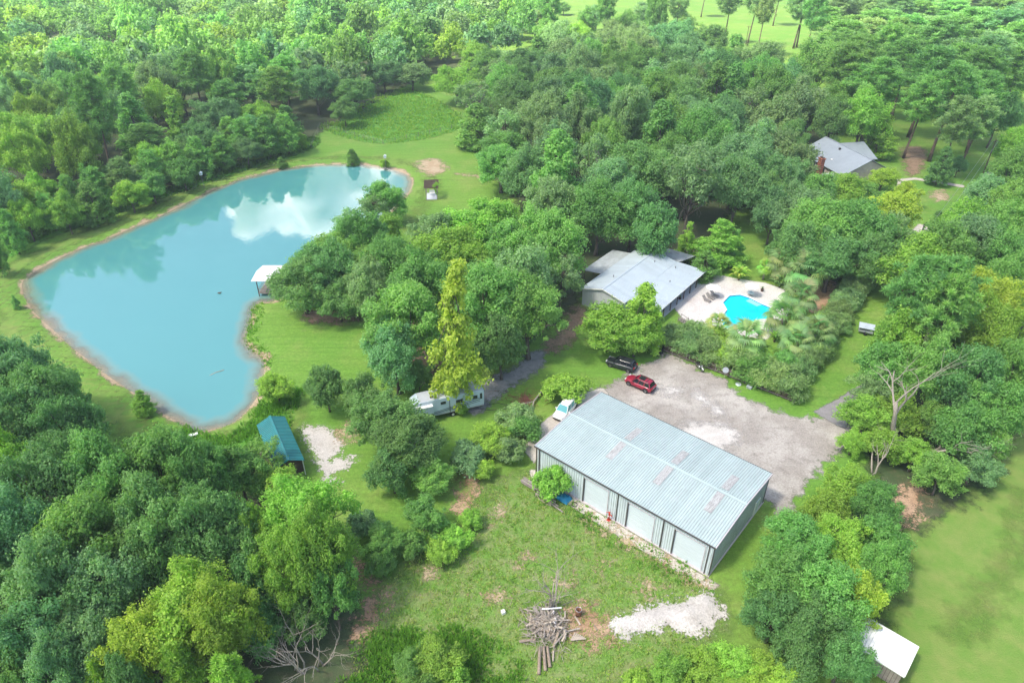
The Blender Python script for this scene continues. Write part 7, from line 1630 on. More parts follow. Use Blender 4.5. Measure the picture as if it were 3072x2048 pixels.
# wheels seen on the near side: shift the centre half a track to the far side
def carpos(f, r, half=.92):
    d = Vector((f[0] - r[0], f[1] - r[1], 0)).normalized(); n = Vector((-d.y, d.x, 0))
    if n.y < 0: n = -n
    c_ = Vector(mid(f, r)) + n * half
    return tuple(c_), math.atan2(d.y, d.x)
p_, a_ = carpos((17.36, 81.79), (19.45, 80.02)); car('red_suv', 'dark red sport utility car with black roof rails on the gravel lot', 'car', p_, a_, 'car_red', sunroof=True)
p_, a_ = carpos((15.21, 86.55), (17.64, 85.13)); car('black_suv', 'black sport utility car parked on grass under the bright tree', 'car', p_, a_, 'car_black', L=4.75)
car('white_van', 'white van half hidden behind the warehouse roof on the concrete pad', 'van', (7.55, 75.5, .02), math.atan2(73.3 - 78.0, 6.24 - 9.2), 'car_white', L=4.95, Wd=1.85, Hh=1.75, glass='glass_teal', rails=False)

# --- travel trailer
RV = thing('travel_trailer', 'long white fifth-wheel travel trailer with dark swoosh stripes parked under trees', 'trailer', (-4.75, 78.5, 0), R(200))
RL, RW, RH, RB = 10.2, 2.45, 3.55, .85
# local x from the rear end to the nose, local y: +y is the side facing the camera
prof = [(0, RB), (0, RH - .12), (.1, RH), (RL - 1.0, RH), (RL - .15, RH - .55), (RL, RH - 1.1), (RL - .1, 1.75), (RL - 2.6, 1.75), (RL - 2.9, RB)]
m = MB(); m.extr([(x, 0, z) for x, z in prof], (0, -RW, 0))
m.v = [(x, y + RW, z) for x, y, z in m.v]; m.build('body', 'rv_white', RV, bevel=.06)
m = MB(); m.box(((RL - 1.0) / 2 + .06, RW / 2, RH + .012), (RL - 1.2, RW - .14, .02)); m.build('roof_skin', 'rv_roof', RV)
for x, yy, sx, sy in ((2.2, 1.2, .5, .5), (5.0, 1.7, .45, .45), (7.2, .9, .42, .42), (7.35, 1.7, .4, .4)):
    m = MB(); m.box((x, yy, RH + .09), (sx, sy, .16)); m.build('roof_vent', 'black', RV)
ac = MB(); ac.box((4.0, 1.2, RH + .17), (1.0, .75, .3)); ac.build('air_conditioner', 'rv_white', RV, bevel=.06)
so = MB(); so.box((8.6, RW + .25, 2.35), (2.2, .62, 1.25)); so = so.build('slide_out', 'rv_white', RV, bevel=.03)
m = MB(); m.box((8.6, RW + .25, 2.99), (2.3, .68, .04)); m.build('slide_roof', 'white_paint', so)
so2 = MB(); so2.box((3.4, -.22, 2.2), (3.4, .6, 1.7)); so2.build('slide_out', 'rv_white', RV, bevel=.03)
def rvwin(x, z, sx, sz):
    f = MB(); f.box((x, RW + .012, z), (sx, .03, sz)); f = f.build('window', 'black', RV)
    for s in (-1, 1):
        g = MB(); g.box((x + s * sx * .24, RW + .03, z), (sx * .40, .012, sz * .82)); g.build('pane', 'glass_pane', f)
rvwin(1.35, 2.55, .75, .55); rvwin(5.9, 2.75, .75, .45); rvwin(3.6, 2.45, 1.0, .6)
m = MB(); m.box((.45, RW + .012, 2.55), (.32, .03, .95)); m.build('window', 'glass_pane', RV)
for z0, z1, th in ((1.75, 1.35, .09), (1.45, 1.15, .06), (2.0, 1.55, .05)):
    m = MB(); m.bar((.6, RW + .012, z0 + .3), (RL - 2.9, RW + .012, z1 - .1), .02, th); m.build('stripe', 'navy', RV)
m = MB(); m.box((RL / 2 - 1.6, RW + .008, RB + .10), (RL - 3.4, .03, .16)); m.build('skirt', 'rv_roof', RV)
m = MB(); m.box((-.05, RW / 2, RB + .05), (.12, RW, .2)); m.build('rear_bumper', 'navy', RV)
m = MB(); m.box((5.05, RW + .22, 2.0), (.07, .07, 2.4)); m.build('awning_arm', 'black', RV)
for x in (3.6, 4.6):
    for s, y in ((1, RW - .12), (-1, .12)):
        wh = bpy.data.objects.new('wheel', None); C.objects.link(wh); wh.parent = RV; wh.location = (x, y, .38)
        m = MB(); m.lathe([(.2, -.11), (.33, -.11), (.38, -.07), (.38, .07), (.33, .11), (.2, .11)], 22, axis='Y'); m.build('tyre', 'rubber', wh, True)
        m = MB(); m.lathe([(.001, s * .07), (.2, s * .09), (.22, s * .1)], 16, axis='Y'); m.build('rim', 'white_paint', wh)
for y in (.3, RW - .3):
    m = MB(); m.box((RL - 2.4, y, .88), (.12, .12, 1.75)); m.build('landing_leg', 'black', RV)
m = MB(); m.box((4.0, RW / 2, .72), (7.0, RW - .8, .22)); m.build('chassis', 'black', RV)
m = MB(); m.tube([(-4.9, 78.2, .25), (-3.9, 77.2, .04), (-2.0, 77.6, .04), (-.4, 77.0, .04), (-.9, 76.3, .04), (-3.0, 76.0, .04), (-5.5, 76.4, .04)], .035, 6)
tag(m.build('power_cable', 'cable'), 'dark cable looping over the stones behind the travel trailer', 'cable')

# --- motorcycle by the fence
Bk = thing('motorcycle', 'black motorcycle with white fender parked against the picket fence', 'motorcycle', (28.9, 86.1, 0), R(-72))
for x in (-.72, .75):
    wh = bpy.data.objects.new('wheel', None); C.objects.link(wh); wh.parent = Bk; wh.location = (x, 0, .33)
    m = MB(); m.lathe([(.22, -.07), (.31, -.07), (.33, 0), (.31, .07), (.22, .07)], 24, axis='Y'); m.build('tyre', 'rubber', wh, True)
    m = MB(); m.lathe([(.001, -.03), (.2, -.03), (.22, 0), (.2, .03), (.001, .03)], 16, axis='Y'); m.build('rim', 'chrome', wh)
m = MB(); m.tube([(-.3, 0, .5), (0, 0, .45), (.25, 0, .5)], [.2, .24, .17], 10); m.build('engine', 'alloy', Bk, True)
m = MB(); m.tube([(-.05, 0, .84), (.18, 0, .9), (.45, 0, .86)], [.10, .19, .09], 10); m.build('tank', 'car_black', Bk, True)
m = MB(); m.tube([(-.75, 0, .82), (-.4, 0, .76), (-.05, 0, .80)], [.11, .17, .12], 8); m.build('seat', 'black', Bk, True)
m = MB(); m.tube([(.75, .08, .33), (.48, .08, .95)], .03, 6); m.tube([(.75, -.08, .33), (.48, -.08, .95)], .03, 6); m.build('fork', 'chrome', Bk)
m = MB(); m.tube([(.2, .42, 1.05), (.42, .2, 1.1), (.46, 0, 1.0), (.42, -.2, 1.1), (.2, -.42, 1.05)], .022, 6); m.build('handlebar', 'black', Bk)
m = MB(); m.lathe([(.001, .1), (.09, .06), (.1, 0), (.001, -.08)], 12, (.58, 0, .92), 'X'); m.build('headlight', 'clear_lamp', Bk)
m = MB(); m.tube([(1.08, 0, .5), (.9, 0, .68), (.62, 0, .68)], [.06, .09, .06], 6); m.build('front_fender', 'white_paint', Bk)
m = MB(); m.tube([(-1.05, 0, .5), (-.85, 0, .7), (-.5, 0, .7)], [.06, .1, .06], 6); m.build('rear_fender', 'car_black', Bk)
m = MB(); m.tube([(-.9, .2, .3), (.2, .2, .3)], [.06, .04], 8); m.build('exhaust', 'chrome', Bk)
m = MB(); m.tube([(-.05, .1, .35), (-.1, .35, .0)], .018, 5); m.build('side_stand', 'black', Bk)

# ------------------------------------------------------------------ picket fence, yard things
def fence(label, pts, h, name='picket_fence', every=2.4):
    o = thing(name, label, 'fence', (*pts[0], 0))
    ox, oy = pts[0]; pk = MB(); rs = np.random.RandomState(2)
    for (ax, ay), (bx, by) in zip(pts[:-1], pts[1:]):
        d = Vector((bx - ax, by - ay, 0)); L = d.length; d.normalize(); n = Vector((-d.y, d.x, 0)); ang = math.atan2(d.y, d.x)
        k = max(1, int(L / every))
        for i in range(k + 1):
            q = Vector((ax - ox, ay - oy, 0)) + d * (L * i / k)
            m = MB(); m.box((q.x, q.y, h / 2 + .05), (.12, .12, h + .12), ang); m.build('post', 'grey_wood', o)
        for z in (.28, h - .25):
            for i in range(k):
                a = Vector((ax - ox, ay - oy, z)) + d * (L * i / k) - n * .07; b = Vector((ax - ox, ay - oy, z)) + d * (L * (i + 1) / k) - n * .07
                m = MB(); m.bar(a, b, .045, .1); m.build('rail', 'grey_wood', o)
        for i in range(int(L / .135)):
            if rs.rand() < .04: continue
            q = Vector((ax - ox, ay - oy, 0)) + d * (i * .135) + n * .03
            pk.box((q.x, q.y, h / 2 + rs.uniform(-.05, .03)), (.115, .025, h), ang + rs.normal() * .03)
    p = pk.build('pickets', 'brown_wood', o); p['kind'] = 'stuff'
    return o
fence('weathered brown picket fence along the gravel lot in front of the hedge', [(23.6, 91.66), (40.67, 77.78), (44.2, 83.0)], 1.35)
dsh = thing('satellite_dish', 'grey satellite dish on a post beside the picket fence', 'satellite dish', (32.1, 83.64, 0), R(-110))
m = MB(); m.tube([(0, 0, -.1), (0, 0, 1.5)], .04, 8); m.build('post', 'grey_wood', dsh)
m = MB(); prof = [(r, .25 * r * r) for r in (.001, .12, .24, .36, .46)]; m.lathe(prof, 22); me = m.mesh('reflector', 'dish_grey', True); rf = child(me, 'reflector', dsh, (.1, 0, 1.6), (0, R(55), 0)); so_ = rf.modifiers.new('s', 'SOLIDIFY'); so_.thickness = .02
m = MB(); m.bar((.12, 0, 1.2), (.62, 0, 1.55), .03); m.box((.64, 0, 1.58), (.1, .08, .1)); m.build('feed_arm', 'alloy', dsh)
dc = thing('well_cover', 'round pale cover lying on the grass by the picket fence', 'cover', (33.85, 82.12, 0))
m = MB(); m.lathe([(.001, .16), (.36, .15), (.42, .12), (.43, 0)], 24); m.build('lid', 'silver_sheet', dc, True)
m = MB(); m.box((0, 0, .175), (.3, .05, .03)); m.build('handle', 'dish_grey', dc)
bx_ = thing('utility_box', 'small grey utility box on the grass beside the picket fence', 'box', (35.2, 81.2, 0), R(-39))
m = MB(); m.box((0, 0, .17), (.75, .5, .34)); m.build('body', 'dish_grey', bx_, bevel=.03)
m = MB(); m.box((0, 0, .36), (.8, .55, .04)); m.build('lid', 'silver_sheet', bx_)
def bin_(x, y, rz, label):
    o = thing('wheeled_bin', label, 'bin', (x, y, 0), rz, 'black bins at the fence corner')
    m = MB(); m.add([(-.24, -.26, .06), (.24, -.26, .06), (.24, .26, .06), (-.24, .26, .06), (-.3, -.34, 1.0), (.3, -.34, 1.0), (.3, .34, 1.0), (-.3, .34, 1.0)], [(0, 1, 5, 4), (1, 2, 6, 5), (2, 3, 7, 6), (3, 0, 4, 7), (3, 2, 1, 0), (4, 5, 6, 7)]); m.build('body', 'bin_black', o)
    m = MB(); m.box((0, .01, 1.04), (.66, .74, .07)); m.build('lid', 'bin_black', o, bevel=.02)
    m = MB(); m.box((0, .38, .98), (.5, .04, .04)); m.build('handle', 'bin_black', o)
    for s in (-1, 1):
        m = MB(); m.lathe([(.001, -.03), (.1, -.03), (.1, .03), (.001, .03)], 14, (s * .27, .28, .1), 'X'); m.build('wheel', 'rubber', o)
bin_(23.1, 90.9, R(-40), 'black wheeled bin nearest the cars at the fence corner'); bin_(23.7, 90.3, R(-38), 'black wheeled bin touching the picket fence end')
b2 = thing('bin_bag', 'white rubbish bag on top of the black bins', 'bag', (23.3, 90.75, 1.08))
m = MB(); m.lathe([(.001, 0), (.2, .02), (.24, .14), (.14, .26), (.04, .32), (.07, .38)], 12); m.build('sack', 'white_paint', b2, True)

# pool furniture
def umbrella(x, y, label):
    o = thing('patio_umbrella', label, 'umbrella', (x, y, .03), .2, 'white umbrellas by the pool')
    m = MB(); m.tube([(0, 0, 0), (0, 0, 2.45)], .03, 8); m.build('pole', 'alloy', o)
    m = MB(); m.lathe([(.001, .1), (.26, .09), (.3, 0)], 16); m.build('base', 'cream_brick', o)
    cv = MB(); n = 8; V = [(0, 0, 2.5)]
    for k in range(n):
        a = k * 2 * math.pi / n; V.append((1.35 * math.cos(a), 1.35 * math.sin(a), 2.02))
    for k in range(n):
        a = (k + .5) * 2 * math.pi / n; V.append((1.22 * math.cos(a), 1.22 * math.sin(a), 2.04))
    for k in range(n):
        m = MB(); m.extr([V[0], V[1 + k], V[9 + k], V[1 + (k + 1) % n]], (0, 0, -.02)); m.build('canopy_panel', 'white_paint', o)
    for k in range(n):
        m = MB(); m.bar((0, 0, 2.46), (V[1 + k][0], V[1 + k][1], 1.985), .02); m.build('rib', 'alloy', o)
umbrella(36.4, 108.7, 'white patio umbrella over the grey loungers'); umbrella(43.5, 109.2, 'white patio umbrella at the steps of the pool')
tb = thing('patio_table', 'round patio table under the umbrella at the pool steps', 'table', (43.5, 109.2, .03))
m = MB(); m.lathe([(.001, .74), (.6, .74), (.6, .70), (.001, .70)], 24); m.build('tabletop', 'silver_sheet', tb)
for k in range(4):
    a = k * 1.57 + .4; m = MB(); m.tube([(.5 * math.cos(a), .5 * math.sin(a), 0), (.35 * math.cos(a), .35 * math.sin(a), .7)], .02, 6); m.build('leg', 'alloy', tb)
def lounger(x, y, rz, label):
    o = thing('sun_lounger', label, 'lounger', (x, y, .03), rz, 'loungers by the pool')
    for k in range(7):
        m = MB(); m.box((-.1 + k * .16, 0, .32), (.13, .6, .03)); m.build('slat', 'sling', o)
    for k in range(5):
        m = MB(); m.box((-.28 - k * .11, 0, .37 + k * .10), (.13, .6, .03), M=Matrix.Rotation(R(42), 3, 'Y')); m.build('back_slat', 'sling', o)
    for s in (-1, 1):
        m = MB(); m.bar((-.15, s * .32, .3), (.95, s * .32, .3), .04); m.bar((-.15, s * .32, .3), (-.8, s * .32, .86), .04); m.build('side_rail', 'grey_wood', o)
        for xx in (-.1, .85):
            m = MB(); m.box((xx, s * .32, .15), (.05, .05, .3)); m.build('leg', 'grey_wood', o)
lounger(35.0, 107.4, R(-50), 'grey slatted lounger nearest the camera on the pool deck')
lounger(35.9, 108.3, R(-50), 'middle grey slatted lounger on the pool deck')
lounger(36.9, 109.2, R(-48), 'grey slatted lounger directly under the white umbrella')
def pot(x, y, s, label, plant=True):
    o = thing('plant_pot', label, 'plant pot', (x, y, .02), 0, 'potted plants on the pool deck')
    m = MB(); m.lathe([(.001, 0), (.2 * s, 0), (.28 * s, .42 * s), (.31 * s, .45 * s), (.27 * s, .45 * s), (.25 * s, .38 * s), (.001, .38 * s)], 16); m.build('pot', 'terracotta', o, True)
    for k in range(14):
        f = child(STRAP, 'frond', o, (0, 0, .38 * s), (0, -R(random.Random(k).uniform(10, 60)), k * 2.4), (.32 * s,) * 3); f.color = (.12, .24, .07, 1)
pot(46.2, 110.9, 1.1, 'dark plant pot behind the umbrella at the pool steps'); pot(30.4, 107.9, .9, 'small dark plant pot under the porch eave')
lg = thing('wooden_steps', 'grey wooden rail and steps at the corner of the pool deck', 'steps', (28.9, 100.2, 0), R(-35))
for k in range(3):
    m = MB(); m.box((.4 * k, 0, .5 - .16 * k), (.42, 1.2, .06)); m.build('tread', 'grey_wood', lg)
for s in (-.6, .6):
    m = MB(); m.bar((-.3, s, 1.2), (1.3, s, .6), .07); m.build('rail', 'grey_wood', lg)
    for k in range(2):
        m = MB(); m.box((-.2 + k * 1.3, s, .5 - .1 * k), (.08, .08, 1.1)); m.build('post', 'grey_wood', lg)

# propane tank, barrel, red pump
tk = thing('propane_tank', 'white horizontal propane tank beside the lower wood', 'tank', (-32.2, 54.8, 0), R(-68))
m = MB(); m.lathe([(.001, -1.15), (.25, -1.1), (.42, -.92), (.46, -.7), (.46, .7), (.42, .92), (.25, 1.1), (.001, 1.15)], 20, (0, 0, .68), 'X'); m.build('shell', 'white_paint', tk, True)
for x in (-.6, .6):
    m = MB(); m.box((x, 0, .12), (.25, .7, .24)); m.build('foot', 'cream_brick', tk)
m = MB(); m.lathe([(.2, 1.1), (.2, 1.28), (.001, 1.32)], 14); m.build('valve_dome', 'white_paint', tk)
brl = thing('rusty_barrel', 'rusty open steel barrel standing beside the debris pile', 'barrel', (6.73, 43.0, 0))
m = MB(); m.lathe([(.001, .02), (.30, .02), (.30, .3), (.315, .32), (.30, .34), (.30, .6), (.315, .62), (.30, .64), (.30, .9), (.27, .9), (.27, .1), (.001, .1)], 24); m.build('drum', 'rust', brl, True)
m = MB(); m.lathe([(.30, .885), (.325, .89), (.325, .92), (.29, .925), (.27, .9)], 24); m.build('rim', 'alloy', brl, True)
rp = thing('red_pump', 'red hand pump standing against the warehouse wall by the first garage door', 'pump', (11.3, 55.6, 0), R(-40))
m = MB(); m.tube([(0, 0, -.1), (0, 0, 1.15), (0, 0, 1.3)], [.11, .10, .14], 10); m.build('column', 'red_paint', rp, True)
m = MB(); m.tube([(0, 0, 1.0), (.3, 0, .98), (.36, 0, .86)], .06, 8); m.build('spout', 'red_paint', rp)
m = MB(); m.bar((-.05, 0, 1.3), (-.42, 0, 1.0), .05); m.build('lever', 'red_paint', rp)
m = MB(); m.box((0, 0, .05), (.4, .4, .1)); m.build('base', 'red_paint', rp); m = MB(); m.box((.02, -.11, .75), (.16, .02, .12)); m.build('notice', 'white_paint', rp)

# lumber, trusses and tarps by the shrub at the warehouse corner
rs = np.random.RandomState(14)
wx, wy = Vector((math.cos(R(-40.65)), math.sin(R(-40.65)), 0)), Vector((-math.sin(R(-40.65)), math.cos(R(-40.65)), 0))
def wp(x, y, z=0): return Vector((2.82, 63.13, 0)) + wx * x + wy * y + Vector((0, 0, z))
kinds_ = ['lowest', 'second', 'third', 'fourth', 'fifth', 'sixth', 'seventh', 'topmost']
for k in range(8):
    m = MB(); a = wp(-.4 + rs.normal() * .12, -1.5 - (k % 4) * .24, .1 + .09 * (k // 4) + .03 * k); b = wp(1.9 + rs.normal() * .2, -1.5 - (k % 4) * .24 + rs.normal() * .08, .1 + .09 * (k // 4) + .03 * k)
    m.bar(a, b, .19, .05); tag(m.build('lumber_plank', 'grey_wood'), 'grey lumber plank in the stack beside the warehouse shrub, %s in the stack' % kinds_[k], 'plank', 'lumber stack at the warehouse corner')
tr_ = thing('roof_truss', 'pale lattice truss frame leaning in the weeds below the shrub', 'truss', tuple(wp(2.6, -3.0)), R(-38))
for a, b in (((0, 0, .05), (2.3, 0, .05)), ((0, 0, .75), (2.3, 0, .75)), ((0, 0, 0), (0, 0, .8)), ((2.3, 0, 0), (2.3, 0, .8)), ((0, 0, .75), (.8, 0, .05)), ((.8, 0, .05), (1.5, 0, .75)), ((1.5, 0, .75), (2.3, 0, .05))):
    m = MB(); m.bar(a, b, .05, .07); m.build('member', 'pale_wood', tr_)
for k, (dx, dy, L_) in enumerate(((2.3, -2.2, 2.9), (2.4, -2.5, 3.4), (2.5, -2.8, 4.2))):
    m = MB(); m.bar(wp(dx, dy, .75 - .06 * k), wp(dx + L_, dy - .15, .55 - .1 * k), .16, .05)
    tag(m.build('long_board', 'grey_wood'), ('short', 'middle', 'longest')[k] + ' grey board lying over the lattice truss below the shrub', 'board', 'boards on the truss')
def tarp(name, label, c, sx, sy, h, mat, rz, seed):
    rs = np.random.RandomState(seed); n = 13; V = []
    for i in range(n):
        for j in range(n):
            u, v = i / (n - 1) * 2 - 1, j / (n - 1) * 2 - 1
            e = max(abs(u), abs(v)); V.append((u * sx / 2, v * sy / 2, h * (1 - e ** 4) * (1 + .25 * rs.normal()) + .02 + .05 * rs.rand()))
    Fc = [(i * n + j, (i + 1) * n + j, (i + 1) * n + j + 1, i * n + j + 1) for i in range(n - 1) for j in range(n - 1)]
    m = MB(); m.add(V, Fc); o = m.build(name, mat, None, True); o.location = c; o.rotation_euler = (0, 0, rz)
    return tag(o, label, 'tarp')
tarp('blue_tarp', 'crumpled blue tarp against the warehouse wall beside the shrub', tuple(wp(5.3, -.9, .02)), 1.8, 1.3, .45, 'blue_tarp', R(-40), 3)
tarp('grey_tarp', 'blue-grey tarp draped over something under the trees beside the field', (59.5, 64.2, .02), 4.5, 2.6, 1.3, 'grey_tarp', R(40), 5)
tw = MB(); tw.lathe([(.001, 0), (.26, .05), (.3, .3), (.22, .5), (.1, .58)], 12); o = tw.build('feed_sack', 'white_paint', None, True); o.location = tuple(wp(.95, -.55)); tag(o, 'white sack standing in the warehouse corner behind the shrub', 'sack')
hs = MB(); hs.tube([tuple(wp(6.9 + .35 * math.cos(a), -.9 + .35 * math.sin(a), .08 + .01 * a)) for a in np.arange(0, 12, .5)], .03, 5); tag(hs.build('coiled_hose', 'black'), 'black coiled hose on the dirt beside the first garage door', 'hose')

# hive-like white roofed boxes behind the hedge
for k, (x, y, lab) in enumerate(((56.0, 99.5, 'pale metal covered trailer bed beside the hedge under the trees, larger one'), (59.0, 96.5, 'small pale metal sheet trailer under the trees beside the hedge'))):
    o = thing('utility_trailer', lab, 'trailer', (x, y, 0), R(-25), 'trailers under the driveway trees')
    s = 1.2 if k == 0 else 1.0
    m = MB(); m.box((0, 0, .62), (2.2 * s, 1.4 * s, .3)); m.build('bed', 'dish_grey', o)
    m = MB(); m.extr([(-1.2 * s, -.8 * s, 1.25), (1.2 * s, -.8 * s, 1.25), (1.2 * s, .8 * s, 1.45), (-1.2 * s, .8 * s, 1.45)], (0, 0, .04)); m.build('cover', 'silver_sheet', o)
    for a in (-1, 1):
        m = MB(); m.box((a * 1.0 * s, 0, 1.0), (.06, 1.3 * s, .6)); m.build('end_board', 'dish_grey', o)
        m = MB(); m.lathe([(.001, -.08), (.3, -.08), (.3, .08), (.001, .08)], 18, (0, a * .78 * s, .32), 'Y'); m.build('wheel', 'rubber', o, True)
    m = MB(); m.bar((1.1 * s, 0, .5), (2.0 * s, 0, .4), .08); m.build('tow_bar', 'black', o)

# bird houses on poles
for p_, hz, lab in (([(-77.0, 164.2)][0], 4.0, 'white bird house on a pole on the far bank of the pond'), ([(-33.9, 179.6)][0], 4.0, 'white bird house on a pole by the top end of the pond')):
    o = thing('bird_house', lab, 'bird house', (*p_, gz(*p_)), 0, 'bird houses round the pond')
    m = MB(); m.tube([(0, 0, -.3), (0, 0, hz - .5)], .06, 8); m.build('pole', 'grey_wood', o)
    m = MB(); m.box((0, 0, hz - .2), (.62, .5, .6)); m.build('box', 'white_paint', o)
    m = MB(); m.extr([(-.42, -.36, hz + .08), (.42, -.36, hz + .08), (0, -.36, hz + .42)], (0, .72, 0)); m.build('roof', 'white_paint', o)
    for s in (-.15, .15):
        m = MB(); m.lathe([(.001, 0), (.055, 0), (.055, .02), (.001, .02)], 10, (s, -.27, hz - .15), 'Y'); m.build('entrance_hole', 'black', o)

# things in the pond
p_ = [(-54.2, 110.9)][0]
bd = thing('water_bird', 'dark bird swimming on the open water of the pond', 'bird', (*p_, WATER_Z), R(-10))
m = MB(); m.tube([(-.42, 0, .12), (-.25, 0, .10), (0, 0, .12), (.2, 0, .10), (.30, 0, .12), (.36, 0, .26), (.40, 0, .36), (.47, 0, .38), (.56, 0, .36)], [.02, .10, .15, .12, .07, .05, .055, .055, .015], 10); m.build('body', 'pond_bird', bd, True)
m = MB(); m.tube([[(-46.4, 85.0)][0] + (WATER_Z - .02,), [(-45.7, 85.8)][0] + (WATER_Z + .03,), [(-44.7, 86.4)][0] + (WATER_Z + .05,)], .06, 6); tag(m.build('sunken_pole', 'pale_wood'), 'pale thin pole floating in the shallow end of the pond', 'pole')
p_ = [(-43.2, 70.6)][0]
m = MB(); m.box((p_[0], p_[1], .05), (1.3, .5, .3), R(25)); o = tag(m.build('spillway_slab', 'white_paint', bevel=.03), 'pale concrete slab at the bottom corner of the pond', 'slab')

# paddock fence
pf = thing('paddock_fence', 'wire fence on thin wooden posts round the tall grass paddock', 'fence', (0, 0, 0))
line = [(-58.4, 197.2), (-60.9, 218.8), (-38.0, 200.5), (-15.8, 218.8), (-8.2, 234.4)]
for a, b in zip(line[:-1], line[1:]):
    L = math.dist(a, b); k = int(L / 4)
    for i in range(k):
        x, y = a[0] + (b[0] - a[0]) * i / k, a[1] + (b[1] - a[1]) * i / k
        m = MB(); m.tube([(x, y, -.2), (x, y, 1.35)], .07, 6); m.build('post', 'grey_wood', pf)
    for z in (.5, .9, 1.25):
        m = MB(); m.tube([(*a, z), (*b, z)], .012, 4); m.build('wire', 'alloy', pf)

# utility pole and wires
up = thing('utility_pole', 'tall wooden utility pole on the sunlit far meadow', 'utility pole', (*[(113.9, 357.7)][0], 0))
m = MB(); m.tube([(0, 0, -.5), (0, 0, 9.5)], [.16, .11], 8); m.build('pole', 'brown_wood', up)
m = MB(); m.box((0, 0, 8.9), (2.0, .12, .14)); m.build('cross_arm', 'brown_wood', up)
u2 = thing('utility_pole', 'wooden utility pole at the driveway carrying wires to the house', 'utility pole', (124.4, 175.3, 0))
m = MB(); m.tube([(0, 0, -.5), (0, 0, 9.0)], [.16, .11], 8); m.build('pole', 'brown_wood', u2)
m = MB(); m.box((0, 0, 8.5), (1.8, .12, .14), R(30)); m.build('cross_arm', 'brown_wood', u2)
for k, s in enumerate((-.7, .7)):
    a = Vector((124.4 + s, 175.3, 8.6)); b = Vector((73.0 + s * 1.3, 113.0, 6.5)); pts = []
    for i in range(15):
        u = i / 14; q = a.lerp(b, u); q.z -= 1.6 * 4 * u * (1 - u) * .5; pts.append(q)
    m = MB(); m.tube(pts, .028, 5); tag(m.build('power_wire', 'alloy'), ('upper' if k == 0 else 'lower') + ' of the two power wires crossing the driveway lawn', 'wire', 'power wires over the driveway')

# ------------------------------------------------------------------ debris pile
DP = (3.4, 41.6)
rs = np.random.RandomState(19)
pl = MB()
for k in range(620):
    a = rs.uniform(0, 6.28); r = abs(rs.normal()) * 1.25; c_ = Vector((DP[0] + r * math.cos(a) * 1.05, DP[1] + r * math.sin(a) * 1.2, max(.05, 1.15 - r * .36) * rs.rand() + .05))
    d = Vector((rs.normal(), rs.normal(), rs.normal() * .4)).normalized(); L = rs.uniform(.4, 1.7)
    pl.tube([c_ - d * L / 2, c_ + d * L * .1 + Vector((0, 0, rs.normal() * .06)), c_ + d * L / 2], [rs.uniform(.015, .04), .03, .012], 5)
tag(pl.build('debris_brush', 'dead_wood'), 'tangle of grey sticks and brush in the debris pile', 'brush', kind='stuff')
n_log = 0
for k in range(84):
    a = rs.uniform(0, 6.28); r = abs(rs.normal()) * 1.15
    ex = 1.25 if math.sin(a) < 0 else .9
    c_ = Vector((DP[0] + r * math.cos(a) * 1.15, DP[1] + r * math.sin(a) * ex, max(.10, .85 - r * .28) + rs.uniform(0, .2)))
    d = Vector((rs.normal() * .7, rs.normal(), rs.normal() * .2)).normalized(); L = rs.uniform(.7, 2.0); w_ = rs.uniform(.05, .12)
    m = MB()
    if k % 3: m.tube([-d * L / 2, Vector((0, 0, rs.normal() * .03)), d * L / 2], [w_, w_ * .9, w_ * .7], 7)
    else: m.bar(-d * L / 2, d * L / 2, w_ * 2.2, .05)
    o = m.build('timber_log' if k % 3 else 'scrap_board', ('log_wood', 'grey_wood', 'dead_wood', 'pale_wood')[k % 4]); o.location = c_
    tone_ = ('brown', 'grey', 'bleached', 'pale')[k % 4]
    dx_, dy_ = c_.x - DP[0], c_.y - DP[1]
    side_ = 'on top' if r < .5 else ('at the barrel side' if dx_ > 0 else 'at the path side') if abs(dx_) > abs(dy_) else ('at the far side' if dy_ > 0 else 'at the near side')
    size_ = 'long' if L > 1.35 else 'short'
    if k % 3: tag(o, '%s %s weathered log %s of the debris pile' % (size_, tone_, side_), 'log', 'logs of the debris pile')
    else: tag(o, '%s %s flat scrap board %s of the debris pile' % (size_, tone_, side_), 'board', 'scrap boards of the debris pile')
m = MB(); m.box((0, 0, 0), (2.0, .16, .06)); o = m.build('white_board', 'white_paint'); o.location = (4.0, 43.1, .95); o.rotation_euler = (0, R(-2), R(3)); tag(o, 'long bright white board lying across the debris pile', 'board')
for k, (x, y, ln, rz) in enumerate(((2.6, 37.9, 2.6, 86), (3.1, 38.1, 2.3, 92), (3.5, 38.3, 2.0, 95))):
    m = MB(); m.tube([(-ln / 2, 0, 0), (ln / 2, 0, .05)], [.17, .14], 9); o = m.build('heavy_post', 'log_wood', None, True); o.location = (x, y, .28); o.rotation_euler = (0, R(-6), R(rz))
    tag(o, ('left', 'middle', 'right')[k] + ' thick grey post sticking out of the near end of the debris pile', 'log', 'heavy posts of the debris pile')
for k in range(16):
    m = MB(); s = rs.uniform(.08, .26); m.box((0, 0, 0), (s, s * rs.uniform(.6, 1.2), s * .6)); o = m.build('rubble_lump', 'rubble_white', bevel=.02)
    a = rs.uniform(0, 6.28); r = rs.uniform(0, .7); o.location = (DP[0] + .75 + r * math.cos(a), DP[1] + .15 + 1.5 * r * math.sin(a), .85 + rs.uniform(-.1, .12)); o.rotation_euler = tuple(rs.uniform(0, 6, 3))
    tag(o, 'pale broken rubble lump on top of the debris pile', 'rubble', 'rubble on the debris pile')
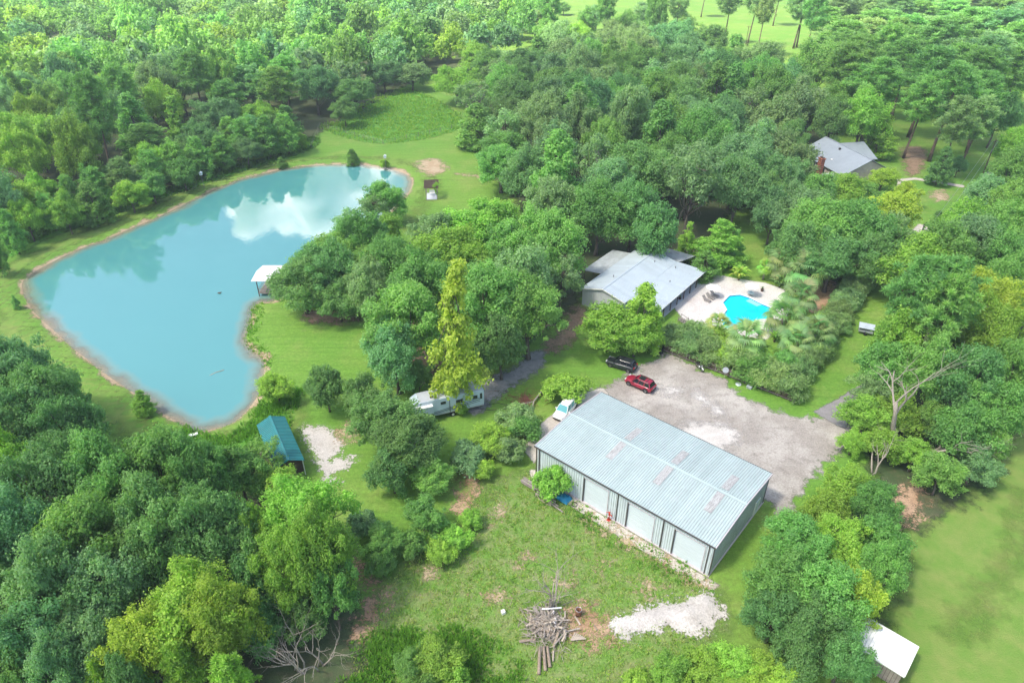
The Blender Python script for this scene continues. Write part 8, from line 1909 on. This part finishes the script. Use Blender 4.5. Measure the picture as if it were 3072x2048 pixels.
for k in range(7):
    m = MB(); m.box((0, 0, 0), (1.0, .12, .05)); o = m.build('fanned_plank', 'pale_wood'); o.location = (6.0 + .12 * k, 40.5 - .06 * k, .16 + .02 * k); o.rotation_euler = (0, 0, R(60 - 9 * k)); tag(o, 'short pale plank fanned out beside the debris pile, %s from the pile' % ('nearest', 'second', 'third', 'fourth', 'fifth', 'sixth', 'farthest')[k], 'plank', 'fanned planks beside the debris pile')
m = MB(); m.box((-.9, 43.2, .2), (.4, .4, .4), .4); tag(m.build('white_block', 'white_paint', bevel=.03), 'white cubic block in the weeds beside the debris pile', 'block')
m = MB(); m.tube([(8.2, 41.8, .1), (8.45, 41.2, .1)], [.07, .08], 7); tag(m.build('loose_log', 'log_wood'), 'short pale log lying alone on the dirt beside the sand', 'log')

# brush pile and fallen limb by the concrete pad
BP = [(1.8, 78.2)][0]
pl = MB()
for k in range(220):
    a = rs.uniform(0, 6.28); r = abs(rs.normal()) * 1.3; c_ = Vector((BP[0] + r * math.cos(a) * 1.5, BP[1] + r * math.sin(a) * 1.2, max(.04, .45 - r * .15) * rs.rand() + .04))
    d = Vector((rs.normal(), rs.normal(), rs.normal() * .25)).normalized(); L = rs.uniform(.5, 1.6)
    pl.tube([c_ - d * L / 2, c_ + Vector((0, 0, rs.normal() * .08)), c_ + d * L / 2], [.03, .022, .008], 5)
tag(pl.build('brush_pile', 'red_twig'), 'low pile of reddish cut brush beside the concrete pad', 'brush pile', kind='stuff')
a, b, c_ = [(4.9, 81.0), (3.1, 77.4), (2.8, 75.2)]
lb = thing('fallen_limb', 'pale fallen tree limb lying over the brush pile', 'limb', (*b, 0))
q = lambda p, z: (p[0] - b[0], p[1] - b[1], z)
m = MB(); m.tube([q(a, .35), q(b, .45), q(c_, .3)], [.2, .12, .06], 8); m.build('trunk', 'dead_wood', lb, True)
m = MB(); m.tube([q(b, .45), (-1.6, -.5, .5), (-2.8, -1.2, .3)], [.08, .06, .03], 6); m.build('branch', 'dead_wood', lb, True)

# ------------------------------------------------------------------ person with controller
pe = thing('person', 'person in dark clothes standing at the edge of the pale driveway apron', 'person', (89.9, 138.5, .02), R(200))
me = bpy.data.meshes.new('body')
J = dict(pelvis=(0, 0, .95), waist=(0, 0, 1.12), chest=(0, 0, 1.36), neck=(0, -.01, 1.50), head=(0, -.03, 1.62), crown=(0, -.02, 1.74),
         hl=(.10, 0, .90), kl=(.15, -.03, .50), al=(.19, .02, .09), tl=(.21, -.16, .04), hr=(-.10, 0, .90), kr=(-.13, -.02, .50), ar=(-.17, .02, .09), tr=(-.19, -.16, .04),
         sl=(.19, 0, 1.43), el=(.26, -.06, 1.17), wl=(.10, -.28, 1.12), fl=(.05, -.35, 1.13), sr=(-.19, 0, 1.43), er=(-.26, -.06, 1.17), wr=(-.10, -.28, 1.12), fr=(-.05, -.35, 1.13))
rad = dict(pelvis=.15, waist=.135, chest=.165, neck=.06, head=.095, crown=.07, hl=.095, kl=.062, al=.045, tl=.04, hr=.095, kr=.062, ar=.045, tr=.04, sl=.07, el=.047, wl=.033, fl=.035, sr=.07, er=.047, wr=.033, fr=.035)
E_ = [('pelvis', 'waist'), ('waist', 'chest'), ('chest', 'neck'), ('neck', 'head'), ('head', 'crown'), ('pelvis', 'hl'), ('hl', 'kl'), ('kl', 'al'), ('al', 'tl'), ('pelvis', 'hr'), ('hr', 'kr'), ('kr', 'ar'), ('ar', 'tr'), ('chest', 'sl'), ('sl', 'el'), ('el', 'wl'), ('wl', 'fl'), ('chest', 'sr'), ('sr', 'er'), ('er', 'wr'), ('wr', 'fr')]
ks = list(J)
me.from_pydata([J[k] for k in ks], [(ks.index(a), ks.index(b)) for a, b in E_], [])
me.materials.append(M['skin'])
bo = child(me, 'body', pe)
sk = bo.modifiers.new('skin', 'SKIN')
for i, k in enumerate(ks): me.skin_vertices[0].data[i].radius = (rad[k], rad[k] * .9)
me.skin_vertices[0].data[0].use_root = True
bo.modifiers.new('sub', 'SUBSURF').levels = 1
bo.modifiers['sub'].render_levels = 2
m = MB(); m.lathe([(.19, .92), (.18, 1.1), (.215, 1.36), (.20, 1.46), (.08, 1.51)], 14)
for s in (-1, 1): m.tube([(s * .17, 0, 1.43), (s * .24, -.03, 1.28), (s * .27, -.06, 1.18)], [.09, .075, .07], 10)
m.build('shirt', 'cloth_dark', pe, True)
m = MB(); m.lathe([(.185, 1.02), (.19, .95), (.17, .86)], 14)
for s, kx, ax in ((1, .15, .19), (-1, .13, .17)): m.tube([(s * .10, 0, .93), (s * kx, -.03, .50), (s * ax, .02, .12)], [.12, .085, .075], 10)
m.build('trousers', 'cloth_grey', pe, True)
m = MB(); m.lathe([(.001, .14), (.08, .11), (.11, .04), (.105, -.03)], 14, (0, -.015, 1.65)); m.build('hair', 'black', pe, True)
for s, x in ((1, .21), (-1, -.19)):
    m = MB(); m.tube([(x - .01 * s, .07, .05), (x, -.05, .06), (x + .01 * s, -.2, .045)], [.05, .055, .04], 8); m.build('shoe', 'black', pe, True)
ct = thing('remote_controller', 'small pale remote controller held by the person', 'controller', (89.9 + .33 * math.sin(R(200)), 138.5 - .33 * math.cos(R(200)), 1.17), R(200))
m = MB(); m.box((0, 0, 0), (.2, .13, .05)); m.build('case', 'white_paint', ct, bevel=.015)
for s in (-.06, .06):
    m = MB(); m.tube([(s, -.03, .02), (s, -.03, .05)], .01, 6); m.build('stick', 'black', ct)

# ------------------------------------------------------------------ clouds
rsun = Vector((SUN_AZ[0], SUN_AZ[1], 0)).normalized()
cz = 520.0
off = cz / math.tan(R(SUN_EL))
c1 = cloud('cloud', (20 + rsun.x * off, 60 + rsun.y * off, cz), (330, 190, 60), 2, 'cloud', .22)
tag(c1, 'wide grey cloud overhead shading the near ground', 'cloud')
c2 = cloud('cloud', (-370, 2000, 430), (500, 260, 400), 5, 'white_cloud', .35)
tag(c2, 'bright white cloud far off mirrored in the pond', 'cloud')

# ------------------------------------------------------------------ haze
hz = MB(); hz.box((0, 2800, 30.5), (8200, 6600, 67.0))
hz = hz.build('haze', None)
t = NT('haze_air')
t.t.links.new(t.n('VolumePrincipled', {'Color': (.80, .90, 1.0, 1), 'Density': .00032, 'Anisotropy': .2}).outputs[0], t.out.inputs['Volume'])
hz.data.materials.append(M['haze_air'])
tag(hz, 'thin pale summer haze over the whole valley', 'haze', kind='stuff')
